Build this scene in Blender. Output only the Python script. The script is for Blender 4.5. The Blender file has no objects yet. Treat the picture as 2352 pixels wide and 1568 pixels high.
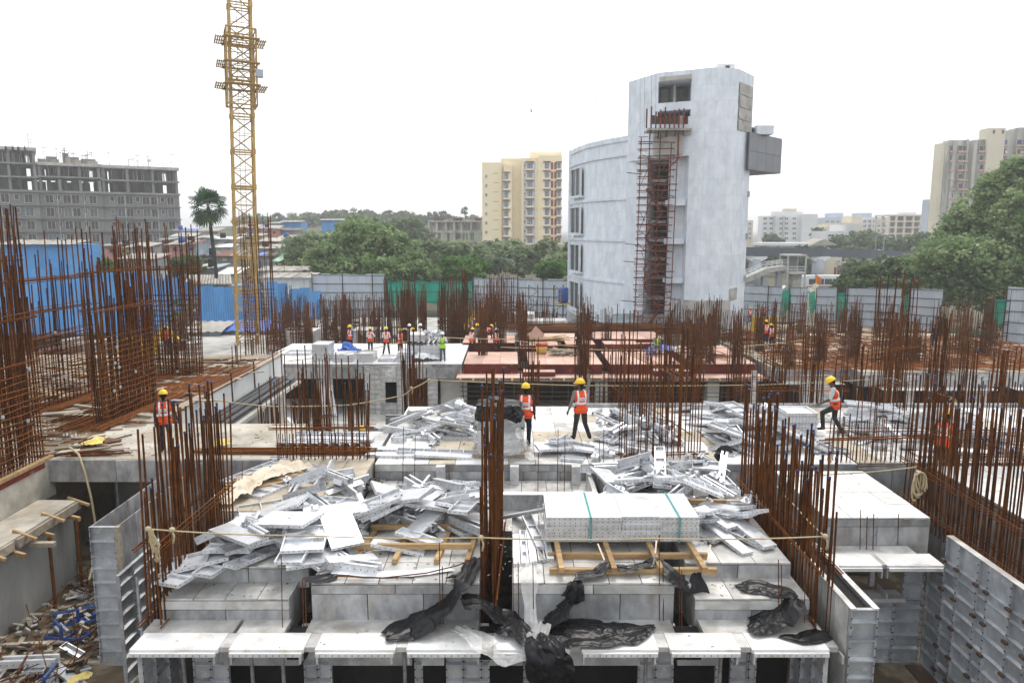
import bpy, bmesh, math, random
import numpy as np
from mathutils import Vector, Matrix, Euler
R = math.radians
random.seed(7)
sc = bpy.context.scene
col = sc.collection

# ---------------------------------------------------------------- camera
HC = 5.9                       # metres above the foreground deck (deck level is z = 0)
PITCH = R(8.54)
FPX = 1711.0                   # focal length for a picture 2352 wide
cam_d = bpy.data.cameras.new('camera'); cam = bpy.data.objects.new('camera', cam_d); col.objects.link(cam)
cam.location = (0, 0, HC); cam.rotation_euler = (R(90) - PITCH, 0, 0)
cam_d.sensor_fit = 'HORIZONTAL'; cam_d.sensor_width = 36.0; cam_d.lens = 36.0 * FPX / 2352.0
cam_d.clip_start = 0.1; cam_d.clip_end = 6000
sc.camera = cam

# ---------------------------------------------------------------- sky, sun, exposure
SUN_EL, SUN_AZ = 58.0, 20.0    # azimuth clockwise from +Y
w = bpy.data.worlds.new('World'); sc.world = w; w.use_nodes = True
nt = w.node_tree; nt.nodes.clear()
sky = nt.nodes.new('ShaderNodeTexSky'); sky.sky_type = 'NISHITA'; sky.sun_disc = False
sky.sun_elevation = R(SUN_EL); sky.sun_rotation = R(SUN_AZ); sky.air_density = 1.0; sky.dust_density = 6.0; sky.ozone_density = 1.0
bg1 = nt.nodes.new('ShaderNodeBackground'); bg1.inputs['Strength'].default_value = 0.05
nt.links.new(sky.outputs[0], bg1.inputs['Color'])
bg2 = nt.nodes.new('ShaderNodeBackground'); bg2.inputs['Color'].default_value = (0.965, 0.985, 1.0, 1); bg2.inputs['Strength'].default_value = 1.1
ad = nt.nodes.new('ShaderNodeAddShader'); wo = nt.nodes.new('ShaderNodeOutputWorld')   # even cloud deck over a hazy sky
nt.links.new(bg1.outputs[0], ad.inputs[0]); nt.links.new(bg2.outputs[0], ad.inputs[1]); nt.links.new(ad.outputs[0], wo.inputs['Surface'])
sd = bpy.data.lights.new('sun', 'SUN'); so = bpy.data.objects.new('sun', sd); col.objects.link(so)
sd.energy = 1.5; sd.angle = R(14); sd.color = (1.0, 0.96, 0.9)
so.rotation_euler = (R(90 - SUN_EL), 0, R(180 - SUN_AZ)); so.location = (20, 40, 90)
sc.view_settings.view_transform = 'Standard'; sc.view_settings.look = 'None'; sc.view_settings.gamma = 1.0
sc.view_settings.exposure = 0.25; sc.view_settings.use_curve_mapping = False
sc.cycles.use_denoising = True; sc.cycles.max_bounces = 6; sc.cycles.transparent_max_bounces = 10
sc.cycles.volume_bounces = 0; sc.cycles.diffuse_bounces = 3; sc.cycles.glossy_bounces = 3

# ---------------------------------------------------------------- measuring helpers: a place in the photograph + one known coordinate -> metres
CP, SP = math.cos(PITCH), math.sin(PITCH)
def ray(x, y):
    a, b = x - 1176.0, 784.0 - y
    return Vector((a, FPX * CP + b * SP, -FPX * SP + b * CP))
def P(x, y, z):
    d = ray(x, y); t = (z - HC) / d.z
    return Vector((d.x * t, d.y * t, z))
def Q(x, y, Y):
    d = ray(x, y); t = Y / d.y
    return Vector((d.x * t, Y, HC + d.z * t))
def XZ(x, y, Y):
    q = Q(x, y, Y); return q.x, q.z

# ---------------------------------------------------------------- materials
MATS = {}
def M(name, c1, c2=None, scale=1.5, rough=0.7, metal=0.0, bump=0.0, bscale=None, rnd=0.0, stain=None, trans=0.0, emit=0.0, stretch=None, spec=None, detail=5.0, offset=True):
    m = bpy.data.materials.new(name); m.use_nodes = True; n = m.node_tree.nodes; l = m.node_tree.links
    b = n['Principled BSDF']; b.inputs['Roughness'].default_value = rough; b.inputs['Metallic'].default_value = metal
    b.inputs['Specular IOR Level'].default_value = spec if spec is not None else (0.12 if rough >= 0.6 else 0.4)
    c2 = c2 or tuple(x * 0.8 for x in c1)
    geo = n.new('ShaderNodeNewGeometry'); oi = n.new('ShaderNodeObjectInfo')
    vm = n.new('ShaderNodeVectorMath'); vm.operation = 'ADD'
    l.new(geo.outputs['Position'], vm.inputs[0])
    if offset:
        ml = n.new('ShaderNodeMath'); ml.operation = 'MULTIPLY'; ml.inputs[1].default_value = 37.0
        l.new(oi.outputs['Random'], ml.inputs[0]); l.new(ml.outputs[0], vm.inputs[1])
    vec = vm.outputs[0]
    if stretch:
        v2 = n.new('ShaderNodeVectorMath'); v2.operation = 'MULTIPLY'; v2.inputs[1].default_value = stretch
        l.new(vec, v2.inputs[0]); vec = v2.outputs[0]
    nz = n.new('ShaderNodeTexNoise'); nz.inputs['Scale'].default_value = scale; nz.inputs['Detail'].default_value = detail; nz.inputs['Roughness'].default_value = 0.62
    l.new(vec, nz.inputs['Vector'])
    cr = n.new('ShaderNodeValToRGB'); cr.color_ramp.elements[0].position = 0.36; cr.color_ramp.elements[1].position = 0.64
    cr.color_ramp.elements[0].color = (*c2, 1); cr.color_ramp.elements[1].color = (*c1, 1)
    l.new(nz.outputs['Fac'], cr.inputs['Fac'])
    out = cr.outputs['Color']
    if stain:
        sc_, ss, lo, hi, amt = stain
        n2 = n.new('ShaderNodeTexNoise'); n2.inputs['Scale'].default_value = ss; n2.inputs['Detail'].default_value = 6.0
        l.new(vec, n2.inputs['Vector'])
        r2 = n.new('ShaderNodeMapRange'); r2.inputs['From Min'].default_value = lo; r2.inputs['From Max'].default_value = hi; r2.inputs['To Max'].default_value = amt
        l.new(n2.outputs['Fac'], r2.inputs['Value'])
        mx = n.new('ShaderNodeMixRGB'); mx.inputs['Color2'].default_value = (*sc_, 1)
        l.new(r2.outputs[0], mx.inputs['Fac']); l.new(out, mx.inputs['Color1']); out = mx.outputs[0]
    if rnd:
        mr = n.new('ShaderNodeMapRange'); mr.inputs['To Min'].default_value = 1 - rnd; mr.inputs['To Max'].default_value = 1 + rnd
        l.new(oi.outputs['Random'], mr.inputs['Value'])
        hv = n.new('ShaderNodeHueSaturation'); l.new(mr.outputs[0], hv.inputs['Value']); l.new(out, hv.inputs['Color']); out = hv.outputs[0]
    l.new(out, b.inputs['Base Color'])
    if bump:
        bn = n.new('ShaderNodeTexNoise'); bn.inputs['Scale'].default_value = bscale or scale * 6; bn.inputs['Detail'].default_value = 4
        l.new(vec, bn.inputs['Vector'])
        bp = n.new('ShaderNodeBump'); bp.inputs['Strength'].default_value = bump; bp.inputs['Distance'].default_value = 0.05
        l.new(bn.outputs['Fac'], bp.inputs['Height']); l.new(bp.outputs[0], b.inputs['Normal'])
    if trans:
        tr = n.new('ShaderNodeBsdfTransparent'); ms = n.new('ShaderNodeMixShader'); ms.inputs[0].default_value = trans
        l.new(b.outputs[0], ms.inputs[1]); l.new(tr.outputs[0], ms.inputs[2]); l.new(ms.outputs[0], n['Material Output'].inputs['Surface'])
    MATS[name] = m
    return m

M('alu', (0.76, 0.775, 0.80), (0.58, 0.595, 0.62), 4.0, 0.33, 0.40, rnd=0.20, stain=((0.30, 0.285, 0.26), 4.0, 0.50, 0.70, 0.65))
M('alu_worn', (0.60, 0.60, 0.60), (0.42, 0.42, 0.42), 4.0, 0.45, 0.35, rnd=0.16, stain=((0.28, 0.25, 0.20), 3.0, 0.5, 0.7, 0.6))
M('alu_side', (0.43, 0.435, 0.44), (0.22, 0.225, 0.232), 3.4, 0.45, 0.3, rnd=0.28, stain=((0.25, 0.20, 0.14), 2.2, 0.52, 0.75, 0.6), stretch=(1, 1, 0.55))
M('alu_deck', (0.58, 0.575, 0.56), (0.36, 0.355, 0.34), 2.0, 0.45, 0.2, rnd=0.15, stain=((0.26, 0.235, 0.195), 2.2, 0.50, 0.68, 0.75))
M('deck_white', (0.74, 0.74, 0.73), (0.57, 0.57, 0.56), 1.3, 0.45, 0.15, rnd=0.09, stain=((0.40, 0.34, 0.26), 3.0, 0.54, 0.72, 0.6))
M('deck_cream', (0.50, 0.45, 0.36), (0.33, 0.285, 0.215), 1.5, 0.6, 0.0, rnd=0.06, stain=((0.34, 0.28, 0.20), 1.2, 0.55, 0.72, 0.5))
M('panel_blue', (0.45, 0.47, 0.495), (0.28, 0.295, 0.315), 2.0, 0.45, 0.3, rnd=0.18, stain=((0.66, 0.67, 0.66), 5.0, 0.55, 0.72, 0.6))
M('hole', (0.015, 0.016, 0.018), None, 2, 0.9)
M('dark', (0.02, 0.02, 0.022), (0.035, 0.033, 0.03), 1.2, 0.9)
M('concrete', (0.48, 0.47, 0.44), (0.35, 0.345, 0.325), 0.9, 0.85, bump=0.15, stain=((0.19, 0.175, 0.15), 0.7, 0.52, 0.7, 0.65))
M('concrete_light', (0.50, 0.47, 0.41), (0.29, 0.265, 0.22), 1.1, 0.85, bump=0.1, stain=((0.34, 0.28, 0.20), 0.9, 0.52, 0.68, 0.6))
M('concrete_wall', (0.40, 0.40, 0.385), (0.27, 0.27, 0.26), 0.9, 0.85, bump=0.1, stain=((0.10, 0.095, 0.085), 0.8, 0.55, 0.7, 0.7), stretch=(1, 1, 0.3))
M('white_wall', (0.70, 0.71, 0.70), (0.58, 0.59, 0.58), 0.8, 0.8, stain=((0.28, 0.27, 0.26), 0.9, 0.56, 0.72, 0.55), stretch=(1, 1, 0.35))
M('mud', (0.15, 0.115, 0.075), (0.085, 0.065, 0.045), 0.8, 0.75, bump=0.3, stain=((0.34, 0.28, 0.20), 1.6, 0.5, 0.65, 0.6))
M('raft_mud', (0.36, 0.31, 0.24), (0.20, 0.165, 0.12), 0.5, 0.7, bump=0.25, stain=((0.13, 0.10, 0.07), 0.7, 0.48, 0.62, 0.75))
M('water', (0.22, 0.16, 0.09), (0.17, 0.12, 0.07), 0.5, 0.04, spec=0.6)
M('rust', (0.140, 0.047, 0.010), (0.050, 0.017, 0.005), 4.0, 0.75, rnd=0.45, bump=0.4, bscale=60)
M('rust_far', (0.125, 0.045, 0.012), (0.060, 0.022, 0.007), 0.7, 0.8, rnd=0.25)
M('rust_band', (0.21, 0.070, 0.014), (0.09, 0.030, 0.007), 9.0, 0.75, rnd=0.15)
M('steel_brown', (0.13, 0.085, 0.065), (0.075, 0.05, 0.04), 3, 0.7, 0.2)
M('scaffold_red', (0.19, 0.058, 0.034), (0.10, 0.034, 0.022), 3, 0.7, 0.1, rnd=0.2)
M('prop_grey', (0.33, 0.36, 0.40), (0.20, 0.17, 0.14), 5, 0.5, 0.5)
M('cap_blue', (0.016, 0.04, 0.15), (0.012, 0.028, 0.10), 5, 0.45)
M('pipe_dark', (0.035, 0.037, 0.042), (0.06, 0.06, 0.065), 3, 0.4, 0.2)
M('blue_plastic', (0.03, 0.09, 0.30), (0.02, 0.06, 0.20), 3, 0.4)
M('spacer', (0.36, 0.37, 0.37), (0.28, 0.28, 0.28), 8, 0.9)
M('timber', (0.44, 0.30, 0.155), (0.25, 0.165, 0.085), 7, 0.8, rnd=0.25, stretch=(0.25, 1, 1), bump=0.2)
M('timber_grey', (0.40, 0.35, 0.28), (0.26, 0.22, 0.17), 8, 0.85, rnd=0.2, bump=0.2)
M('ply_red', (0.155, 0.030, 0.020), (0.085, 0.022, 0.018), 1.6, 0.6, rnd=0.2, stain=((0.38, 0.28, 0.24), 2.5, 0.60, 0.75, 0.5))
M('ply_pink', (0.62, 0.42, 0.34), (0.47, 0.30, 0.24), 1.1, 0.65, rnd=0.14, stain=((0.38, 0.27, 0.20), 1.2, 0.55, 0.74, 0.5))
M('black_plastic', (0.006, 0.006, 0.007), (0.011, 0.011, 0.013), 3, 0.36, spec=0.22, bump=0.2, bscale=5, stain=((0.07, 0.065, 0.06), 3, 0.62, 0.78, 0.3))
M('clear_film', (0.80, 0.81, 0.80), (0.62, 0.60, 0.56), 5, 0.22, bump=0.6, bscale=9, trans=0.62)
M('thin_film', (0.80, 0.81, 0.80), (0.62, 0.60, 0.56), 5, 0.22, bump=0.6, bscale=9, trans=0.86)
M('cloth_cream', (0.70, 0.62, 0.50), (0.56, 0.48, 0.37), 3, 0.9, bump=0.5, bscale=12)
M('yellow_bag', (0.72, 0.58, 0.20), (0.62, 0.48, 0.14), 3, 0.6)
M('rope', (0.50, 0.42, 0.27), (0.38, 0.31, 0.19), 30, 0.9)
M('strap_green', (0.02, 0.26, 0.24), None, 4, 0.5)
M('strap_steel', (0.34, 0.30, 0.26), (0.24, 0.18, 0.13), 6, 0.5, 0.5)
M('tarp_blue', (0.06, 0.16, 0.55), (0.04, 0.11, 0.40), 3, 0.5, bump=0.4, bscale=6)
M('tarp_white', (0.74, 0.75, 0.77), (0.62, 0.63, 0.65), 3, 0.6, bump=0.4, bscale=6)
M('fence_blue', (0.095, 0.30, 0.60), (0.07, 0.245, 0.52), 0.6, 0.5, rnd=0.10, stain=((0.20, 0.33, 0.52), 1.3, 0.58, 0.72, 0.5), stretch=(1, 1, 0.3))
M('fence_grey', (0.48, 0.53, 0.59), (0.41, 0.455, 0.51), 0.5, 0.5, 0.1, rnd=0.06, stain=((0.27, 0.29, 0.33), 1.1, 0.58, 0.72, 0.5), stretch=(1, 1, 0.3))
M('fence_frame', (0.055, 0.038, 0.032), (0.035, 0.026, 0.022), 3, 0.7)
M('green_net', (0.012, 0.34, 0.24), (0.008, 0.26, 0.185), 1.0, 0.8, bump=0.5, bscale=2.5, trans=0.10)
M('crane_yellow', (0.47, 0.30, 0.075), (0.33, 0.205, 0.055), 1.2, 0.5, rnd=0.1, stain=((0.19, 0.11, 0.05), 2.0, 0.55, 0.7, 0.6))
M('tower_paint', (0.69, 0.745, 0.81), (0.57, 0.63, 0.70), 0.45, 0.7, stain=((0.83, 0.86, 0.89), 1.2, 0.53, 0.66, 0.65), stretch=(1, 1, 0.8), bump=0.08)
M('tower_raw', (0.48, 0.47, 0.44), (0.32, 0.31, 0.29), 0.7, 0.85, stain=((0.18, 0.17, 0.15), 1.0, 0.54, 0.68, 0.6))
M('clad_grey', (0.155, 0.165, 0.185), (0.14, 0.15, 0.165), 0.4, 0.4, rnd=0.06)
M('glass_dark', (0.035, 0.055, 0.065), (0.06, 0.08, 0.09), 0.5, 0.3, spec=0.15)
M('glass_grey', (0.11, 0.135, 0.16), (0.06, 0.075, 0.09), 0.25, 0.15, spec=0.4, rnd=0.3)
M('frame_white', (0.72, 0.73, 0.74), None, 2, 0.5)
M('yellow_paint', (0.86, 0.74, 0.50), (0.80, 0.68, 0.45), 0.1, 0.85, stain=((0.50, 0.40, 0.25), 0.12, 0.55, 0.75, 0.4), stretch=(1, 1, 0.3))
M('trim_red', (0.24, 0.05, 0.035), None, 1, 0.8)
M('grey_panel', (0.50, 0.53, 0.56), None, 1, 0.7)
M('block_grey', (0.27, 0.27, 0.262), (0.16, 0.16, 0.155), 0.25, 0.9, rnd=0.08, stain=((0.16, 0.15, 0.135), 0.35, 0.52, 0.7, 0.6), stretch=(1, 1, 0.5))
M('weathered', (0.50, 0.485, 0.44), (0.28, 0.275, 0.26), 0.14, 0.9, stain=((0.085, 0.085, 0.085), 0.22, 0.52, 0.68, 0.75), stretch=(1.6, 1.6, 0.35))
M('inner_shade', (0.045, 0.045, 0.048), (0.08, 0.075, 0.07), 0.6, 0.9)  # near-black: shade of rooms behind windows, open floors and recesses, put into colour
M('peach', (0.55, 0.33, 0.23), (0.46, 0.27, 0.18), 0.3, 0.85)
M('far_white', (0.68, 0.69, 0.69), (0.58, 0.59, 0.60), 0.1, 0.85, rnd=0.06)
M('far_cream', (0.66, 0.60, 0.46), (0.58, 0.52, 0.40), 0.1, 0.85)
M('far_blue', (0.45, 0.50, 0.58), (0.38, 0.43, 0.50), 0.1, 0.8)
M('road', (0.06, 0.06, 0.062), (0.045, 0.045, 0.047), 0.3, 0.9)
M('beam_grey', (0.10, 0.115, 0.14), (0.085, 0.10, 0.12), 0.15, 0.8)
M('pier_grey', (0.36, 0.39, 0.43), (0.30, 0.33, 0.36), 0.3, 0.85)
M('earth', (0.11, 0.10, 0.07), (0.06, 0.06, 0.04), 0.06, 0.95, bump=0.3, bscale=0.8)
M('hill_green', (0.055, 0.085, 0.035), (0.035, 0.06, 0.025), 0.08, 0.95, bump=0.6, bscale=0.3)
M('bark', (0.20, 0.165, 0.13), (0.11, 0.09, 0.07), 3, 0.95, bump=0.5, bscale=9)
M('bark_dark', (0.055, 0.048, 0.042), (0.03, 0.027, 0.024), 2, 0.95)
M('vest_orange', (0.78, 0.10, 0.03), (0.60, 0.07, 0.022), 6, 0.7, rnd=0.12, bump=0.3, bscale=14)
M('vest_lime', (0.42, 0.78, 0.06), (0.36, 0.66, 0.05), 6, 0.7, bump=0.3, bscale=14)
M('reflective', (0.75, 0.76, 0.76), (0.62, 0.63, 0.63), 8, 0.4)
M('helmet_yellow', (0.82, 0.53, 0.02), (0.76, 0.47, 0.018), 4, 0.3, rnd=0.08)
M('helmet_white', (0.80, 0.82, 0.84), None, 4, 0.3)
M('skin', (0.105, 0.052, 0.030), (0.085, 0.040, 0.023), 8, 0.55)
M('hair', (0.008, 0.007, 0.006), None, 8, 0.6)
M('ink', (0.03, 0.04, 0.07), None, 8, 0.6)
M('trouser_navy', (0.022, 0.026, 0.042), (0.015, 0.018, 0.030), 8, 0.9, bump=0.4, bscale=15)
M('trouser_grey', (0.115, 0.125, 0.15), (0.085, 0.09, 0.11), 8, 0.9, bump=0.4, bscale=15)
M('trouser_charcoal', (0.045, 0.042, 0.042), (0.03, 0.028, 0.028), 8, 0.9, bump=0.4, bscale=15)
M('shirt_maroon', (0.075, 0.035, 0.038), None, 8, 0.9, bump=0.3, bscale=15)
M('shirt_olive', (0.20, 0.195, 0.165), (0.155, 0.15, 0.125), 8, 0.9, bump=0.3, bscale=15)
M('shirt_mint', (0.42, 0.56, 0.54), None, 8, 0.9, bump=0.3, bscale=15)
M('shirt_blue', (0.03, 0.11, 0.20), None, 8, 0.9)
M('shirt_white', (0.70, 0.70, 0.69), None, 8, 0.9)
M('shirt_dark', (0.022, 0.022, 0.026), None, 8, 0.9)
M('shoe', (0.018, 0.016, 0.015), None, 8, 0.6)
M('car_white', (0.75, 0.76, 0.77), None, 1, 0.25)
M('tyre', (0.015, 0.015, 0.015), None, 1, 0.9)
M('orange_flag', (0.80, 0.20, 0.03), None, 2, 0.8)
M('pale_green_cloth', (0.50, 0.70, 0.52), (0.42, 0.62, 0.45), 2, 0.8)
M('machine_yellow', (0.66, 0.42, 0.02), (0.55, 0.34, 0.02), 2, 0.5)
M('red_paint', (0.45, 0.04, 0.02), None, 2, 0.5)
M('asbestos', (0.42, 0.40, 0.36), (0.30, 0.28, 0.25), 0.5, 0.9, rnd=0.12, stain=((0.16, 0.14, 0.12), 0.6, 0.55, 0.7, 0.5))
M('tin_roof', (0.34, 0.42, 0.46), (0.22, 0.27, 0.29), 0.8, 0.6, 0.2, stain=((0.30, 0.20, 0.13), 0.9, 0.55, 0.7, 0.5))
for i, c in enumerate([(0.56, 0.27, 0.24), (0.50, 0.58, 0.62), (0.60, 0.52, 0.32), (0.42, 0.40, 0.36), (0.34, 0.33, 0.32), (0.55, 0.56, 0.56), (0.24, 0.12, 0.09), (0.36, 0.44, 0.52)]):
    M('hut%d' % i, c, tuple(v * 0.6 for v in c), 0.35, 0.9, rnd=0.1, stain=((0.14, 0.13, 0.12), 0.5, 0.52, 0.68, 0.6))

def tower_paint():
    m = M('tower_paint', (0.71, 0.755, 0.805), (0.59, 0.635, 0.685), 1.4, 0.7, stain=((0.74, 0.775, 0.81), 2.6, 0.52, 0.68, 0.6), stretch=(1, 1, 0.55), bump=0.08, offset=False)
    n = m.node_tree.nodes; l = m.node_tree.links; b = n['Principled BSDF']; src = b.inputs['Base Color'].links[0].from_socket
    g = n.new('ShaderNodeNewGeometry'); sx = n.new('ShaderNodeSeparateXYZ'); l.new(g.outputs['Position'], sx.inputs[0]); sm = n.new('ShaderNodeMath'); sm.operation = 'SUBTRACT'; l.new(sx.outputs['X'], sm.inputs[0]); l.new(sx.outputs['Y'], sm.inputs[1])
    cb_ = n.new('ShaderNodeCombineXYZ'); l.new(sm.outputs[0], cb_.inputs['X']); l.new(sx.outputs['Z'], cb_.inputs['Y'])
    br = n.new('ShaderNodeTexBrick'); br.inputs['Scale'].default_value = 1.0; br.inputs['Brick Width'].default_value = 0.95; br.inputs['Row Height'].default_value = 1.25; br.inputs['Mortar Size'].default_value = 0.02; br.inputs['Mortar Smooth'].default_value = 0.6
    br.inputs['Color1'].default_value = (1.05, 1.05, 1.05, 1); br.inputs['Color2'].default_value = (0.90, 0.905, 0.92, 1); br.inputs['Mortar'].default_value = (0.83, 0.83, 0.835, 1); l.new(cb_.outputs[0], br.inputs['Vector'])
    mx = n.new('ShaderNodeMixRGB'); mx.blend_type = 'MULTIPLY'; mx.inputs['Fac'].default_value = 0.75; l.new(src, mx.inputs['Color1']); l.new(br.outputs['Color'], mx.inputs['Color2']); l.new(mx.outputs[0], b.inputs['Base Color'])
tower_paint()
def leaf_mat(name, c1, c2, c3):
    m = bpy.data.materials.new(name); m.use_nodes = True; n = m.node_tree.nodes; l = m.node_tree.links
    b = n['Principled BSDF']; b.inputs['Roughness'].default_value = 0.45; b.inputs['Specular IOR Level'].default_value = 0.28
    at = n.new('ShaderNodeAttribute'); at.attribute_name = 'tint'
    cr = n.new('ShaderNodeValToRGB'); e = cr.color_ramp.elements; e[0].color = (*c1, 1); e[1].color = (*c3, 1); k = e.new(0.55); k.color = (*c2, 1)
    l.new(at.outputs['Fac'], cr.inputs['Fac']); l.new(cr.outputs[0], b.inputs['Base Color'])
    tl = n.new('ShaderNodeBsdfTranslucent'); l.new(cr.outputs[0], tl.inputs['Color'])
    mx = n.new('ShaderNodeMixShader'); mx.inputs[0].default_value = 0.48
    l.new(b.outputs[0], mx.inputs[1]); l.new(tl.outputs[0], mx.inputs[2]); l.new(mx.outputs[0], n['Material Output'].inputs['Surface'])
    MATS[name] = m
leaf_mat('leaf_mid', (0.085, 0.15, 0.05), (0.20, 0.29, 0.12), (0.36, 0.44, 0.22))
leaf_mat('leaf_dark', (0.035, 0.07, 0.025), (0.085, 0.145, 0.052), (0.21, 0.27, 0.11))
leaf_mat('leaf_bright', (0.045, 0.115, 0.022), (0.085, 0.19, 0.04), (0.16, 0.28, 0.075))
leaf_mat('leaf_olive', (0.12, 0.17, 0.075), (0.21, 0.275, 0.135), (0.33, 0.38, 0.21))
leaf_mat('leaf_palm', (0.020, 0.060, 0.026), (0.040, 0.095, 0.040), (0.085, 0.14, 0.06))

# ---------------------------------------------------------------- mesh helpers
class MB:
    """collects shapes; build() links them as ONE mesh object"""
    def __init__(s): s.v = []; s.f = []; s.m = []
    def add(s, vs, fs, mi=0):
        o = len(s.v); s.v += [tuple(v) for v in vs]
        for f in fs: s.f.append(tuple(i + o for i in f)); s.m.append(mi)
    def box(s, x0, x1, y0, y1, z0, z1, mi=0):
        s.add([(x0,y0,z0),(x1,y0,z0),(x1,y1,z0),(x0,y1,z0),(x0,y0,z1),(x1,y0,z1),(x1,y1,z1),(x0,y1,z1)],
              [(0,3,2,1),(4,5,6,7),(0,1,5,4),(1,2,6,5),(2,3,7,6),(3,0,4,7)], mi)
        return s
    def bar(s, a, b, wd, ht, up=(0,0,1), mi=0):
        a = Vector(a); b = Vector(b); d = (b - a).normalized(); u = Vector(up)
        if abs(d.dot(u)) > 0.98: u = Vector((1,0,0))
        r = d.cross(u).normalized() * wd / 2; u = r.cross(d).normalized() * ht / 2
        s.add([a-r-u, a+r-u, a+r+u, a-r+u, b-r-u, b+r-u, b+r+u, b-r+u], [(0,1,2,3),(7,6,5,4),(0,4,5,1),(1,5,6,2),(2,6,7,3),(3,7,4,0)], mi)
        return s
    def tube(s, a, b, r0, r1=None, n=6, mi=0, cap=True):
        return s.path([a, b], [r0, r0 if r1 is None else r1], n, mi, cap)
    def path(s, pts, rs, n=6, mi=0, cap=True):
        pts = [Vector(p) for p in pts]
        if not hasattr(rs, '__len__'): rs = [rs] * len(pts)
        vs = []; fs = []
        for i, p in enumerate(pts):
            d = (pts[min(i+1, len(pts)-1)] - pts[max(i-1, 0)]).normalized()
            u = Vector((0,0,1)) if abs(d.z) < 0.9 else Vector((1,0,0))
            a = d.cross(u).normalized(); b = a.cross(d).normalized()
            for k in range(n):
                t = 2*math.pi*k/n
                vs.append(p + (a*math.cos(t) + b*math.sin(t)) * rs[i])
        for i in range(len(pts)-1):
            for k in range(n):
                k2 = (k+1) % n
                fs.append((i*n+k, i*n+k2, (i+1)*n+k2, (i+1)*n+k))
        if cap: fs.append(tuple(range(n-1,-1,-1))); fs.append(tuple(range((len(pts)-1)*n, len(pts)*n)))
        s.add(vs, fs, mi); return s
    def prism(s, poly, z0, z1, mi=0, mtop=None):
        n = len(poly)
        ar = sum(poly[i][0]*poly[(i+1)%n][1] - poly[(i+1)%n][0]*poly[i][1] for i in range(n))
        if ar < 0: poly = poly[::-1]
        s.add([(p[0],p[1],z0) for p in poly] + [(p[0],p[1],z1) for p in poly],
              [(i, (i+1)%n, n+(i+1)%n, n+i) for i in range(n)] + [tuple(range(n-1,-1,-1))], mi)
        o = len(s.v) - n; s.f.append(tuple(range(o, o+n))); s.m.append(mi if mtop is None else mtop)
        return s
    def grid(s, pts, nu, nv, mi=0):
        """pts: nv rows of nu points"""
        s.add(pts, [(j*nu+i, j*nu+i+1, (j+1)*nu+i+1, (j+1)*nu+i) for j in range(nv-1) for i in range(nu-1)], mi); return s
    def ellipsoid(s, c, r, nu=10, nv=6, mi=0):
        vs = [(c[0], c[1], c[2]-r[2])]
        for j in range(1, nv):
            a = -math.pi/2 + math.pi*j/nv
            for i in range(nu):
                t = 2*math.pi*i/nu; vs.append((c[0]+r[0]*math.cos(a)*math.cos(t), c[1]+r[1]*math.cos(a)*math.sin(t), c[2]+r[2]*math.sin(a)))
        vs.append((c[0], c[1], c[2]+r[2])); L = len(vs)-1
        fs = [(0, 1+(i+1)%nu, 1+i) for i in range(nu)]
        for j in range(nv-2):
            for i in range(nu):
                a = 1+j*nu+i; b = 1+j*nu+(i+1)%nu; fs.append((a, b, b+nu, a+nu))
        o = 1+(nv-2)*nu
        fs += [(o+i, o+(i+1)%nu, L) for i in range(nu)]
        s.add(vs, fs, mi); return s
    def mesh(s, name, mats, smooth=False, off=None):
        me = bpy.data.meshes.new(name)
        v = s.v
        if off is not None: v = [(a[0]-off[0], a[1]-off[1], a[2]-off[2]) for a in v]
        me.from_pydata(v, [], s.f)
        if isinstance(mats, str): mats = [mats]
        for m in mats: me.materials.append(MATS[m])
        if len(mats) > 1: me.polygons.foreach_set('material_index', s.m)
        if smooth: me.polygons.foreach_set('use_smooth', [True]*len(s.f))
        me.update(); return me
    def build(s, name, mats, parent=None, smooth=False, world=True):
        """shapes given in world metres; a parent empty has no rotation when world is True"""
        off = parent.location if (parent is not None and world) else None
        return link(name, s.mesh(name, mats, smooth, off), parent)

def link(name, data, parent=None, loc=None, rot=None, scale=None):
    o = bpy.data.objects.new(name, data); col.objects.link(o)
    if parent is not None: o.parent = parent
    if loc is not None: o.location = loc
    if rot is not None: o.rotation_euler = rot
    if scale is not None: o.scale = scale
    return o
def tag(o, label=None, cat=None, group=None, kind=None):
    if label: o['label'] = label
    if cat: o['category'] = cat
    if group: o['group'] = group
    if kind: o['kind'] = kind
    return o
def thing(name, loc, label, cat, group=None, rotz=0.0):
    o = link(name, None, None, loc, (0, 0, rotz)); o.empty_display_size = 0.2
    return tag(o, label, cat, group)
def struct(name, mb, mats, smooth=False):
    return tag(mb.build(name, mats, None, smooth), kind='structure')
_unit = {}
def unit_box(mat):
    if ('b', mat) not in _unit: _unit[('b', mat)] = MB().box(-.5,.5,-.5,.5,-.5,.5).mesh('box_piece', mat)
    return _unit[('b', mat)]
def unit_rod(mat, n=6):
    if ('r', mat, n) not in _unit: _unit[('r', mat, n)] = MB().tube((0,0,0), (0,0,1), 0.5, n=n).mesh('rod_piece', mat, True)
    return _unit[('r', mat, n)]
def piece(name, mat, parent, x0, x1, y0, y1, z0, z1):
    """a box-shaped part that shares its mesh with the others of its material"""
    L = parent.location
    return link(name, unit_box(mat), parent, ((x0+x1)/2-L[0], (y0+y1)/2-L[1], (z0+z1)/2-L[2]), None, (abs(x1-x0), abs(y1-y0), abs(z1-z0)))
def rod(name, mat, parent, a, b, d, n=6):
    a = Vector(a) - Vector(parent.location); b = Vector(b) - Vector(parent.location); v = b - a
    o = link(name, unit_rod(mat, n), parent, a, None, (d, d, v.length))
    o.rotation_euler = v.to_track_quat('Z', 'Y').to_euler(); return o
def uni(a, b): return random.uniform(a, b)
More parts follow.
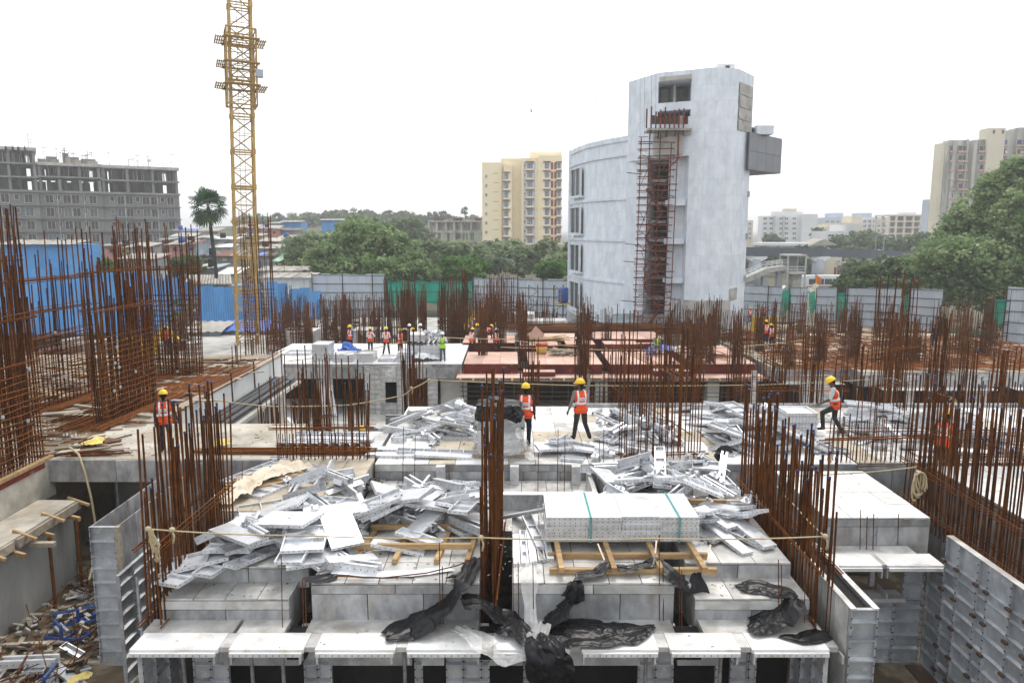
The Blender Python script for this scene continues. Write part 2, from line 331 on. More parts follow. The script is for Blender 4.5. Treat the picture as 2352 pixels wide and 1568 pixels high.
# ================================================================ terrain
G = -5.5
def hz(x, y):
    t = max(0.0, min(1.0, (y - 98) / 150.0)); s = max(0.0, min(1.0, (-16 - x) / 24.0))
    far = max(0.0, min(1.0, (y - 248) / 260.0))
    return G + s * (9.3 * t + 8.0 * far * min(1.0, max(0.0, (x + 160) / 80.0)))
xs = [-3000, -1500, -800, -500, -350, -250] + list(range(-200, 201, 10)) + [250, 350, 500, 800, 1500, 3000]
ys = [-200, -100, 0, 40, 62, 80, 90] + list(range(98, 300, 10)) + [320, 350, 400, 450, 508, 600, 800, 1200, 2000, 4000]
mb = MB(); mb.grid([(x, y, hz(x, y)) for y in ys for x in xs], len(xs), len(ys))
struct('ground', mb, 'earth', True)

# ================================================================ trees
def leaves(name, parent, centres, radii, n, size, mat, seed, world_off, clump=0.115, shell=0.5, flat=0.8):
    """n leaf faces in clumps spread through ellipsoid lobes, one mesh"""
    rg = np.random.default_rng(seed)
    C = np.array(centres, float); Rr = np.array(radii, float)
    vol = (Rr.prod(axis=1)) ** 0.72; pick = rg.choice(len(C), size=max(20, n // 26), p=vol / vol.sum())
    d = rg.normal(size=(len(pick), 3)); d /= np.linalg.norm(d, axis=1)[:, None]
    rad = shell + (1 - shell) * rg.random(len(pick)) ** 0.6
    wob = 1 + 0.16 * rg.normal(size=len(pick))
    cc = C[pick] + d * Rr[pick] * (rad * wob)[:, None]
    k = rg.integers(0, len(cc), n)
    s = Rr[pick][k].mean(axis=1) * clump
    p = cc[k] + rg.normal(size=(n, 3)) * s[:, None] * np.array([1, 1, 0.7])
    a = rg.normal(size=(n, 3)); a[:, 2] *= 0.45; a /= np.linalg.norm(a, axis=1)[:, None]
    b = rg.normal(size=(n, 3)); b -= (b * a).sum(1)[:, None] * a; b /= np.linalg.norm(b, axis=1)[:, None]
    sz = size * (0.6 + 0.8 * rg.random(n))
    a *= (sz * 0.5)[:, None]; b *= (sz * 0.5 * flat)[:, None]
    V = np.stack([p - a, p - 0.15 * a + b, p + a, p - 0.15 * a - b], axis=1).reshape(-1, 3) - np.array(world_off)
    me = bpy.data.meshes.new(name)
    me.vertices.add(4 * n); me.vertices.foreach_set('co', V.astype(np.float32).ravel())
    me.loops.add(4 * n); me.loops.foreach_set('vertex_index', np.arange(4 * n, dtype=np.int32))
    me.polygons.add(n); me.polygons.foreach_set('loop_start', np.arange(0, 4 * n, 4, dtype=np.int32))
    me.update(calc_edges=True)
    at = me.attributes.new('tint', 'FLOAT', 'FACE')
    ct = rg.random(len(cc))
    at.data.foreach_set('value', np.clip(0.7 * ct[k] + 0.3 * rg.random(n), 0, 1).astype(np.float32))
    me.materials.append(MATS[mat])
    return link(name, me, parent)

def tree(name, label, base, lobes, n, size, mat, seed, trunk_r=0.3, group=None, bark='bark', **kw):
    t = thing(name, base, label, 'tree', group)
    rg = random.Random(seed); mbt = MB()
    top = max(l[2] + 0.2 * l[5] for l in lobes); mid = Vector(base) + Vector((0, 0, (top - base[2]) * 0.42))
    mbt.path([base, Vector(base).lerp(mid, 0.5) + Vector((rg.uniform(-.3, .3), 0, 0)), mid], [trunk_r, trunk_r * .8, trunk_r * .65], 8)
    for l in lobes:
        e = Vector(l[:3]); c = mid.lerp(e, .5) + Vector((rg.uniform(-.5, .5), rg.uniform(-.5, .5), .4))
        mbt.path([mid, c, e], [trunk_r * .5, trunk_r * .32, trunk_r * .12], 6)
        for k in range(3):
            d = Vector((rg.uniform(-1, 1) * l[3], rg.uniform(-1, 1) * l[4], rg.uniform(-.3, .9) * l[5])) * .75
            mbt.path([c.lerp(e, .5), e + d], [trunk_r * .22, trunk_r * .05], 5)
    mbt.build('trunk', bark, t, True)
    leaves('crown', t, [l[:3] for l in lobes], [l[3:] for l in lobes], n, size, mat, seed, base, **kw)
    return t
def lobes_px(Y, items):
    """(centre x, centre y, half-width, half-height in picture units, depth offset) -> lobes in metres at distance Y"""
    out = []
    for (x, y, rx, ry, dy) in items:
        q = Q(x, y, Y + dy); k = (Y + dy) / FPX
        out.append((q.x, q.y, q.z, rx * k, max(rx, ry) * k * .85, ry * k))
    return out
def tree_px(name, label, Y, bx, items, n, size, mat, seed, tr=.3, group=None, bark='bark', **kw):
    L = lobes_px(Y, items); q = Q(bx, 600, Y); base = (q.x, Y, hz(q.x, Y) - .1)
    return tree(name, label, base, L, n, size, mat, seed, tr, group, bark, **kw)

tree_px('rain_tree', 'large rounded green tree behind the green safety net, tallest of the trees there', 100, 850,
        [(830, 560, 75, 52, 0), (770, 600, 60, 40, -3), (900, 590, 60, 45, 2), (850, 535, 45, 30, 2), (840, 620, 90, 34, -4), (930, 625, 50, 30, -3), (800, 530, 34, 24, 3)], 30000, .46, 'leaf_mid', 11, .45)
tree_px('acacia_tree', 'feathery olive tree beside the pale green cloth and the huts', 106, 700,
        [(700, 580, 55, 36, 0), (660, 600, 40, 26, 3), (735, 560, 46, 30, 2), (690, 618, 60, 18, -2), (745, 600, 40, 28, 0)], 12000, .38, 'leaf_olive', 12, .3, shell=.35)
tree_px('spreading_tree', 'yellow green tree with leafy lobes leaning over the grey fence top', 98, 965,
        [(950, 622, 40, 22, 0), (900, 630, 46, 18, 0), (985, 628, 28, 18, 1), (950, 598, 34, 22, 2)], 10000, .4, 'leaf_mid', 13, .3)
tree_px('bushy_tree', 'bright green bushy tree between the safety net and the coconut palm', 104, 1055,
        [(1045, 615, 42, 24, 0), (1085, 608, 32, 18, 2), (1020, 622, 24, 20, -1), (1070, 628, 44, 16, -2)], 11000, .42, 'leaf_bright', 14, .25)
tree_px('round_tree', 'bright green round tree between the yellow apartment block and the curved white wing', 112, 1270,
        [(1268, 620, 36, 18, 0), (1288, 612, 22, 14, 3), (1250, 628, 20, 12, 0)], 6500, .42, 'leaf_bright', 15, .2)
tree_px('hillside_tree', 'hazy dark green tree in front of the roofless concrete frame', 190, 935,
        [(930, 540, 52, 34, 0), (970, 560, 40, 26, 0), (900, 560, 40, 30, 0), (940, 520, 30, 20, 3)], 9000, .75, 'leaf_dark', 16, .4)
tree_px('scrub_tree', 'pale scrubby tree below the roofless concrete frame', 150, 1020,
        [(1000, 585, 55, 24, 0), (1050, 590, 46, 18, 0), (960, 575, 34, 20, 0), (1085, 595, 24, 16, 2)], 9000, .6, 'leaf_olive', 17, .3)
tree_px('garden_tree', 'small round dark tree beside the pink hut behind the blue fence', 92, 425,
        [(428, 606, 34, 22, 0), (410, 615, 22, 14, 0), (445, 618, 22, 12, -1)], 5500, .3, 'leaf_dark', 18, .2)
tree_px('hedge_tree', 'bright leafy bush against the blue shed by the huts', 84, 225,
        [(215, 602, 24, 12, 0), (245, 612, 22, 16, 0), (200, 596, 16, 8, 0)], 3500, .25, 'leaf_bright', 19, .12)
# trees on the other side, by the road
tree_px('banyan_tree', 'huge glossy green tree rising behind the grey fence by the weathered tower block', 84, 2285,
        [(2260, 520, 80, 60, 4), (2310, 440, 60, 50, 3), (2210, 590, 90, 50, 0), (2300, 610, 90, 60, -3), (2150, 610, 55, 30, 2), (2340, 520, 60, 70, -2), (2260, 670, 70, 40, -2), (2190, 660, 60, 36, 0), (2330, 395, 34, 34, 3), (2180, 545, 36, 26, 4)], 62000, .40, 'leaf_mid', 21, .55, bark='bark_dark')
tree_px('mango_tree', 'dense dark glossy tree just behind the grey sheets with gaps', 92, 2010,
        [(2000, 635, 50, 28, 0), (1960, 645, 34, 20, 0), (2050, 630, 46, 34, 2), (2040, 660, 60, 22, -2), (1935, 655, 24, 14, -1), (2095, 625, 40, 34, 0), (2000, 655, 60, 18, -2)], 20000, .40, 'leaf_dark', 22, .35, bark='bark_dark')
tree_px('umbrella_tree', 'wide hazy flat topped tree behind the dark elevated beam', 230, 1985,
        [(1980, 552, 62, 16, 0), (2020, 556, 40, 14, 3), (1945, 562, 40, 12, 0), (1985, 540, 36, 10, 0)], 9000, .8, 'leaf_dark', 23, .5)
tree_px('roadside_tree', 'hazy green tree under the dark elevated beam between its piers', 185, 1850,
        [(1845, 612, 26, 26, 0), (1905, 608, 26, 30, 2), (1890, 630, 24, 20, 0), (1755, 600, 26, 22, 0), (1785, 590, 20, 14, 1)], 8000, .7, 'leaf_dark', 24, .35)
tree_px('tall_slim_tree', 'slim upright tree beside the white block with balconies', 270, 1878,
        [(1877, 540, 14, 16, 0), (1874, 556, 16, 12, 0)], 2500, .8, 'leaf_dark', 25, .3)
tree_px('courtyard_tree', 'low hazy tree at the foot of the white block with balconies', 280, 1775,
        [(1772, 549, 18, 10, 0), (1790, 554, 14, 7, 0)], 2500, .8, 'leaf_dark', 26, .3)
tree_px('pale_tree', 'pale feathery tree behind the dark mango tree', 165, 1965,
        [(1968, 605, 26, 18, 0), (1945, 618, 20, 12, 0), (1990, 600, 24, 12, 2)], 5000, .55, 'leaf_olive', 27, .25)
tree_px('verge_tree', 'hazy tree by the pale construction frame behind the beam', 210, 2090,
        [(2085, 560, 30, 16, 0), (2115, 552, 26, 18, 0), (2060, 570, 24, 10, 0)], 5000, .75, 'leaf_dark', 28, .3)

# the wooded ridge: reads as one mass
rg = random.Random(3)
L = []
for i in range(46):
    x = 560 + i * 12.5; y = 512 - 10 * math.sin((x - 560) / 170) + rg.uniform(-5, 5)
    L.append((x, y, rg.uniform(16, 30), rg.uniform(9, 16), rg.uniform(-30, 40)))
Lb = lobes_px(400, L)
wood = leaves('wooded_ridge', None, [l[:3] for l in Lb], [l[3:] for l in Lb], 22000, 1.9, 'leaf_dark', 31, (0, 0, 0))
tag(wood, 'hazy wooded ridge beyond the huts', 'woodland', kind='stuff')
mb = MB(); rows = []
for j, (yy, py) in enumerate([(330, 548), (380, 530), (420, 512), (520, 512)]):
    for i in range(30):
        x = 470 + i * 26; q = Q(x, py + 6 - 8 * math.sin((x - 560) / 170), yy); rows.append(q)
mb.grid(rows, 30, 4); struct('hill', mb, 'hill_green', True)

# ---------------------------------------------------------------- palms
def fan_palm(name, label, base, top, crown_r, nleaf, seed, group=None, trunk_r=.22, segs=11):
    t = thing(name, base, label, 'palm tree', group); rg = random.Random(seed)
    b = Vector(base); e = Vector(top); m = b.lerp(e, .5) + Vector((crown_r * .06, 0, 0))
    MB().path([b, m, e], [trunk_r, trunk_r * .85, trunk_r * .8], 8).build('trunk', 'bark_dark', t, True)
    V = []; F = []; tint = []
    for i in range(nleaf):
        th = rg.uniform(0, 2 * math.pi); ph = math.asin(rg.uniform(-.85, 1.0))
        d = Vector((math.cos(th) * math.cos(ph), math.sin(th) * math.cos(ph), math.sin(ph)))
        pet = crown_r * rg.uniform(.45, .62); c = e + d * pet; fr = crown_r * rg.uniform(.36, .48)
        side = d.cross(Vector((0, 0, 1)))
        side = side.normalized() if side.length > .05 else Vector((1, 0, 0))
        side = (side + Vector((rg.uniform(-.4, .4), rg.uniform(-.4, .4), rg.uniform(-.4, .4)))).normalized(); side = (side - d * side.dot(d)).normalized()
        tv = rg.random() * .7 if ph > -.5 else .85
        o = len(V); wv = side * crown_r * .012
        V += [e - wv, e + wv, c + wv, c - wv]; F.append((o, o + 1, o + 2, o + 3)); tint.append(tv)
        for k in range(segs):
            a = R(-115 + 230 * k / (segs - 1)); a2 = R(230 / segs * .42)
            droop = Vector((0, 0, -fr * .22 * (1 - .4 * d.z)))
            o = len(V)
            V += [c, c + (d * math.cos(a - a2) + side * math.sin(a - a2)) * fr * .72, c + (d * math.cos(a) + side * math.sin(a)) * fr + droop, c + (d * math.cos(a + a2) + side * math.sin(a + a2)) * fr * .72]
            F.append((o, o + 1, o + 2, o + 3)); tint.append(min(1, tv + rg.uniform(-.1, .15)))
    mbp = MB(); mbp.add(V, F)
    cr = mbp.build('crown', 'leaf_palm', t)
    at = cr.data.attributes.new('tint', 'FLOAT', 'FACE'); at.data.foreach_set('value', tint)
    return t
q0 = Q(501, 655, 86); q1 = Q(478, 476, 86)
fan_palm('palmyra_palm', 'tall fan palm with a leaning dark trunk beside the yellow crane mast', (q0.x, 86, G), q1, 2.6, 46, 41, trunk_r=.25, segs=13)
for i, (x, y, r) in enumerate([(720, 500, 10), (743, 497, 9), (760, 499, 11), (812, 487, 11), (862, 497, 9), (886, 494, 11), (934, 497, 10), (948, 495, 9), (1000, 497, 12), (1042, 506, 9), (780, 497, 9)]):
    e = Q(x, y, 380); k = 380 / FPX
    fan_palm('ridge_palm', 'small hazy fan palm standing on the wooded ridge', (e.x, 380, e.z - 9), e, r * k * 1.15, 26, 60 + i, 'palms along the wooded ridge', .3, 7)
e = Q(1067, 484, 300)
fan_palm('lone_palm', 'lone slim fan palm rising above the roofless concrete frame', (e.x + 1, 300, e.z - 13), e, 2.0, 30, 80, None, .22, 8)
def feather_palm(name, label, base, top, fl, n, seed):
    t = thing(name, base, label, 'palm tree'); rg = random.Random(seed); e = Vector(top)
    MB().path([base, Vector(base).lerp(e, .5) + Vector((.2, 0, 0)), e], [.2, .16, .14], 7).build('trunk', 'bark', t, True)
    V = []; F = []; tint = []
    for i in range(n):
        th = 2 * math.pi * i / n + rg.uniform(-.2, .2); up = rg.uniform(.05, 1.1); dh = Vector((math.cos(th), math.sin(th), 0)); sd = Vector((-math.sin(th), math.cos(th), 0))
        pts = [e + dh * fl * s + Vector((0, 0, fl * (up * s - (.55 + .5 * up) * s * s))) for s in [k / 9 for k in range(10)]]
        tv = rg.random() * .8
        for k in range(9):
            a, b = pts[k], pts[k + 1]
            for s in (-1, 1):
                for h in (0, .5):
                    p = a.lerp(b, h); q = a.lerp(b, h + .32); w_ = fl * .27 * (1 - abs(k / 9 - .35)) ; o = len(V)
                    V += [p, q, q + sd * s * w_ + dh * w_ * .4 - Vector((0, 0, w_ * .55)), p + sd * s * w_ * .9 + dh * w_ * .35 - Vector((0, 0, w_ * .6))]
                    F.append((o, o + 1, o + 2, o + 3)); tint.append(tv)
    m_ = MB(); m_.add(V, F); cr = m_.build('crown', 'leaf_palm', t)
    cr.data.attributes.new('tint', 'FLOAT', 'FACE').data.foreach_set('value', tint)
e = Q(1143, 600, 118); feather_palm('coconut_palm', 'coconut palm with drooping feathery fronds before the yellow apartment block', (e.x, 118, hz(e.x, 118)), e, 2.9, 17, 5)
e = Q(1862, 568, 240); feather_palm('road_palm', 'hazy coconut palm beside the white block with balconies', (e.x, 240, G), e, 3.6, 14, 6)

# ================================================================ buildings beyond the site
_wm = {}
def window(root, x, z, wd, ht, y, frame='frame_white', pane='glass_grey', fw=.09, dep=.12, mull=1, name='window', ydir=-1):
    """a window part: proud frame with its pane set back; (x, z) centre on the wall plane y, local to root"""
    key = (round(wd, 2), round(ht, 2), frame, pane, fw, mull, ydir)
    if key not in _wm:
        a = MB(); h, v = wd / 2, ht / 2; y0, y1 = (-dep, .03) if ydir < 0 else (-.03, dep)
        a.box(-h, -h + fw, y0, y1, -v, v); a.box(h - fw, h, y0, y1, -v, v); a.box(-h + fw, h - fw, y0, y1, v - fw, v); a.box(-h + fw, h - fw, y0, y1, -v, -v + fw)
        for k in range(mull): xx = -h + wd * (k + 1) / (mull + 1); a.box(xx - fw * .3, xx + fw * .3, y0 * .8, y1 * .8, -v + fw, v - fw)
        b = MB(); yy = -.03 if ydir < 0 else .03
        b.box(-h + fw * .9, h - fw * .9, min(yy, -yy * .3), max(yy, -yy * .3), -v + fw * .9, v - fw * .9)
        _wm[key] = (a.mesh('window', frame), b.mesh('pane', pane))
    f = link(name, _wm[key][0], root, (x, y, z)); link('pane', _wm[key][1], f)
    return f
def lbox(root, name, mat, x0, x1, y0, y1, z0, z1):
    """box part in the root's own axes"""
    return link(name, unit_box(mat), root, ((x0 + x1) / 2, (y0 + y1) / 2, (z0 + z1) / 2), None, (x1 - x0, y1 - y0, z1 - z0))

# ---- long grey block still being built, behind the huts
t = thing('unfinished_apartment_building', (-84.7, 193, G), 'long grey apartment block under construction with open upper floors behind the huts', 'building', rotz=math.atan2(-.545, -.839))
z0 = 20.6 - G; FH = 3.03
blk = [(0, 17.2, 0.0, 3.0), (17.3, 30.2, .9, 3.0), (30.3, 46, 1.7, 6.1)]     # along the front, how far proud, open height on top
for bi, (a, b, pr, op) in enumerate(blk):
    topz = z0 + (0 if bi < 2 else 3.0) + (.9 if bi == 1 else 0)
    zc = z0 - 2 * FH
    lbox(t, 'wall', 'block_grey', a, b, -13, pr - .3, 0, zc)
    nf = 2 if bi < 2 else 3
    for f in range(nf):
        zf = zc + f * FH + (0 if bi != 1 else .3 * f)
        lbox(t, 'floor_slab', 'block_grey', a - .2, b + .2, -13.2, pr + .5, zf - .02, zf + .34)
        for cx in [a + .4, a + (b - a) * .34, a + (b - a) * .67, b - .4]:
            lbox(t, 'column', 'block_grey', cx - .28, cx + .28, pr - .7, pr - .1, zf + .34, zf + FH - .02)
            lbox(t, 'column', 'block_grey', cx - .28, cx + .28, -12.9, -12.3, zf + .34, zf + FH - .02)
        for cx in [a + (b - a) * k for k in (.02, .2, .36, .40, .55, .62, .66, .8, .93)]:
            lbox(t, 'inner_wall', 'inner_shade', cx, cx + (b - a) * .05, -11, pr - 1.5, zf + .34, zf + FH - .03)  # walls of the open floors carry their shade as near-black colour
        lbox(t, 'back_wall', 'inner_shade', a + .12 * (b - a), a + .8 * (b - a), -12.2, -11.9, zf + .34, zf + FH - .03)
        lbox(t, 'back_wall', 'inner_shade', a + .86 * (b - a), b, -12.2, -11.9, zf + .34, zf + FH - .03)
        if f == nf - 1:
            for k in range(26):
                x = random.uniform(a + .3, b - .3); y = pr - random.uniform(.4, 2.5)
                rp = link('prop', unit_rod('timber_grey', 5), t, (x, y, zf + .34), (R(random.uniform(-4, 4)), R(random.uniform(-4, 4)), 0), (.13, .13, FH - .36))
    lbox(t, 'roof_slab', 'concrete', a - .25, b + .25, -13.3, pr + .6, zc + nf * FH, zc + nf * FH + .7)
    zr = zc + nf * FH + .7
    for k in range(14 if bi < 2 else 7):
        x = random.uniform(a + .5, b - .5); hh = random.uniform(1.5, 4.2)
        link('rooftop_pole', unit_rod('steel_brown', 5), t, (x, random.uniform(-8, pr - .3), zr), (0, R(random.uniform(-3, 3)), 0), (.09, .09, hh))
        lbox(t, 'rooftop_plank', 'steel_brown', x - .6, x + .6, pr - 1, pr - .9, zr + hh * .8, zr + hh * .8 + .09)
    if bi == 1:
        for (x, wv, hh) in [(18, 3, 1.3), (21.5, 2.2, 1.6), (23.6, 1.2, 2.4), (26, 2.2, 1.5), (28.3, 1.6, .9)]:
            lbox(t, 'roof_upstand', 'block_grey', x, x + wv, -3, -1, zr, zr + hh)
            lbox(t, 'shutter_board', 'timber_grey', x - .4, x + wv * .6, -.9, -.7, zr, zr + hh * .6)
    # windowed floors
    n = 8 if bi == 0 else 6
    for f in range(6):
        zf = zc - (f + 1) * FH
        lbox(t, 'ledge', 'block_grey', a - .25, b + .25, pr - .3, pr + .55, zf + FH - .16, zf + FH + .02)
        for k in range(n):
            x = a + 1.6 + (b - a - 2.2) * k / n + .5; small = k % 3 == 1
            window(t, x, zf + (1.75 if small else 1.45), 1.0 if small else 1.72, 1.3 if small else 2.1, pr - .3, 'concrete', 'inner_shade' if f % 2 == 0 else ('glass_grey' if (k + f) % 3 else 'inner_shade'), .12, .3, 1 if not small else 0, ydir=1)
        if f < 5 and bi < 2:
            for x in (a + (b - a) * .3, a + (b - a) * .72): lbox(t, 'drain_pipe', 'frame_white', x, x + .1, pr - .3, pr - .18, zf + .2, zf + FH - .2)

# ---- yellow apartment block
t = thing('yellow_apartment_block', (0, 245, G), 'tall yellow apartment block with red ledges and dark red panels', 'building')
def bx(name, mat, xa, xb, yt, Y0, Y1):
    p, q = Q(xa, yt, Y0), Q(xb, yt, Y0)
    return lbox(t, name, mat, p.x, q.x, Y0 - 245, Y1 - 245, 0, p.z - G)
bx('wall', 'yellow_paint', 1107, 1152, 373, 245.5, 262); bx('wall', 'yellow_paint', 1150, 1202, 364, 246.5, 262); bx('projecting_bay', 'yellow_paint', 1157, 1176, 378, 244, 246.4)
bx('wall', 'yellow_paint', 1198, 1237, 363, 243.5, 262); bx('wall', 'yellow_paint', 1236, 1291, 357, 243, 262); bx('lift_room', 'yellow_paint', 1218, 1290, 350, 247, 258)
bx('wall', 'grey_panel', 1203, 1209, 372, 243.3, 243.45)
for k in range(11):
    y = 384 + 21.35 * k
    for (x, wv, hv, Yw, led, mm) in [(1117, 6, 8, 245.5, 0, 1), (1139, 8, 10, 246.3, 1, 1), (1163, 11, 15, 244, 1, 2), (1217, 13, 15, 243.5, 1, 2), (1205.5, 5, 9, 243.2, 0, 0), (1256, 11, 15, 243, 1, 2), (1284, 9, 14, 243, 1, 1)]:
        if 0 < k < 10 or x > 1200:
            q = Q(x, y - (3 if x > 1200 else 0), Yw); kk = Yw / FPX
            window(t, q.x, q.z - G, wv * kk, hv * kk, Yw - 245 - .02, 'frame_white', 'glass_grey', .14, .12, mm)
            if led:
                lbox(t, 'ledge', 'trim_red', q.x - wv * kk * .75, q.x + wv * kk * .75, Yw - 245 - .8, Yw - 245, q.z - G + hv * kk * .55, q.z - G + hv * kk * .55 + .22)
                lbox(t, 'ledge_slab', 'yellow_paint', q.x - wv * kk * .72, q.x + wv * kk * .72, Yw - 245 - .7, Yw - 245, q.z - G - hv * kk * .5 - .35, q.z - G - hv * kk * .5)
    for (x, wv, m_, Yw) in [(1146.5, 4, 'grey_panel', 246.2), (1226, 6, 'grey_panel', 243.4), (1268, 5, 'trim_red', 242.9), (1276, 5, 'trim_red', 242.9)]:
        q = Q(x, y - 3, Yw); kk = Yw / FPX
        lbox(t, 'panel', m_, q.x - wv * kk / 2, q.x + wv * kk / 2, Yw - 245 - .12, Yw - 245 + .2, q.z - G - 7.5 * kk, q.z - G + 7.5 * kk)
for (x, y) in [(1216, 570), (1256, 570), (1280, 570)]:
    q = Q(x, y, 242.6); lbox(t, 'cooling_unit', 'frame_white', q.x - .45, q.x + .45, -2.6, -2.1, q.z - G - .35, q.z - G + .35)

# ---- roofless concrete frame
t = thing('roofless_concrete_frame', (0, 260, 0), 'roofless weathered concrete frame building on the slope beside the yellow block', 'building')
xs_ = [985, 1003, 1024, 1043, 1060, 1082, 1106]
for yt, th in [(505, 4), (530, 4), (552, 4)]:
    a, b = Q(984, yt, 260), Q(1108, yt, 260); lbox(t, 'floor_slab', 'weathered', a.x, b.x, -1, 11, a.z - .7, a.z)
for x in xs_:
    a, b = Q(x, 505, 260), Q(x, 585, 260)
    for dy in (0, 5, 10): lbox(t, 'column', 'weathered', a.x - .35, a.x + .35, dy - .35, dy + .35, b.z, a.z - .05)
for (x, x2, ya, yb) in [(1003, 1016, 509, 528), (1043, 1060, 533, 549), (1082, 1096, 509, 528), (1060, 1070, 554, 575), (985, 1000, 533, 550)]:
    a, b = Q(x, ya, 263), Q(x2, yb, 263); lbox(t, 'wall', 'block_grey', a.x, b.x, 3, 3.3, b.z, a.z)
for i in range(24):
    a = Q(random.uniform(988, 1104), 505, 260); link('prop', unit_rod('timber_grey', 5), t, (a.x, random.uniform(1, 8), a.z - 4.2), (0, R(random.uniform(-5, 5)), 0), (.16, .16, 3.5))
for i in range(7):
    a = Q(random.uniform(988, 1104), 505, 260); lbox(t, 'edge_board', 'ply_red', a.x - 1, a.x + 1, -1.2, -1.05, a.z - .2, a.z + .5)

# ---- weathered tower block by the big tree
t = thing('weathered_tower_block', (0, 234, G), 'tall rain stained tower block with peach window sills behind the huge tree', 'building')
def wb(name, mat, xa, xb, yt, Y0, Y1):
    p, q = Q(xa, yt, Y0), Q(xb, yt, Y0); return lbox(t, name, mat, p.x, q.x, Y0 - 234, Y1 - 234, 0, p.z - G)
wb('wall', 'far_cream', 2161, 2180, 329, 236, 239.5); wb('pilaster', 'weathered', 2174, 2181, 328, 235.5, 236); wb('pilaster', 'weathered', 2191, 2198, 322, 235.4, 236)
wb('wall', 'weathered', 2180, 2226, 322, 236, 239.5); wb('pilaster', 'weathered', 2222, 2227, 320, 235.4, 236); wb('recess_wall', 'inner_shade', 2226, 2241, 330, 238, 239.5)  # recess wall painted near-black for the shade inside the recess
wb('pilaster', 'weathered', 2239, 2246, 322, 235.4, 238); wb('wall', 'weathered', 2240, 2275, 321, 236, 239.5); wb('shaft', 'far_cream', 2277, 2301, 317, 235.2, 239.5)
wb('lift_room', 'far_cream', 2271, 2311, 294, 234.9, 239.5); wb('wall', 'weathered', 2300, 2345, 300, 236, 239.5); wb('wall', 'weathered', 2340, 2420, 293, 234.5, 239.5)
for (x) in (2283, 2304):
    q = Q(x, 303, 234.8); window(t, q.x, q.z - G, .9, 1.3, .85, 'far_cream', 'inner_shade', .1, .1, 0)
for k in range(12):
    y = 341 + 21.6 * k
    for (x, wv) in [(2185, 10), (2210, 21), (2258, 20), (2308, 10), (2347, 26), (2390, 26)]:
        Yw = 235.95 if x < 2340 else 234.4; q = Q(x, y - (14 if x > 2290 else 0), Yw); kk = Yw / FPX
        window(t, q.x, q.z - G, wv * kk, 12.5 * kk, Yw - 234, 'weathered', 'inner_shade', .16, .25, 1)
        lbox(t, 'sill', 'peach', q.x - wv * kk * .52, q.x + wv * kk * .52, Yw - 234 - .75, Yw - 234 - .02, q.z - G - 9.6 * kk, q.z - G - 6.3 * kk)
        if random.random() < .45: lbox(t, 'laundry', random.choice(['far_blue', 'tarp_blue', 'shirt_white', 'hut2', 'shirt_maroon']), q.x - uni(.1, .9), q.x + uni(.1, .9), Yw - 234 - .5, Yw - 234 - .42, q.z - G - 4 * kk, q.z - G + uni(.5, 3) * kk)

# ---- hazy blocks beyond the elevated beam
def far_block(name, label, Y, xa, xb, yt, wall, rows, cols, row0, pitch, ww, wh, depth=5, extra=(), pane='glass_grey', yb=None):
    zb = G if yb is None else Q(xa, yb, Y).z
    t = thing(name, (0, Y, zb), label, 'building'); p, q = Q(xa, yt, Y), Q(xb, yt, Y); kk = Y / FPX
    lbox(t, 'wall', wall, p.x, q.x, 0, depth, 0, p.z - zb)
    for (a, b, yy, dy, m_) in extra:
        p, q = Q(a, yy, Y), Q(b, yy, Y); lbox(t, 'roof_room' if dy >= 0 else 'projecting_bay', m_, p.x, q.x, dy, depth - 1, 0, p.z - zb)
    for r in range(rows):
        for c in cols:
            y = row0 + r * pitch; q = Q(c, y, Y)
            if q.z - zb > wh * kk: window(t, q.x, q.z - zb, ww * kk, wh * kk, -.03, 'far_white', pane, .15, .2, 1)
    return t
far_block('white_balcony_block', 'hazy white apartment block with rows of balconies behind the dark beam', 330, 1752, 1850, 496, 'far_white', 5, [1757, 1771, 1794, 1806, 1824, 1842], 502, 11.3, 9, 5.5, 6,
          [(1780, 1848, 486, 2, 'far_white'), (1806, 1836, 479, 3, 'far_cream'), (1838, 1872, 492, -3, 'far_white'), (1776, 1780, 496, -1, 'grey_panel'), (1798, 1802, 496, -1, 'grey_panel')])
far_block('slim_cream_block', 'narrow hazy cream block beside the tall pale tower with the scaffold', 300, 1708, 1730, 506, 'far_cream', 4, [1722], 514, 11, 8, 5)
far_block('low_cream_block', 'low hazy cream block between the white balcony block and the slanted roof house', 340, 1870, 1926, 521, 'far_cream', 3, [1894, 1912], 528, 10, 7, 5, 14, [(1905, 1926, 516, 2, 'far_cream')])
far_block('slanted_roof_house', 'white house with dark slanted roof above ribbon windows behind the beam', 250, 1897, 1962, 531, 'far_white', 2, [1909, 1928, 1946], 541, 13, 16, 6.5, 12, [(1938, 1966, 516, -2, 'far_white')], 'inner_shade')
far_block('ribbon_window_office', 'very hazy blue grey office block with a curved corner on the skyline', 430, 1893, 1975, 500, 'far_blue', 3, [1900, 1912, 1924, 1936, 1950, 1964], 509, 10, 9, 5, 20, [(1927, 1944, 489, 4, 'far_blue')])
far_block('cream_stair_block', 'hazy cream block with a stair tower in front of the office block', 380, 1912, 1982, 512, 'far_cream', 2, [1920, 1936, 1950], 522, 11, 7, 5, 14, [(1960, 1982, 496, 1, 'far_cream')])
far_block('colonnade_office', 'hazy white office block with tall vertical fins on the skyline', 400, 1980, 2048, 499, 'far_white', 3, [1986, 1997, 2008, 2019, 2030, 2041], 508, 11, 8, 6, 18, [(1990, 2011, 489, 4, 'far_blue')] + [(x, x + 1.6, 503, -1.2, 'frame_white') for x in (1990, 2001, 2012, 2023, 2034)])
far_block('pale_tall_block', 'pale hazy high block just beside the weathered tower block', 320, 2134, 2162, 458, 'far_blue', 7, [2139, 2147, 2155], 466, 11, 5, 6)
t = thing('pale_construction_frame', (0, 345, 0), 'hazy concrete frame building under construction behind the wide tree', 'building')
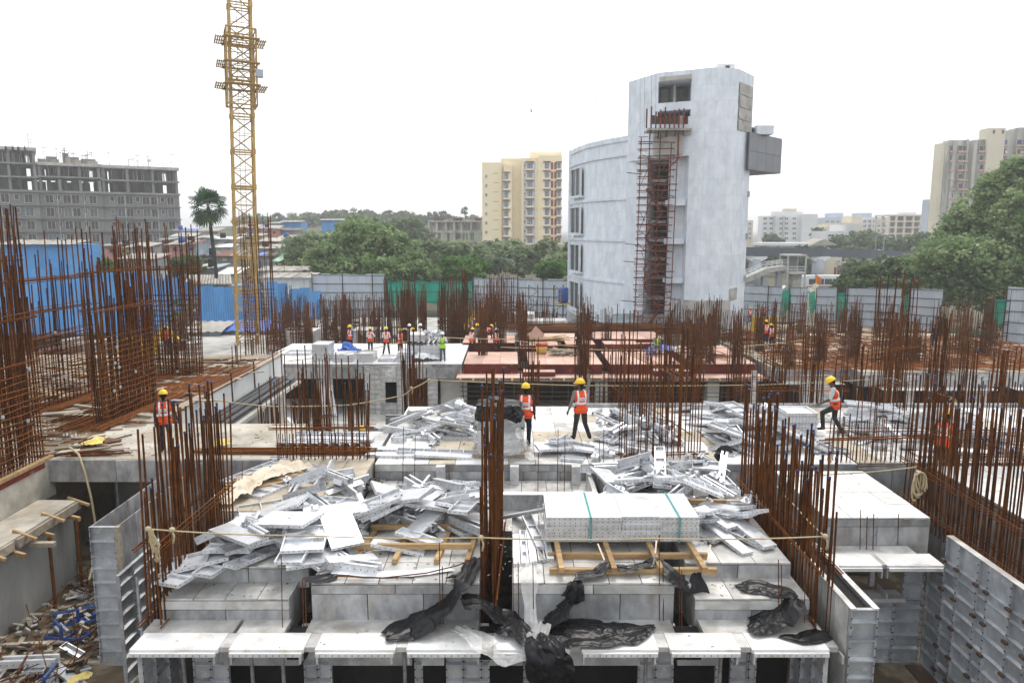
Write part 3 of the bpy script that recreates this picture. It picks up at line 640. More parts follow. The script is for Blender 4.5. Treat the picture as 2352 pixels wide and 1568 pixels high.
for yt in (493, 507, 521, 535, 549):
    a, b = Q(2043, yt, 345), Q(2132, yt - 1, 345); lbox(t, 'floor_slab', 'far_cream', a.x, b.x, 0, 14, a.z - .6, a.z)
for x in (2044, 2061, 2080, 2100, 2117, 2131):
    a, b = Q(x, 493, 345), Q(x, 575, 345)
    for dy in (.6, 7, 13): lbox(t, 'column', 'far_cream', a.x - .4, a.x + .4, dy - .4, dy + .4, b.z, a.z - .1)
a, b = Q(2043, 497, 350), Q(2132, 560, 350); lbox(t, 'inner_wall', 'block_grey', a.x + 2, b.x - 1, 6, 6.3, b.z, a.z)
a, b = Q(2072, 488, 350), Q(2101, 493, 350); lbox(t, 'roof_room', 'far_white', a.x, b.x, 4, 9, b.z, a.z)
for (x, y, wv, hv, m_, lab) in [(560, 490, 14, 30, 'far_blue', 'very pale hazy block behind the crane mast'), (587, 494, 16, 24, 'green_net', 'hazy block wrapped in green netting behind the crane mast'), (665, 488, 13, 14, 'far_blue', 'tiny pale block on the horizon behind the wooded ridge')]:
    q = Q(x, y, 520); kk = 520 / FPX; t = thing('hazy_block', (q.x, 520, q.z - hv * kk), lab, 'building')
    lbox(t, 'wall', m_, -wv * kk / 2, wv * kk / 2, 0, 10, -6, hv * kk * .9); lbox(t, 'roof_room', 'far_white', -wv * kk * .2, wv * kk * .2, 2, 7, hv * kk * .9, hv * kk)
    for r in range(4): window(t, -wv * kk * .2, hv * kk * (.2 + .17 * r), 1.1, 1.2, -.02, 'far_white', 'glass_grey', .1, .1, 0); window(t, wv * kk * .2, hv * kk * (.2 + .17 * r), 1.1, 1.2, -.02, 'far_white', 'glass_grey', .1, .1, 0)

# ---- elevated guideway, footbridge, road
t = thing('elevated_beam', (0, 150, G), 'dark grey elevated guideway beam on round piers crossing behind the fence', 'bridge')
pts = [(1690, 577, 143), (1790, 578, 146), (1880, 580, 150), (1990, 583, 156), (2085, 586, 163)]
m_ = MB()
for (a, b) in zip(pts, pts[1:]):
    p, q = Q(*a), Q(*b); m_.bar(p, q, 1.6, 1.62)
m_.build('beam', 'beam_grey', t)
for (x, Y) in [(1735, 144.4), (1880, 150), (2027, 158.6)]:
    q = Q(x, 590, Y)
    MB().tube((q.x, Y, G), (q.x, Y, q.z - .4), 1.15, n=16).build('pier', 'pier_grey', t, True)
    m_ = MB().prism([(q.x - 2, q.z + .1), (q.x + 2, q.z + .1), (q.x + 2, q.z - .25), (q.x + 1, q.z - .8), (q.x - 1, q.z - .8), (q.x - 2, q.z - .25)], Y - .9, Y + .9)
    m_.v = [(v[0], v[2], v[1]) for v in m_.v]; m_.f = [f[::-1] for f in m_.f]; m_.build('pier_cap', 'frame_white', t)
def lamp_post(x, yt, Y, label):
    q = Q(x, yt, Y); g = hz(q.x, Y)
    t = thing('street_lamp', (q.x, Y, g), label, 'street lamp'); h = q.z - g
    MB().tube((0, 0, 0), (0, 0, h), .09, .06, 6).build('pole', 'pier_grey', t, world=False)
    MB().path([(0, 0, h - .2), (.5, 0, h + .1), (1.3, 0, h + .15)], .05, 5).build('arm', 'pier_grey', t, world=False); MB().box(1.0, 1.7, -.12, .12, h + .1, h + .24).build('lamp_head', 'frame_white', t, world=False)
lamp_post(2013, 540, 158, 'twin headed lamp post standing just above the elevated beam'); lamp_post(2031, 546, 160, 'shorter lamp post on the guideway beside a taller one')
lamp_post(1923, 604, 148, 'street lamp before the red striped block under the beam'); lamp_post(1994, 606, 146, 'street lamp rising out of the dark mango tree')
mb = MB(); mb.box(20, 220, 128, 142, G - .02, G + .02); struct('road', mb, 'road')
# footbridge with ramp
t = thing('footbridge', (0, 128, G), 'concrete footbridge ramp with railings leading to a boxy landing', 'footbridge')
a, b, c = Q(1705, 645, 128), Q(1760, 620, 128), Q(1802, 614, 128)
m_ = MB(); m_.bar(a, b, 2.4, .9); m_.bar(b, c, 2.4, .8); m_.build('ramp', 'concrete', t)
for dy in (-1.1, 1.1):
    for h in (.5, .9):
        for (p, q) in ((a, b), (b, c)): rod('handrail', 'frame_white', t, p + Vector((0, dy, .4 + h)), q + Vector((0, dy, .4 + h)), .09)
    for k in range(9): p = a.lerp(c, k / 8); p.z = (a.lerp(b, k / 5.2) if k < 5 else b.lerp(c, (k - 5.2) / 3)).z; rod('baluster', 'frame_white', t, p + Vector((0, dy, .3)), p + Vector((0, dy, 1.4)), .08)
p, q = Q(1800, 584, 128), Q(1841, 628, 128)
lbox(t, 'landing_roof', 'concrete', p.x, q.x, -2, 2, p.z - .25 - G, p.z - G); lbox(t, 'landing_floor', 'concrete', p.x, q.x, -2, 2, q.z - G, q.z + .35 - G)
for x in (p.x + .12, q.x - .12):
    for dy in (-1.9, 1.9): lbox(t, 'post', 'concrete', x - .12, x + .12, dy - .12, dy + .12, 0, p.z - .25 - G)
lbox(t, 'back_panel', 'clad_grey', p.x + .25, q.x - .25, 1.6, 1.7, q.z + .35 - G, p.z - .25 - G); lbox(t, 'stem', 'concrete', p.x + 1.4, p.x + 2.9, -1, 1, 0, q.z - G)
lbox(t, 'parapet_rail', 'frame_white', p.x + .25, q.x - .25, -1.95, -1.85, q.z + 1.2 - G, q.z + 1.3 - G); lbox(t, 'parapet_rail', 'frame_white', p.x + .25, q.x - .25, -1.95, -1.85, q.z + .75 - G, q.z + .85 - G)
for x in (1755, 1788, 1722): r_ = Q(x, 640, 128); lbox(t, 'pier', 'pier_grey', r_.x - .4, r_.x + .4, -.6, .6, 0, (a.lerp(c, (x - 1705) / 97)).z - .3 - G)
# long shed roof and red striped block under the beam
t = thing('market_shed', (0, 200, G), 'long low shed with pale sheet roofs and a gabled end behind the beam', 'shed')
p, q = Q(1750, 553, 200), Q(1868, 562, 200); lbox(t, 'roof', 'far_white', p.x, q.x, 0, 8, q.z - .3 - G, q.z + .5 - G); lbox(t, 'wall', 'weathered', p.x + .5, q.x - .5, .5, 7.5, 0, q.z - .3 - G)
a, b, c = Q(1858, 565, 198), Q(1893, 549, 198), Q(1926, 563, 198)
m_ = MB(); m_.add([a, b, c, a + Vector((0, 9, 0)), b + Vector((0, 9, 0)), c + Vector((0, 9, 0))], [(0, 2, 1), (5, 3, 4), (0, 1, 4, 3), (1, 2, 5, 4), (0, 3, 5, 2)]); m_.build('gable_roof', 'asbestos', t)
far_block('red_striped_block', 'small block with red stripes and laundry seen under the beam', 175, 1917, 1934, 590, 'far_cream', 4, [1925], 600, 11, 10, 6, 8, [(1916, 1935, 614, -1, 'trim_red'), ], 'inner_shade')
# vehicles on the road
def car(name, label, q, L, W, H, mat, bus=False):
    t = thing(name, q, label, 'bus' if bus else 'car')
    def prof(pts, y0, y1, nm, mat_, par=t):
        m = MB(); n = len(pts); m.add([(x, y0, z) for x, z in pts] + [(x, y1, z) for x, z in pts], [tuple(range(n)), tuple(range(2 * n - 1, n - 1, -1))] + [(i + n, (i + 1) % n + n, (i + 1) % n, i) for i in range(n)])
        return m.build(nm, mat_, par, world=False)
    if bus:
        prof([(0, .4), (L, .4), (L, H - .2), (L - .2, H), (.2, H), (0, H - .3)], 0, W, 'body', mat)
        for k in range(6): lbox(t, 'window', 'glass_dark', .5 + k * (L - 1) / 6, .35 + (k + 1) * (L - 1) / 6, -.03, .02, H * .5, H * .82)
        lbox(t, 'stripe', 'trim_red', .1, L - .1, -.02, .01, H * .36, H * .42)
    else:
        prof([(0, .35), (L, .35), (L, .8), (L * .97, .95), (L * .78, 1.02), (L * .62, H), (L * .2, H), (L * .05, 1.0), (0, .9)], 0, W, 'body', mat)
        prof([(L * .09, 1.03), (L * .72, 1.03), (L * .61, H - .08), (L * .21, H - .08)], -.02, W + .02, 'window', 'glass_dark')
    for x in (L * .18, L * .8):
        for y in (-.04, W - .2):
            wl = MB().tube((x, y, .34), (x, y + .24, .34), .34, n=12).build('wheel', 'tyre', t, world=False); MB().tube((x, y - .01, .34), (x, y + .25, .34), .18, n=8).build('hub', 'prop_grey', wl, world=False)
p = P(1715, 658, G); car('parked_car', 'white car on the road seen between the tower and the footbridge', Vector((p.x, 131, G + .02)), 4.4, 1.8, 1.55, 'car_white')
car('city_bus', 'white bus with a dark window band on the road under the beam', Vector((Q(1852, 640, 134).x, 134, G + .02)), 9.5, 2.5, 3.2, 'car_white', True)
q = Q(1815, 655, 100); t = thing('saffron_flag', (q.x + 3.4, 100, G), 'small orange pennant on a pole behind the grey fence', 'flag')
p = Q(1873, 628, 100); rod('pole', 'steel_brown', t, (p.x, 100, G), (p.x, 100, p.z), .07)
m_ = MB(); m_.grid([(p.x + .1 + .25 * i, 100 + .1 * math.sin(i * 1.3), p.z - .1 - (1.3 * j) - .18 * i * (1 - j)) for j in (0, 1) for i in range(4)], 4, 2); m_.build('pennant', 'orange_flag', t)
q = Q(1873, 668, 90); t = thing('shrine_dome', (q.x, 90, G), 'small cream ribbed shrine dome behind the gap in the grey fence', 'shrine')
m_ = MB(); 
for j in range(9): z_ = .0 + j * .62; m_.tube((q.x, 90, G + 1.6 + z_ * .6), (q.x, 90, G + 1.6 + z_ * .6 + .3), 1.1 * (1 - (j / 9.5) ** 2), n=14)
m_.box(q.x - 1.3, q.x + 1.3, 88.9, 91.1, G, G + 1.6); m_.build('dome', 'far_cream', t); MB().tube((q.x, 90, G + 4.8), (q.x, 90, G + 5.5), .08, .02, 6).build('finial', 'machine_yellow', t)

# ================================================================ the hut settlement on the slope
hut_words = {0: 'pink', 1: 'pale blue', 2: 'ochre', 3: 'brown grey', 4: 'dark grey', 5: 'whitish', 6: 'rust brown', 7: 'blue grey'}
HUTS = [  # x0, x1, y top of wall, y foot, distance, wall, roof colour, windows, storeys, label detail
 (388, 420, 564, 602, 104, 0, 'asbestos', [(402, 573, 8, 8), (416, 575, 3, 4)], 'with ragged roof next to the garden tree'),
 (372, 392, 553, 600, 108, 6, 'asbestos', [], 'tall and windowless beside the pink hut'),
 (422, 452, 562, 598, 106, 1, 'asbestos', [(441, 572, 7, 6)], 'stained at the foot beside the pink hut'),
 (280, 362, 596, 650, 98, 5, 'asbestos', [(321, 598, 11, 7)], 'with a wide rough wall behind the tall rebar'),
 (274, 300, 571, 598, 112, 2, 'asbestos', [(285, 578, 6, 6)], 'with a flat ledge below the grey apartment block'),
 (300, 345, 568, 592, 110, 3, 'asbestos', [(322, 578, 7, 7)], 'with a sagging ledge below the grey apartment block'),
 (240, 272, 566, 600, 111, 0, 'asbestos', [(256, 575, 7, 8)], 'with awning behind the tall rebar'),
 (395, 440, 545, 566, 132, 5, 'asbestos', [(412, 555, 7, 5)], 'under a patched roof above the pink hut'),
 (400, 445, 531, 548, 158, 3, 'tarp_blue', [(423, 541, 7, 4)], 'with a slanting tarpaulin roof at the grey block corner'),
 (452, 480, 548, 572, 128, 7, 'asbestos', [(462, 559, 6, 5)], 'with sheet roof behind the palm trunk'),
 (470, 540, 551, 568, 130, 1, 'far_white', [(486, 558, 6, 4), (520, 558, 6, 4)], 'with a long glazed front behind the palm'),
 (488, 530, 570, 588, 116, 5, 'tarp_white', [(500, 577, 6, 5)], 'with bright sheeted terrace behind the palm'),
 (462, 500, 590, 612, 106, 4, 'black_plastic', [(474, 600, 6, 5)], 'draped in black sheet by the palm trunk'),
 (500, 545, 590, 632, 102, 3, 'hut6', [(516, 596, 8, 6)], 'with rusty roof beside the crane mast'),
 (455, 500, 618, 655, 94, 4, 'asbestos', [(470, 636, 6, 9)], 'with a dark canopy at the palm foot'),
 (505, 545, 632, 655, 93, 5, 'far_white', [(520, 644, 7, 5)], 'with low pale roof above the blue fence'),
 (545, 600, 543, 566, 140, 2, 'asbestos', [(569, 548, 9, 5), (585, 548, 9, 5)], 'with barred windows behind the crane mast'),
 (598, 640, 556, 574, 128, 4, 'asbestos', [(612, 562, 6, 5)], 'with water tanks on its roof by the mast'),
 (595, 640, 572, 590, 120, 1, 'asbestos', [(608, 580, 7, 4), (628, 580, 6, 4)], 'with a cluttered balcony by the mast'),
 (590, 650, 590, 628, 108, 7, 'tarp_blue', [(620, 600, 7, 5), (638, 602, 6, 5)], 'with a blue sheeted roof by the mast'),
 (598, 640, 526, 545, 176, 0, 'asbestos', [(612, 534, 7, 5), (630, 534, 5, 6)], 'with hanging laundry under the bright blue shed'),
 (640, 690, 530, 548, 178, 4, 'black_plastic', [(655, 538, 6, 4)], 'under black sheet beside the feathery tree'),
 (545, 592, 524, 542, 178, 6, 'asbestos', [(560, 532, 6, 4)], 'on the skyline behind the crane mast'),
 (445, 500, 532, 548, 165, 3, 'asbestos', [(470, 540, 6, 4)], 'on the skyline behind the palm crown'),
 (640, 672, 548, 566, 150, 5, 'asbestos', [(655, 556, 6, 4)], 'below the black sheeted hut'),
 (620, 640, 514, 528, 190, 4, 'asbestos', [], 'dark and tall beside the bright blue shed'),
]
for i, (xa, xb, yt, yf, Y, wc, roof, wins, det) in enumerate(HUTS):
    p, q = Q(xa, yt, Y), Q(xb, yf, Y); cx = (p.x + q.x) / 2; wd = q.x - p.x; zt = p.z; dep = max(3.5, wd * .7)
    zb = min(q.z, hz(cx, Y)) - .3
    t = thing('hillside_hut', (cx, Y, zb), '%s hut %s' % (hut_words[wc], det), 'hut', 'huts crowded on the slope')
    lbox(t, 'wall', 'hut%d' % wc, -wd / 2, wd / 2, 0, dep, 0, zt - zb)
    # lean-to roof: corrugated sheets
    n = max(3, int(wd / .9)); sl = uni(.08, .2)
    for k in range(n):
        a = -wd / 2 - .35 + (wd + .7) * k / n; b = a + (wd + .7) / n * 1.04
        s = MB(); dz = uni(-.05, .06); yo = uni(-.75, -.45)
        s.add([(a, yo, zt - zb + .1 + dz), (b, yo, zt - zb + .1 + dz), (b, dep + .3, zt - zb + .1 + sl * dep + dz), (a, dep + .3, zt - zb + .1 + sl * dep + dz), (a, yo, zt - zb + .17 + dz), (b, yo, zt - zb + .17 + dz), (b, dep + .3, zt - zb + .17 + sl * dep + dz), (a, dep + .3, zt - zb + .17 + sl * dep + dz)],
              [(0, 3, 2, 1), (4, 5, 6, 7), (0, 1, 5, 4), (1, 2, 6, 5), (2, 3, 7, 6), (3, 0, 4, 7)])
        s.build('roof_sheet', roof if random.random() < .8 else random.choice(['tin_roof', 'asbestos', 'hut6']), t, world=False)
    for (x, y, wv, hv) in wins:
        r_ = Q(x, y, Y); kk = Y / FPX
        window(t, r_.x - cx, r_.z - zb, wv * kk, hv * kk, -.02, 'frame_white' if i % 2 else 'steel_brown', 'inner_shade', .09, .1, 1)
    if i % 2 == 0:
        x = uni(-.3, .3) * wd; MB().tube((x, dep * .3, zt - zb + .2), (x, dep * .3, zt - zb + 1.2), .5, .46, 10).build('water_tank', 'dark' if i % 8 else 'blue_plastic', t, True, False)
    if i % 3 == 0: lbox(t, 'hanging_cloth', random.choice(['shirt_white', 'tarp_blue', 'shirt_maroon']), -wd * .1, wd * .05, -.25, -.2, (zt - zb) * .5, (zt - zb) * .75)
for (xa, xb, yt, yf, Y, lab) in [(648, 691, 510, 523, 195, 'bright blue sheet metal shed on the skyline above the huts'), (738, 785, 506, 517, 200, 'small blue sheet metal shed half hidden by the large rounded tree'), (8, 165, 562, 640, 78, 'big bright blue sheet metal shed with an overhanging roof behind the tall rebar'), (606, 712, 638, 690, 88, 'pale plastered shed with a corrugated roof behind the blue fence'), (598, 690, 622, 645, 96, 'weathered flat roofed house with black roof edge behind the plastered shed')]:
    p, q = Q(xa, yt, Y), Q(xb, yf, Y); zb = min(q.z, hz(p.x, Y)) - .2; wd = q.x - p.x
    t = thing('sheet_shed', (p.x, Y, zb), lab, 'shed'); blue = 'blue sheet' in lab
    n = max(4, int(wd / 1.1)) if blue else 1
    for k in range(n): lbox(t, 'wall_sheet', 'fence_blue' if blue else 'white_wall', wd * k / n + (.015 if blue else 0), wd * (k + 1) / n, (-.03 if k % 2 else 0) * blue, 6, 0, p.z - zb)
    for k in range(max(4, int(wd / 1.0))):
        m = max(4, int(wd / 1.0)); a = -.5 + (wd + 1) * k / m
        s = MB(); z_ = p.z - zb + .05; s.path([(a + .2, -.8, z_), (a + .2, 3.5, z_ + .4)], .09, 6); s.add([(a, -.7, z_), (a + (wd + 1) / m, -.7, z_), (a + (wd + 1) / m, 3.5, z_ + .38), (a, 3.5, z_ + .38)], [(0, 1, 2, 3)]); s.build('roof_sheet', 'asbestos', t, world=False)
    if not blue: window(t, wd * .36, (p.z - zb) * .5, 2.3 if Y < 90 else 1.6, .9, -.02, 'frame_white', 'glass_grey', .08, .1, 2)
# asbestos roof just behind the fence, a flag of pale green cloth
p = Q(440, 655, 84); t = thing('corrugated_lean_to', (p.x, 84, G), 'pale corrugated lean-to roof rising behind the blue fence', 'shed')
for k in range(15):
    a = Q(430 + k * 7.1 - (6 if k < 4 else 0), 653, 83); b = Q(438 + k * 6.4, 633, 88)
    rod('roof_sheet', 'asbestos', t, a, b, .32)
lbox(t, 'wall', 'hut4', -1, 5, .5, 4, 0, a.z - G - .3)
q = Q(651, 575, 94); t = thing('cloth_flag', (q.x, 94, hz(q.x, 94)), 'pale green cloth flying from a thin pole before the feathery tree', 'flag')
rod('pole', 'steel_brown', t, (q.x, 94, hz(q.x, 94)), q, .06)
m_ = MB(); rows = []
for j in range(4):
    for i in range(8):
        u = i / 7; r_ = Q(651 - 26 * u, 577 + 22 * u ** .7 + (18 * (j / 3) * (1 - u) ** .8), 94); rows.append((r_.x, 94 + .35 * math.sin(3.5 * u + j), r_.z))
m_.grid(rows, 8, 4); m_.build('cloth', 'pale_green_cloth', t, True)
for (x, y, lab) in [(1220, 258, 'dark bird with raised wings gliding over the yellow block'), (1368, 225, 'small bird with spread wings near the tall white tower')]:
    q = Q(x, y, 120); t = thing('bird', q, lab, 'bird'); s = 1 if x < 1300 else .7
    b_ = MB(); b_.path([(-.28 * s, 0, -.1 * s), (-.1 * s, 0, 0), (.1 * s, 0, .05 * s), (.24 * s, 0, .12 * s)], [.01, .07 * s, .06 * s, .015], 6); b_.build('body', 'dark', t, True, False)
    w_ = MB(); zz = .42 if x < 1300 else .06
    for sd_ in (-1, 1): w_.add([(0, 0, .02), (.1 * s, 0, .02), (.05 * s, sd_ * .45 * s, zz * s), (-.12 * s, sd_ * .8 * s, zz * 1.3 * s), (-.1 * s, sd_ * .3 * s, zz * .6 * s)], [(0, 1, 2, 4), (4, 2, 3)])
    w_.build('wings', 'dark', t, world=False)
# ---- undergrowth behind the fences, too dense to count
rg = random.Random(9); L = []
for i in range(90):
    L.append((890 + (i % 45) * 9.6, (rg.uniform(566, 588) if i < 45 else rg.uniform(588, 622)), rg.uniform(14, 24), rg.uniform(9, 15), rg.uniform(-25, 30)))
for i in range(26): L.append((620 + i * 12, rg.uniform(590, 625), rg.uniform(12, 20), rg.uniform(8, 12), rg.uniform(-20, 5)))
Lb = lobes_px(150, L); o = leaves('undergrowth', None, [l[:3] for l in Lb], [l[3:] for l in Lb], 60000, .95, 'leaf_olive', 91, (0, 0, 0), .2, .3); tag(o, 'pale green undergrowth on the slope behind the fences', 'undergrowth', kind='stuff')
L = []
for i in range(44): L.append((1690 + i * 16, rg.uniform(575, 640), rg.uniform(14, 24), rg.uniform(9, 16), rg.uniform(-10, 40)))
Lb = lobes_px(195, L); o = leaves('roadside_undergrowth', None, [l[:3] for l in Lb], [l[3:] for l in Lb], 34000, 1.0, 'leaf_dark', 92, (0, 0, 0), .2, .3); tag(o, 'hazy green undergrowth along the road beyond the beam', 'undergrowth', kind='stuff')
# ================================================================ fences of corrugated sheet
_sheet = {}
def sheet_mesh(mat, wd, ht, ribs=4):
    key = (mat, round(wd, 2), round(ht, 2))
    if key not in _sheet:
        m = MB(); xs = []; 
        for k in range(ribs):
            a = wd * k / ribs; g = wd / ribs
            xs += [(a, 0), (a + g * .55, 0), (a + g * .68, -.035), (a + g * .87, -.035)]
        xs.append((wd, 0)); n = len(xs)
        m.add([(x, y, z) for (x, y) in xs for z in (0, ht)] , [(2 * i, 2 * i + 2, 2 * i + 3, 2 * i + 1) for i in range(n - 1)])
        m.add([(x, y + .012, z) for (x, y) in xs for z in (0, ht)], [(2 * i + 1, 2 * i + 3, 2 * i + 2, 2 * i) for i in range(n - 1)])
        _sheet[key] = m.mesh('fence_sheet', mat)
    return _sheet[key]
def fence(label, segs, mat, rails=5, post_every=3, tiers=2, frame='fence_frame', jag=.12, stay=True):
    """segs: (x0, x1, top y at x0, top y at x1, distance at x0, distance at x1) in picture units"""
    p0 = Q(segs[0][0], 640, segs[0][4]); t = thing('sheet_fence', (p0.x, p0.y, G), label, 'fence'); L = Vector(t.location)
    cnt = 0
    for (xa, xb, ya, yb, Ya, Yb) in segs:
        A, B = Q(xa, ya, Ya), Q(xb, yb, Yb); d = Vector((B.x - A.x, B.y - A.y, 0)); ln = d.length; d.normalize()
        n = max(1, round(ln / 1.05)); wd = ln / n; ang = math.atan2(d.y, d.x); nr = Vector((d.y, -d.x, 0))
        if nr.y > 0: nr = -nr
        for k in range(n):
            zt = A.z + (B.z - A.z) * (k + .5) / n - G + uni(-jag, jag * .4)
            hh = zt / tiers
            for i in range(tiers):
                p = A + d * (wd * k) - L; yo = nr * (.02 * ((k + i) % 2) + .015 * i)
                link('fence_sheet', sheet_mesh(mat, wd * 1.01, hh * (1.0 if i == tiers - 1 else 1.04)), t, (p.x + yo.x, p.y + yo.y, hh * i), (R(uni(-.6, .6)), R(uni(-.5, .5)), ang))
        if rails:
            for r in range(rails):
                za = (A.z - G) * (r + .5) / rails + .35; zb = (B.z - G) * (r + .5) / rails + .35
                a = Vector((A.x, A.y, G + za)) + nr * .12; b = Vector((B.x, B.y, G + zb)) + nr * .12
                rod('rail', frame, t, a, b, .07, 5)
            k = 0.0
            while k <= ln + .01:
                p = A + d * k + nr * .2; rod('post', frame, t, (p.x, p.y, G), (p.x, p.y, A.z + (B.z - A.z) * k / ln + uni(-.2, .4)), .11, 5)
                if stay and cnt % 2 == 0:
                    rod('stay', frame, t, (p.x, p.y, G + 3.2), (p.x + nr.x * 1.6, p.y + nr.y * 1.6, G), .08, 5)
                cnt += 1; k += post_every
    return t
fence('dented blue corrugated sheet fence in two tiers behind the tall rebar and the crane', [
    (-10, 175, 612, 613, 64, 67), (177, 205, 613, 614, 67, 68), (206, 350, 616, 631, 68, 72), (352, 413, 635, 637, 72, 74), (421, 437, 648, 648, 75, 75.5), (444, 534, 652, 655, 76, 79), (536, 600, 650, 649, 79, 81),
    (612, 660, 648, 649, 81, 83), (664, 713, 660, 661, 83, 84), (714, 737, 664, 666, 84, 85)], 'fence_blue', rails=0, stay=False, jag=.25)
# slim lattice posts that hold the blue fence
def lattice_mast(x, yt, Y, label, wd=.45, cat='mast'):
    q = Q(x, yt, Y); t = thing('lattice_post', (q.x, Y, G), label, cat, 'lattice posts along the fence'); h = q.z - G
    for sx in (-1, 1):
        for sy in (-1, 1): link('leg', unit_rod('fence_frame', 5), t, (sx * wd / 2, sy * wd / 2, 0), None, (.07, .07, h))
    n = int(h / .6)
    for k in range(n):
        z = k * h / n; z2 = (k + 1) * h / n; s = 1 if k % 2 else -1
        rod('lacing', 'fence_frame', t, Vector(t.location) + Vector((-s * wd / 2, -wd / 2, z)), Vector(t.location) + Vector((s * wd / 2, -wd / 2, z2)), .045, 4)
        rod('lacing', 'fence_frame', t, Vector(t.location) + Vector((-wd / 2, -s * wd / 2, z)), Vector(t.location) + Vector((-wd / 2, s * wd / 2, z2)), .045, 4)
for (x, yt, Y, lab) in [(417, 638, 73.5, 'thin lattice post in the gap of the blue fence beside the tree stump'), (440, 642, 75, 'thin lattice post in the blue fence just past the tree stump'), (606, 648, 80, 'thin lattice post in the blue fence next to the crane mast'), (662, 655, 82, 'lattice post where the blue fence steps down'), (742, 686, 80, 'short lattice post at the end of the blue fence'), (1225, 655, 78, 'lattice post in front of the grey fence near the blue barrel'), (1283, 655, 76, 'lattice post carrying the yellow platform of the blue barrel'), (1362, 722, 68, 'short lattice post under the curved white wing')]:
    lattice_mast(x, yt, Y, lab, .5 if x < 700 else .95)
fence('tall grey corrugated fence with dark rails beside the blue fence end', [(716, 882, 628, 630, 88, 90)], 'fence_grey', 6, 3.5, 2)
fence('tall grey corrugated fence with dark rails beside the curved white wing', [(1087, 1190, 637, 638, 90, 89), (1191, 1312, 640, 642, 88, 84)], 'fence_grey', 6, 3.5, 2)
fence('low grey corrugated fence seen past the tall pale tower foot', [(1690, 1797, 652, 657, 92, 89), (1816, 1857, 658, 658, 88, 86.5), (1878, 1922, 659, 659, 86, 84.5)], 'fence_grey', 5, 4, 2)
fence('row of tall pale grey sheets on rails in front of the dark mango tree', [(1945, 2071, 660, 661, 83.5, 79.5)], 'fence_grey', 6, 3.5, 2)
fence('narrow row of pale grey sheets next to the green netting strip by the huge tree', [(2093, 2166, 663, 665, 78.5, 75.5)], 'fence_grey', 6, 3.5, 2)
fence('tall pale grey sheets in front of the huge tree trunk', [(2316, 2420, 660, 662, 69, 66)], 'fence_grey', 6, 3.5, 2)
def net(label, xa, xb, ya, yb, yba, ybb, Y, Y2, frame=True, seed=1):
    rg = random.Random(seed); A, B = Q(xa, ya, Y), Q(xb, yb, Y2); A2, B2 = Q(xa, yba, Y), Q(xb, ybb, Y2)
    t = thing('safety_net', (A.x, A.y, G), label, 'net'); nu = max(6, int(abs(B.x - A.x) * 1.6)); nv = 9; pts = []
    for j in range(nv):
        for i in range(nu):
            u, v = i / (nu - 1), j / (nv - 1); p = A.lerp(B, u).lerp(A2.lerp(B2, u), v)
            sag = .18 * abs(math.sin(u * math.pi * 5)) * (1 - v); wv = .16 * math.sin(u * 27 + v * 4) * (.3 + v) + rg.uniform(-.05, .05)
            pts.append((p.x + rg.uniform(-.05, .05), p.y + wv - .1, p.z - sag + (rg.uniform(-.7, .5) if j == nv - 1 else 0)))
    m = MB(); m.grid(pts, nu, nv); m.build('net', 'green_net', t, True)
    if frame:
        n = max(1, int(abs(B.x - A.x) / 3.2))
        for k in range(n + 1):
            p = A.lerp(B, k / n); rod('post', 'fence_frame', t, (p.x, p.y - .25, G), (p.x, p.y - .25, p.z + uni(.2, 1.3)), .12, 5)
        for r in range(5):
            a = Vector((A.x, A.y - .32, G + .5 + (A.z - G - .7) * r / 4)); b = Vector((B.x, B.y - .32, G + .5 + (B.z - G - .7) * r / 4)); rod('rail', 'fence_frame', t, a, b, .07, 5)
net('wide green safety net stretched on poles between two grey fences', 885, 1087, 643, 645, 702, 698, 89, 90, seed=2)
net('torn green net hanging in the gap by the footbridge', 1797, 1816, 668, 662, 722, 712, 88.5, 88, False, 3)
net('thin green net strip in the gap by the shrine dome', 1858, 1872, 672, 668, 712, 708, 86, 86, False, 4)
net('green net panel between two rows of pale grey sheets', 1922, 1945, 672, 673, 727, 727, 84, 83.5, True, 5)
net('narrow green net panel beside the narrow row of grey sheets', 2071, 2093, 678, 679, 733, 733, 79.3, 78.7, True, 6)
net('dark green net panel hung against the huge tree trunk', 2278, 2317, 688, 686, 752, 756, 70, 69, True, 7)
net('low green net along the ground below the huge tree', 2150, 2290, 752, 762, 788, 796, 76, 72, False, 8)

# ================================================================ the tall pale tower with its curved wing
t = thing('curved_tower', (14, 70, G), 'tall unfinished pale blue white tower with a curved lower wing and dark shaft', 'building')
TZ = Q(1570, 158, 63).z; WZ = 14.1; WB = -2.75
def qx(x, Y): return Q(x, 527, Y).x
# curved wing: front curve from its far end to the shaft
arc = []
for k in range(25):
    u = k / 24; x = 1311 + (1486 - 1311) * u; Y = float(np.interp(u, [0, .04, .1, .22, .45, .72, .91, 1], [83, 81, 78.8, 75.7, 72.3, 69.6, 67.6, 66.8])); arc.append((qx(x, Y), Y))
back = [(qx(1560, 82), 82), (qx(1330, 90), 90), (arc[0][0] + .2, 84)]
m = MB(); m.prism(arc + back, WB, WZ, 0, 0); m.build('wing_wall', 'tower_paint', t)
def arc_strip(name, mat, u0, u1, z0, z1, out, th=.1):
    i0, i1 = int(u0 * 24), int(u1 * 24); pts = arc[i0:i1 + 1]; outer = []
    for k, p in enumerate(pts):
        a = pts[max(k - 1, 0)]; b = pts[min(k + 1, len(pts) - 1)]; d = Vector((b[0] - a[0], b[1] - a[1], 0)).normalized(); nn = Vector((d.y, -d.x, 0))
        outer.append((p[0] + nn.x * out, p[1] + nn.y * out))
    inner = [(2 * p[0] - o[0], 2 * p[1] - o[1]) if False else (p[0], p[1] + .05) for p, o in zip(pts, outer)]
    mm = MB(); mm.prism(outer + inner[::-1], z0, z1); return mm.build(name, mat, t)
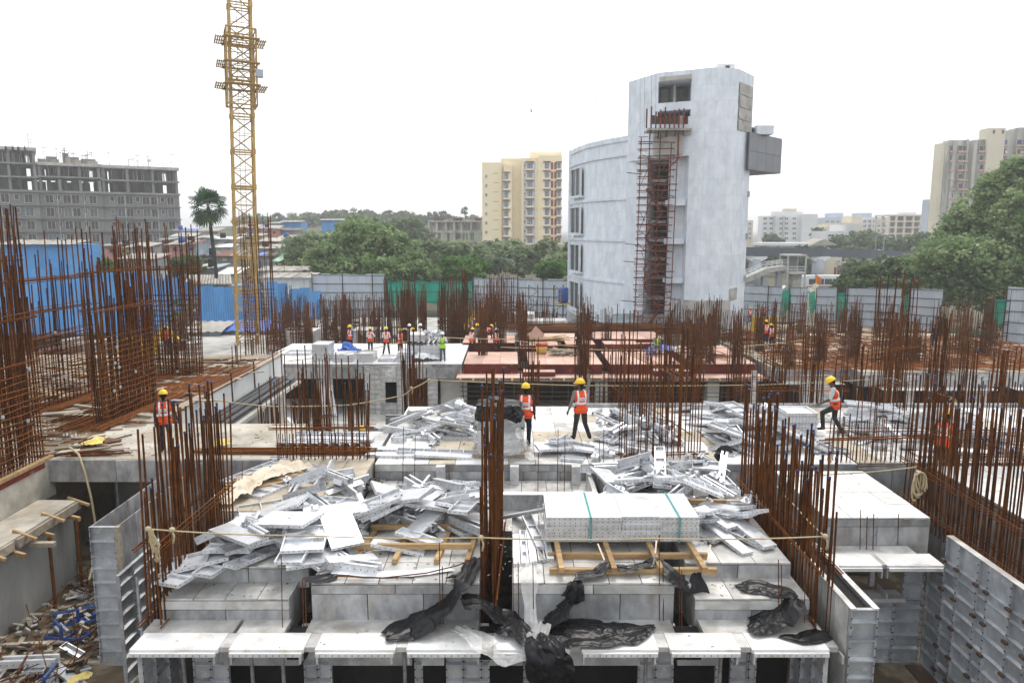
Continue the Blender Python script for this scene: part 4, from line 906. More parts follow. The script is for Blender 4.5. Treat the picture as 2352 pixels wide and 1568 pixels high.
bands = [WZ - 1.75, 3.6, -.2, -4 + .1, WB]
fl = [Q(1320, y, 80.5).z for y in (378, 465, 548, 632, 716)]
for z in fl: arc_strip('storey_band', 'tower_paint', 0, 1, z - .14, z + .14, .16)
arc_strip('parapet_band', 'tower_paint', 0, 1, WZ - .25, WZ + .2, .12)
# corner windows of the wing, one per storey, set in the curve's end
for k in range(4):
    zt, zb = fl[k] - .55, fl[k + 1] + .55
    A = Vector((arc[1][0], arc[1][1], 0)); B = Vector((arc[4][0], arc[4][1], 0)); d = (B - A).normalized(); n = Vector((d.y, -d.x, 0))
    w_ = (B - A).length; c = (A + B) / 2 + n * .28
    f = window(t, 0, 0, w_, zt - zb, 0, 'frame_white', 'glass_dark', .07, .2, 1); f.location = (c.x - 14, c.y - 70, (zt + zb) / 2 - G); f.rotation_euler = (0, 0, math.atan2(d.y, d.x))
    # blind reveal behind the frame
    s = link('window_sill', unit_box('tower_paint'), t, (c.x - 14, c.y - 70, zb - .1 - G), (0, 0, math.atan2(d.y, d.x)), (w_ + .3, .5, .16))
p = arc[0]; MB().box(p[0] - .28, p[0] + .3, p[1] - .35, p[1] + .4, G, WZ + .25).build('end_column', 'tower_paint', t)
for x, Y in [(1405, 71.5), (1440, 69.5), (1350, 75)]:
    X = qx(x, Y); MB().box(X - .35, X + .35, Y + .3, Y + 1, G, WB + .02).build('column', 'tower_paint', t)
# the tall part: stacked storeys, notched where the shaft opens
tall = lambda notch: [(qx(1437, 68.5), 68.5), (qx(1503, 64.6), 64.6) if notch != 2 else (qx(1484, 66.5), 66.5)] + (
    [(qx(1507, 67.8), 67.8), (qx(1572, 67.3), 67.3)] if notch == 1 else [(qx(1486, 70), 70), (qx(1532, 70), 70), (qx(1532, 65.0), 65.0), (qx(1569, 64.4), 64.4)] if notch == 2 else []) + [
    (qx(1577, 63.4), 63.4), (qx(1612, 62.7), 62.7), (qx(1648, 62.6), 62.6), (qx(1682, 63.1), 63.1), (qx(1716, 66), 66), (qx(1705, 80), 80), (qx(1480, 82), 82)]
zz = lambda y: Q(1570, y, 63.6).z
lev = [(TZ, zz(183), 0), (zz(183), zz(233), 1), (zz(233), zz(252), 0), (zz(252), zz(268), 1), (zz(268), zz(330), 0), (zz(330), zz(360), 0), (zz(360), zz(459), 2), (zz(459), zz(466), 2), (zz(466), zz(549), 2), (zz(549), zz(640), 2), (zz(640), G, 2)]
m = MB()
for (a, b, nchd) in lev: m.prism(tall(nchd), b + .002, a, 0, 0)
m.build('tower_wall', 'tower_paint', t)
m = MB(); m.box(qx(1487, 69.9), qx(1531, 69.9), 69.6, 69.95, G, zz(362)); m.build('shaft_back', 'inner_shade', t)  # near-black sheet, the darkness of the shaft held in its colour
for y in (362, 405, 460, 505, 550, 595, 640, 690): z = zz(y); MB().box(qx(1491, 67), qx(1530, 67), 67.2, 69.5, z - .25, z).build('shaft_landing', 'tower_raw', t)
for y in (462, 551, 641): z = zz(y); MB().box(qx(1531, 64.2), qx(1570, 64.2), 63.75, 65.2, z - .35, z + .1).build('slab_fin', 'tower_paint', t)
MB().box(qx(1510, 67), qx(1570, 67), 67.2, 67.4, zz(231), zz(185)).build('recess_wall', 'tower_raw', t)
MB().box(qx(1536, 65.5), qx(1541, 65.5), 65.2, 67.2, zz(231), zz(185)).build('recess_pier', 'tower_raw', t)
# raw concrete patches, each a thin render-free face
A, B = Vector((qx(1683, 63.1), 63.07, 0)), Vector((qx(1715, 65.9), 65.9, 0)); d = (B - A).normalized(); n = Vector((d.y, -d.x, 0)) * .05
for (ya, yb) in [(190, 218), (219, 247), (248, 275), (276, 300)]:
    a, b = A + d * .1 + n, B - d * .1 + n
    MB().add([(0, 0, 0)], []); mm = MB(); mm.prism([(a.x, a.y), (b.x, b.y), (b.x + .03, b.y + .1), (a.x + .03, a.y + .1)], zz(yb) + .04, zz(ya)); mm.build('raw_patch', 'tower_raw', t)
mm = MB(); mm.prism([(qx(1505, 64.55), 64.5), (qx(1576, 63.35), 63.3), (qx(1576, 63.35), 63.6), (qx(1505, 64.55), 64.8)], zz(182), zz(172)); mm.build('raw_patch', 'tower_raw', t)
for (xa, xb, ya, yb) in [(1506, 1578, 300, 312), (1496, 1560, 312, 355)]:
    mm = MB(); mm.prism([(qx(xa, 64.2), 64.1), (qx(xb, 63.6), 63.2), (qx(xb, 63.6), 63.6), (qx(xa, 64.2), 64.6)], zz(yb), zz(ya)); mm.build('raw_patch', 'tower_raw', t)
mm = MB(); mm.prism([(qx(1578, 62.9), 63.33), (qx(1612, 62.65), 62.64), (qx(1648, 62.55), 62.54), (qx(1682, 63.05), 63.02), (qx(1697, 64), 64.4), (qx(1690, 66), 66), (qx(1590, 65), 65)], G, zz(688)); mm.build('raw_base', 'tower_raw', t)
mm = MB(); mm.prism([(qx(1682, 63.04), 63.0), (qx(1700, 64.4), 64.5), (qx(1700, 66), 66), (qx(1682, 64), 64.4)], zz(690), zz(662)); mm.build('raw_patch', 'tower_raw', t)
# balcony shuttering
for k in range(9): x = 1485 + k * 10.6; q = Q(x, 285, 62.8 - .02 * k); rod('formwork_post', 'scaffold_red', t, (q.x, q.y, zz(298)), (q.x, q.y, zz(255) + uni(-.3, .3)), .13)
for k in range(8): xa = 1487 + k * 10.6; MB().box(qx(xa, 63), qx(xa + 10, 63), 62.9, 62.98, zz(288), zz(268 + (k % 3) * 2)).build('shutter_board', random.choice(['ply_red', 'timber_grey', 'steel_brown']), t)
MB().box(qx(1483, 63), qx(1580, 63), 62.8, 65, zz(302), zz(297)).build('balcony_slab', 'tower_raw', t)
for k in range(5): x = 1492 + k * 19; a = Q(x, 318, 64); b = Q(x + 2, 300, 62.6); rod('bracket', 'scaffold_red', t, a, b, .12)
# cantilevered dark box and the strip below it
CA, CB = Vector((qx(1711, 64.6), 64.6, 0)), Vector((qx(1785, 69.6), 69.6, 0)); CD = (CB - CA).normalized(); CN = Vector((CD.y, -CD.x, 0))
m = MB(); m.prism([tuple((CA + CD * .02)[:2]), tuple(CB[:2]), (CB.x - 3, CB.y + 4), (CA.x, CA.y + 5)], zz(387), zz(299)); m.build('cantilever_box', 'clad_grey', t)
for i in range(4):
    for j in range(2):
        a, b = CA.lerp(CB, i / 4) + CD * .012, CA.lerp(CB, (i + 1) / 4) - CD * .012; za = zz(387) + (zz(299) - zz(387)) * j / 2 + .012; zb = zz(387) + (zz(299) - zz(387)) * (j + 1) / 2 - .012
        m = MB(); m.prism([(a.x, a.y), (b.x, b.y), (b.x + CN.x * .05, b.y + CN.y * .05), (a.x + CN.x * .05, a.y + CN.y * .05)], za, zb); m.build('cladding_panel', 'clad_grey', t)
MB().box(qx(1727, 66), qx(1766, 66), 66, 69, zz(300), zz(279)).build('roof_box', 'tower_paint', t); MB().box(qx(1716, 66.5), qx(1728, 66.5), 66.4, 69, zz(284), zz(281)).build('roof_link', 'tower_paint', t)
MB().box(qx(1704, 66), qx(1714, 66), 66.1, 67.6, G, zz(388)).build('dark_strip', 'clad_grey', t)
for y in (450, 550, 650): MB().box(qx(1705, 65.9), qx(1717, 65.9), 65.7, 66.3, zz(y), zz(y - 14)).build('collar', 'pier_grey', t)
for x in (1709, 1712): rod('riser_pipe', 'scaffold_red', t, (qx(x, 65.9), 65.95, G), (qx(x, 65.9), 65.95, zz(392)), .1)
MB().box(qx(1627, 68), qx(1665, 68), 67, 70, TZ - .01, zz(126)).build('roof_room', 'far_white', t); 
window(t, qx(1656, 66.9) - 14, zz(136) - G, .5, .5, 66.98 - 70, 'frame_white', 'inner_shade', .06, .08, 0)
# facade scaffold with zigzag stairs
t = thing('facade_scaffold', (qx(1500, 64), 64, G), 'rust red scaffold with zigzag stairs against the dark shaft', 'scaffold')
xsc = [1460, 1479, 1503, 1528, 1543]; ztop = zz(318)
for x in xsc:
    for Y in (63.2, 64.9): rod('standard', 'scaffold_red', t, (qx(x + 4, Y) - .1, Y, G), (qx(x + 8, Y), Y, ztop + uni(-.6, .8)), .085, 5)
z = G + .6; k = 0
while z < ztop:
    for Y in (63.15, 64.95):
        if Y < 64 or k % 2 == 0: rod('ledger', 'scaffold_red', t, (qx(1460, Y) + uni(-.1, .1), Y, z + uni(-.06, .06)), (qx(1548, Y) + uni(-.3, .2), Y, z + uni(-.06, .06)), .085, 5)
    for x in (1466, 1543): rod('transom', 'scaffold_red', t, (qx(x, 63), 63.1, z), (qx(x, 65), 65, z), .06, 5)
    rod('short_rail', 'scaffold_red', t, (qx(1461, 63.1), 63.08, z + .4), (qx(1482, 63.1), 63.08, z + .4), .055, 5)
    z += .56; k += 1
for k in range(10):
    z = G + .5 + k * 2.05; s = 1 if k % 2 else -1
    if z + 2 < zz(450) + 2:
        a = Vector((qx(1500 - s * 18, 64), 63.8, z)); b = Vector((qx(1500 + s * 18, 64), 63.8, z + 2.0)); m = MB(); m.bar(a, b, .55, .12)
        for i in range(8): c = a.lerp(b, (i + .5) / 8); m.box(c.x - .13, c.x + .13, 63.45, 64.15, c.z + .07, c.z + .11)
        m.build('stair_flight', 'scaffold_red', t); rod('stair_rail', 'scaffold_red', t, a + Vector((0, -.3, .9)), b + Vector((0, -.3, .9)), .05, 5)
for (xa, xb, y) in [(1440, 1475, 397), (1535, 1548, 448), (1436, 1470, 560), (1432, 1466, 600), (1426, 1460, 690), (1540, 1560, 686)]:
    a, b = Q(xa, y, 63), Q(xb, y + 3, 63.3); rod('sticking_out_tube', 'scaffold_red', t, a, b, .07, 5)
for k in range(60):
    z = uni(G + 1, ztop - 1); xa = uni(1462, 1525); rod('brace', 'scaffold_red', t, (qx(xa, 63.3), 63.3, z), (qx(xa + uni(10, 20), 63.3), 63.3, z + uni(-1.6, 1.6)), .055, 5)
a = Q(1541, 353, 62.4); t2 = thing('bracket_platform', (a.x, 63, a.z - .8), 'small red bracket frame sticking out beside the scaffold top', 'bracket')
rod('post', 'scaffold_red', t2, (a.x + .6, 62.4, a.z - .3), (a.x + .6, 62.4, a.z + 1.4), .09); rod('arm', 'scaffold_red', t2, (a.x - .6, 62.9, a.z - .4), (a.x + 1.4, 62.2, a.z - .2), .08); rod('strut', 'scaffold_red', t2, (a.x - .3, 62.9, a.z - 1.4), (a.x + .7, 62.4, a.z - .3), .08)
for (x, lab) in [(1471, 'hoist cable nearest the tower edge'), (1481, 'hoist cable second from the tower edge'), (1497, 'hoist cable over the recess edge'), (1507, 'hoist cable running past the loggia opening')]:
    q = Q(x, -40, 62); b = Q(x - 1, 330, 62.3); t2 = thing('hoist_cable', b, 'thin ' + lab + ' hanging over the shaft', 'cable'); rod('wire', 'pipe_dark', t2, b, q, .022, 4)
# tin lean-to at the wing's foot
t = thing('tin_lean_to', (qx(1430, 64), 64, G), 'weathered teal tin lean-to under the scaffold with grey sheet walls', 'shed')
A, B = Q(1395, 742, 62.2), Q(1448, 746, 61.4); A2, B2 = Q(1410, 722, 66), Q(1462, 720, 65.6)
for k in range(7):
    a, b, c, d_ = A.lerp(B, k / 7), A.lerp(B, (k + .97) / 7), A2.lerp(B2, (k + .97) / 7), A2.lerp(B2, k / 7); m = MB(); dz = Vector((0, 0, .03 * (k % 2)))
    m.add([a + dz, b + dz, c + dz, d_ + dz], [(0, 1, 2, 3)]); m.path([a + dz, d_ + dz], .06, 5); m.path([a.lerp(b, .5) + dz, d_.lerp(c, .5) + dz], .05, 5); m.build('roof_sheet', 'tin_roof', t)
for k in range(11):
    xa = 1398 + k * 5.2; p, q = Q(xa, 745, 63), Q(xa + 5.1, 745, 62.9); MB().box(p.x, q.x, 62.95 + .03 * (k % 2), 63.1, G, p.z - .1).build('wall_sheet', 'fence_grey', t)
p, q = Q(1462, 722, 64.4), Q(1545, 722, 64.3); MB().box(p.x, q.x, 64.3, 64.6, G, p.z).build('back_wall', 'tower_raw', t)
# blue barrel on its yellow platform
q = Q(1294, 676, 75); t = thing('water_barrel', (q.x, 75, q.z - .9), 'blue plastic barrel on a yellow caged platform beside the wing end', 'barrel')
m = MB(); m.path([(q.x, 75, q.z - .8), (q.x, 75, q.z - .7), (q.x, 75, q.z + .55), (q.x, 75, q.z + .7)], [.48, .52, .52, .44], 12); m.build('barrel', 'blue_plastic', t, True)
MB().box(q.x - .9, q.x + .7, 74.2, 75.8, q.z - .95, q.z - .85).build('platform', 'crane_yellow', t)
for sx in (-.85, -.3): rod('cage_bar', 'crane_yellow', t, (q.x + sx, 74.25, q.z - .9), (q.x + sx, 74.25, q.z + .6), .06)
for z_ in (-.3, .1, .55): rod('cage_bar', 'crane_yellow', t, (q.x - .9, 74.25, q.z + z_), (q.x - .25, 74.25, q.z + z_), .05)

# ================================================================ tower crane mast
CY = 66.0; cb = Q(570, 830, CY); ct = Q(549, -30, CY)
t = thing('tower_crane_mast', (cb.x, CY, G), 'yellow lattice tower crane mast with climbing platforms', 'crane', rotz=R(24))
t.rotation_mode = 'ZYX'; t.rotation_euler = (R(-.62), R(1.4), R(24))
H = ct.z + 1.5 - G; hw = .86; lean = (ct.x - cb.x) * .25 / H
SEC = 3.0; nsec = int(H / SEC) + 1
def cl(a, b, d, name='lacing', mat='crane_yellow', n=5):
    v = Vector(b) - Vector(a); o = link(name, unit_rod(mat, n), t, a, None, (d, d, v.length)); o.rotation_euler = v.to_track_quat('Z', 'Y').to_euler()
cs = [(-hw, -hw), (hw, -hw), (hw, hw), (-hw, hw)]
for (x, y) in cs: link('chord', unit_box('crane_yellow'), t, (x, y, H / 2), None, (.17, .17, H))
for s in range(nsec):
    z = s * SEC
    for i in range(4):
        a, b = cs[i], cs[(i + 1) % 4]
        cl((a[0], a[1], z + .1), (b[0], b[1], z + .1), .13, 'ring_bar'); cl((a[0], a[1], z + SEC - .12), (b[0], b[1], z + SEC - .12), .1, 'ring_bar')
        cl((a[0], a[1], z + .15), (b[0], b[1], z + SEC / 2), .115); cl((b[0], b[1], z + SEC / 2), (a[0], a[1], z + SEC - .15), .115)
        cl((a[0], a[1], z + SEC / 2), (b[0], b[1], z + SEC / 2), .06)
    for (x, y) in cs: link('joint_collar', unit_box('crane_yellow'), t, (x, y, z + .05), None, (.25, .25, .42))
    for k in range(8): cl((-.22, .55, z + k * .37), (.22, .55, z + k * .37), .03, 'ladder_rung', 'steel_brown', 4)
cl((-.22, .55, 0), (-.22, .55, H), .04, 'ladder_rail', 'steel_brown'); cl((.22, .55, 0), (.22, .55, H), .04, 'ladder_rail', 'steel_brown')
# climbing frame round the mast with its platforms
zc0 = Q(552, 243, CY).z - G; zc1 = Q(552, 68, CY).z - G; ho = 1.18
co = [(-ho, -ho), (ho, -ho), (ho, ho), (-ho, ho)]
for (x, y) in co: link('climbing_chord', unit_box('crane_yellow'), t, (x, y, (zc0 + zc1) / 2), None, (.13, .13, zc1 - zc0))
for i in range(4):
    a, b = co[i], co[(i + 1) % 4]; n = 4
    for k in range(n + 1): z = zc0 + (zc1 - zc0) * k / n; cl((a[0], a[1], z), (b[0], b[1], z), .14 if k in (0, n) else .08, 'climbing_ring')
    for k in range(n):
        z, z2 = zc0 + (zc1 - zc0) * k / n, zc0 + (zc1 - zc0) * (k + 1) / n; s = k % 2
        cl((a[0], a[1], z if s else z2), (b[0], b[1], z2 if s else z), .07)
for py, grow in [(200, .9), (150, .75), (95, .85)]:
    z = Q(552, py, CY).z - G
    for i, (sx, sy) in enumerate([(-1, 0), (1, 0), (0, -1), (0, 1)]):
        if py == 150 and i == 1: continue
        wx, wy = (grow, ho * 2 + .5) if sx else (ho * 2 + .5, grow)
        cx, cy = sx * (ho + grow / 2), sy * (ho + grow / 2)
        for k in range(5):
            if sx: lbox(t, 'platform_plank', 'crane_yellow', cx - grow / 2 + k * grow / 5, cx - grow / 2 + k * grow / 5 + grow * .12, cy - wy / 2, cy + wy / 2, z, z + .06)
            else: lbox(t, 'platform_plank', 'crane_yellow', cx - wx / 2, cx + wx / 2, cy - grow / 2 + k * grow / 5, cy - grow / 2 + k * grow / 5 + grow * .12, z, z + .06)
        for u in (-1, 0, 1):
            if sx: cl((sx * ho, u * wy * .45, z - .05), (sx * (ho + grow), u * wy * .45, z - .03), .08, 'platform_beam'); cl((sx * (ho + grow), u * wy * .45, z), (sx * (ho + grow), u * wy * .45, z + 1.0), .025, 'guard_post')
            else: cl((u * wx * .45, sy * ho, z - .05), (u * wx * .45, sy * (ho + grow), z - .03), .08, 'platform_beam'); cl((u * wx * .45, sy * (ho + grow), z), (u * wx * .45, sy * (ho + grow), z + 1.0), .025, 'guard_post')
z = Q(590, 178, CY).z - G; lbox(t, 'control_box', 'far_blue', ho - .1, ho + .5, -ho - .3, -ho + .3, z, z + .6)
# ================================================================ rebar cages
def bars_mesh(name, bars, d, mat, off, n=3):
    """many thin bars as one mesh: bars = [(base, top)]"""
    m = MB()
    for (a, b) in bars: m.path([a, b], d / 2, n, 0, False)
    return m.mesh(name, mat, False, off)
def far_cage(label, group, p0, p1, z0, hmin, hmax, n, d=.045, thick=.25, hoops=3, seed=0, mat='rust_far'):
    rg = random.Random(seed); a = Vector((p0[0], p0[1], z0)); b = Vector((p1[0], p1[1], z0)); dr = (b - a); ln = dr.length; dr.normalize(); nr = Vector((-dr.y, dr.x, 0))
    t = thing('rebar_cage', a.lerp(b, .5), label, 'rebar', group); bars = []
    for k in range(n):
        u = (k // 2 + .5) / max(1, (n // 2)); p = a.lerp(b, min(1, u)) + nr * thick * (.5 if k % 2 else -.5) + dr * rg.uniform(-.03, .03)
        h = rg.choice([hmin, hmax]) + rg.uniform(-.4, .4); bars.append((p, p + Vector((rg.uniform(-.1, .1), rg.uniform(-.1, .1), h))))
    v = tag(link('vertical_bars', bars_mesh('vertical_bars', bars, d, mat, t.location), t), kind='stuff')
    hp = []
    for k in range(hoops * 3):
        z = (k % hoops + .3) * hmin / hoops * rg.uniform(.75, 1.1) if k < hoops * 2 else hmin * rg.uniform(.45, .9); z = Vector((0, 0, z)); e = Vector((0, 0, rg.uniform(-.25, .25)))
        c = nr * (thick * .55)
        hp += [(a - c + z, b - c + z + e), (a + c + z, b + c + z + e)]
    tag(link('tie_bars', bars_mesh('tie_bars', hp, d * .9, mat, t.location), t), kind='stuff')
    return t
def cage(label, p0, p1, z0, heights, n, d=.03, thick=.2, bands=(), mesh=None, caps=.5, seed=0, lean=.012, group=None, tops=None, layers=2, mat='rust', hang=False):
    """a wall cage whose every bar is a part; bands = (z, bars in bundle); mesh = (z from, z to, spacing)"""
    rg = random.Random(seed); a = Vector((p0[0], p0[1], z0)); b = Vector((p1[0], p1[1], z0)); dr = b - a; ln = dr.length; dr.normalize(); nr = Vector((-dr.y, dr.x, 0))
    t = thing('rebar_cage', a.lerp(b, .5), label, 'rebar', group)
    for L in range(layers):
        off = nr * thick * (L / max(1, layers - 1) - .5) if layers > 1 else Vector()
        for k in range(n):
            u = (k + .5) / n; p = a.lerp(b, u) + off + dr * rg.uniform(-.3, .3) * ln / n * .5
            h = (rg.choice(heights) if tops is None else tops(u, rg)) + rg.uniform(-.18, .18)
            e = p + Vector((rg.gauss(0, lean), rg.gauss(0, lean), 1)) * h
            rod('vertical_bar', mat, t, p, e, d, 6)
            if rg.random() < caps:
                dd = (e - p).normalized(); rod('bar_cap', 'cap_blue', t, e - dd * .035, e + dd * .012, d * 1.22, 8)
    for (z, nb) in bands:
        for k in range(nb):
            zz_ = Vector((0, 0, z + rg.uniform(-.05, .05) + .022 * k)); s = 1 if k % 2 else -1; c = nr * (thick * .5 + d * (1 + .4 * (k // 2))) * s
            rod('tie_bar', 'rust_band', t, a - dr * .12 + c + zz_, b + dr * .12 + c + zz_ + Vector((0, 0, rg.uniform(-.05, .05))), d * .62, 5)
    if mesh:
        z = mesh[0]; rows = []
        while z < mesh[1]:
            for s in (-1, 1):
                c = nr * (thick * .5 + d * .8) * s; nseg = 7; pts = [a.lerp(b, i / nseg) + c + Vector((0, 0, z + rg.uniform(-.025, .025))) for i in range(nseg + 1)]
                m = MB(); m.path(pts, d * .33, 4, 0, False); rows.append(m.build('mesh_bar', 'rust_band', t))
            z += mesh[2]
        for k in range(int(ln * 1.6) + 2):
            p = a.lerp(b, rg.random()) + nr * (thick * .5 + .05) * (-1 if (nr.y > 0) == True else 1) + Vector((0, 0, rg.uniform(mesh[0], mesh[1])))
            s_ = -1 if nr.dot(Vector((-p.x, -p.y, 0))) < 0 else 1
            p = a.lerp(b, rg.random()) + nr * s_ * (thick * .5 + .05) + Vector((0, 0, rg.uniform(mesh[0] + .1, mesh[1])))
            o = rod('spacer_disc', 'spacer', t, p, p + nr * s_ * .035, .11, 10)
    if hang:
        for k in range(9):
            p = a.lerp(b, (k + .5) / 9)
            for j in range(4): rod('stirrup_bundle', 'rust_band', t, p + Vector((-.12, -.06 + .03 * j, hang + .03 * j)), p + Vector((.12, .05 - .03 * j, hang + .03 * j)), .028, 5)
            for s in (-.05, .05): rod('stirrup_leg', 'rust', t, p + Vector((s, -.02, hang - .45)), p + Vector((s, .02, hang + .35)), .024, 5)
    return t

# ================================================================ floors of the site
mb = MB(); mb.box(-45, 60, 24.6, 52, G - .3, -4.9); struct('pit_floor', mb, 'concrete')
mb = MB(); mb.box(13.9, 70, 52.1, 84, G - .2, -4.6); struct('yard_floor', mb, 'raft_mud')
mb = MB(); mb.box(-45, 13.8, 52.05, 86, G - .25, -4.2); struct('podium_floor', mb, 'concrete')
def tiles(root, name, mat, axis, u0, u1, v0, v1, w_at, uw, vw, gap=.014, th=.03, jit=.004, side=1, mats=None):
    """separate panels over a rectangle. axis z: (u,v)=(x,y) top; axis y: (x,z) facing the camera; axis x: (y,z)"""
    nu = max(1, round(abs(u1 - u0) / uw)); nv = max(1, round(abs(v1 - v0) / vw))
    for i in range(nu):
        for j in range(nv):
            a, b = u0 + (u1 - u0) * i / nu + gap / 2, u0 + (u1 - u0) * (i + 1) / nu - gap / 2
            c, d = v0 + (v1 - v0) * j / nv + gap / 2, v0 + (v1 - v0) * (j + 1) / nv - gap / 2
            o = w_at + uni(-jit, jit); m_ = random.choice(mats) if mats else mat
            if axis == 'z': piece(name, m_, root, a, b, c, d, o - th, o)
            elif axis == 'y': piece(name, m_, root, a, b, o - th * side, o, c, d)
            else: piece(name, m_, root, o - th, o, a, b, c, d)
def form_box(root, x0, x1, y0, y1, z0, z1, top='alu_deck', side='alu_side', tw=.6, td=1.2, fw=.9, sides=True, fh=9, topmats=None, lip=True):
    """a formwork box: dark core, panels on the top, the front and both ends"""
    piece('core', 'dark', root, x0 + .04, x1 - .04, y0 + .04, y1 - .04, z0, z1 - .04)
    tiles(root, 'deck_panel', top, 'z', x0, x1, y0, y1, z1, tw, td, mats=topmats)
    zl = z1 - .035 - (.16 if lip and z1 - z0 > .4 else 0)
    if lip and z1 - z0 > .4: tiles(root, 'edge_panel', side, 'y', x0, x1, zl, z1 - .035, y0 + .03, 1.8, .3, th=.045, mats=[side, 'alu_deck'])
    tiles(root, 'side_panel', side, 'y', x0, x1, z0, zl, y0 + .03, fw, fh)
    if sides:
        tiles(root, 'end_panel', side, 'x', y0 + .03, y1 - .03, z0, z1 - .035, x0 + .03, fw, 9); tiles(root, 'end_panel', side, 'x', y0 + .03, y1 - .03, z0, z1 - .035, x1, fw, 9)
_rp = {}
def ribbed_panel(root, u0, u1, z0, z1, at, axis='y', face=-1, mat='panel_blue', rib=.3, name='wall_panel'):
    """formwork panel with frame and horizontal ribs. axis y: spans x, faces -y when face=-1; axis x: spans y"""
    wd, ht = u1 - u0, z1 - z0; key = (round(wd, 2), round(ht, 2), mat, rib)
    if key not in _rp:
        m = MB(); m.box(.002, wd - .002, -.012, 0, 0, ht); e = .045
        m.box(.002, e * .4, -.075, -.012, 0, ht); m.box(wd - e * .4, wd - .002, -.075, -.012, 0, ht); m.box(e * .4, wd - e * .4, -.075, -.012, ht - .012, ht); m.box(e * .4, wd - e * .4, -.075, -.012, 0, .012)
        r = []; k = 1
        rb = MB(); rb.add([(e * .4, -.013, -.04), (wd - e * .4, -.013, -.04), (wd - e * .4, -.068, -.012), (e * .4, -.068, -.012), (e * .4, -.068, .012), (wd - e * .4, -.068, .012), (wd - e * .4, -.013, .04), (e * .4, -.013, .04)], [(0, 1, 2, 3), (3, 2, 5, 4), (4, 5, 6, 7)])
        while k * rib < ht - .1: 
            z = k * rib; r.append(z); k += 1
        h = MB(); k = 0
        while k * .15 + .08 < ht:
            for x in (.01, wd - .01): h.box(x - .012, x + .012, -.079, -.0752, k * .15 + .07, k * .15 + .09)
            k += 1
        _rp[key] = (m.mesh('wall_panel', mat), (rb.mesh('rib', mat), r), h.mesh('pin_holes', 'hole'))
    A = _rp[key]; L = root.location
    if axis == 'y': loc, rz = ((u0, at, z0), 0) if face < 0 else ((u1, at, z0), math.pi)
    else: loc, rz = ((at, u1, z0), -math.pi / 2) if face < 0 else ((at, u0, z0), math.pi / 2)
    o = link(name, A[0], root, (loc[0] - L[0], loc[1] - L[1], loc[2] - L[2]), (0, 0, rz)); [link('rib', A[1][0], o, (0, 0, z_)) for z_ in A[1][1]]; tag(link('pin_holes', A[2], o), kind='stuff')
    return o

# ---------------------------------------------------------------- white aluminium deck of the far block
t = thing('far_aluminium_deck', (-9, 43, -4.9), 'white aluminium slab formwork of the far block where the workers stand', 'formwork')
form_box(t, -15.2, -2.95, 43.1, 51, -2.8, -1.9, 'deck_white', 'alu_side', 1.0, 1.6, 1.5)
for (xa, xb) in [(-15.2, -13.8), (-11.3, -10.6), (-5.0, -4.4)]: ribbed_panel(t, xa, xb, -4.9, -2.82, 43.3, mat='alu_worn')
for k in range(3): xa = qx(830 + k * 12, 43.3); ribbed_panel(t, xa, xa + .6, -4.9, -2.1 + .1, 43.0, mat='alu_worn')
for k in range(2): xa = qx(905 + k * 14, 43.3); ribbed_panel(t, xa, xa + .6, -4.9, -2.1 + .1, 43.0, mat='alu_worn')
ribbed_panel(t, qx(868, 43), qx(903, 43), -2.95, -2.0, 42.98, mat='alu_worn'); ribbed_panel(t, qx(868, 43), qx(903, 43), -4.9, -4.2, 42.98, mat='alu_worn')
piece('inner_wall', 'dark', t, -15, -3, 47, 47.3, -4.9, -2.8); piece('concrete_wall', 'concrete', t, qx(1008, 44), -2.7, 43.6, 44, -4.9, -2.82)  # inner wall coloured near-black to stand for shade under the slab
for x in (738, 760, 985): a = Q(x, 872, 43.6); rod('prop', 'prop_grey', t, (a.x, 43.6, -4.9), (a.x, 43.6, -2.8), .08)
for (x, h) in [(745, 2.0), (752, 1.8), (770, 1.6)]:
    a = Q(x, 935, 42.6); b_ = Q(x - 12, 875, 43.4); m = MB(); m.bar((a.x, 42.4, -4.88), (b_.x, 43.3, -4.9 + h), .28, .05); m.build('leaning_panel', 'alu_worn', t)

# ---------------------------------------------------------------- red plywood deck
t = thing('plywood_deck', (5, 43, -4.9), 'dark red plywood slab formwork with pink tops on timber joists', 'formwork')
def ply_box(x0, x1, y0, y1, z0, z1): form_box(t, x0, x1, y0, y1, z0, z1, 'ply_pink', 'ply_red', 1.22, 2.4, 1.8, True, 9, None, False)
tiles(t, 'ledge_board', 'ply_pink', 'z', -3.2, 14.6, 41.9, 43.2, -2.5, 2.2, 1.4, th=.025)
ply_box(-2.85, .35, 43.15, 47.4, -2.5, -1.9); ply_box(.95, 5.3, 43.0, 47.4, -2.5, -1.9); ply_box(5.75, 9.9, 43.0, 47.6, -2.5, -1.9); ply_box(10.6, 14.3, 43.1, 50, -2.5, -1.9)
ply_box(.6, 2.5, 42.2, 42.95, -2.48, -2.2); ply_box(8.2, 10.3, 42.2, 42.95, -2.48, -2.15); ply_box(.5, 3.0, 47.6, 49.2, -1.95, -1.5); ply_box(3.5, 5.4, 47.7, 49.5, -1.95, -1.45); ply_box(6.0, 8.2, 47.8, 49.2, -1.95, -1.45)
ply_box(-3.4, .2, 50.4, 54, -2.4, -1.75); ply_box(.7, 4.6, 50.6, 54, -2.4, -1.6); ply_box(5.6, 10.4, 50.5, 54.2, -2.4, -1.5); ply_box(7.6, 9.9, 50.0, 50.45, -2.0, -1.75)
for k in range(24):
    x = -3 + k * .74; piece('joist', 'timber', t, x, x + .1, 41.55 + uni(-.15, .1), 45, -2.63, -2.53)
for y in (42.3, 44.5): piece('bearer', 'timber_grey', t, -3.2, 14.6, y, y + .12, -2.78, -2.64)
for k in range(18):
    x = -2.8 + k * 1.0 + uni(-.2, .2); rod('prop', 'steel_brown', t, (x, 42.4 + uni(-.2, .5), -4.9), (x, 42.4, -2.75), .07)
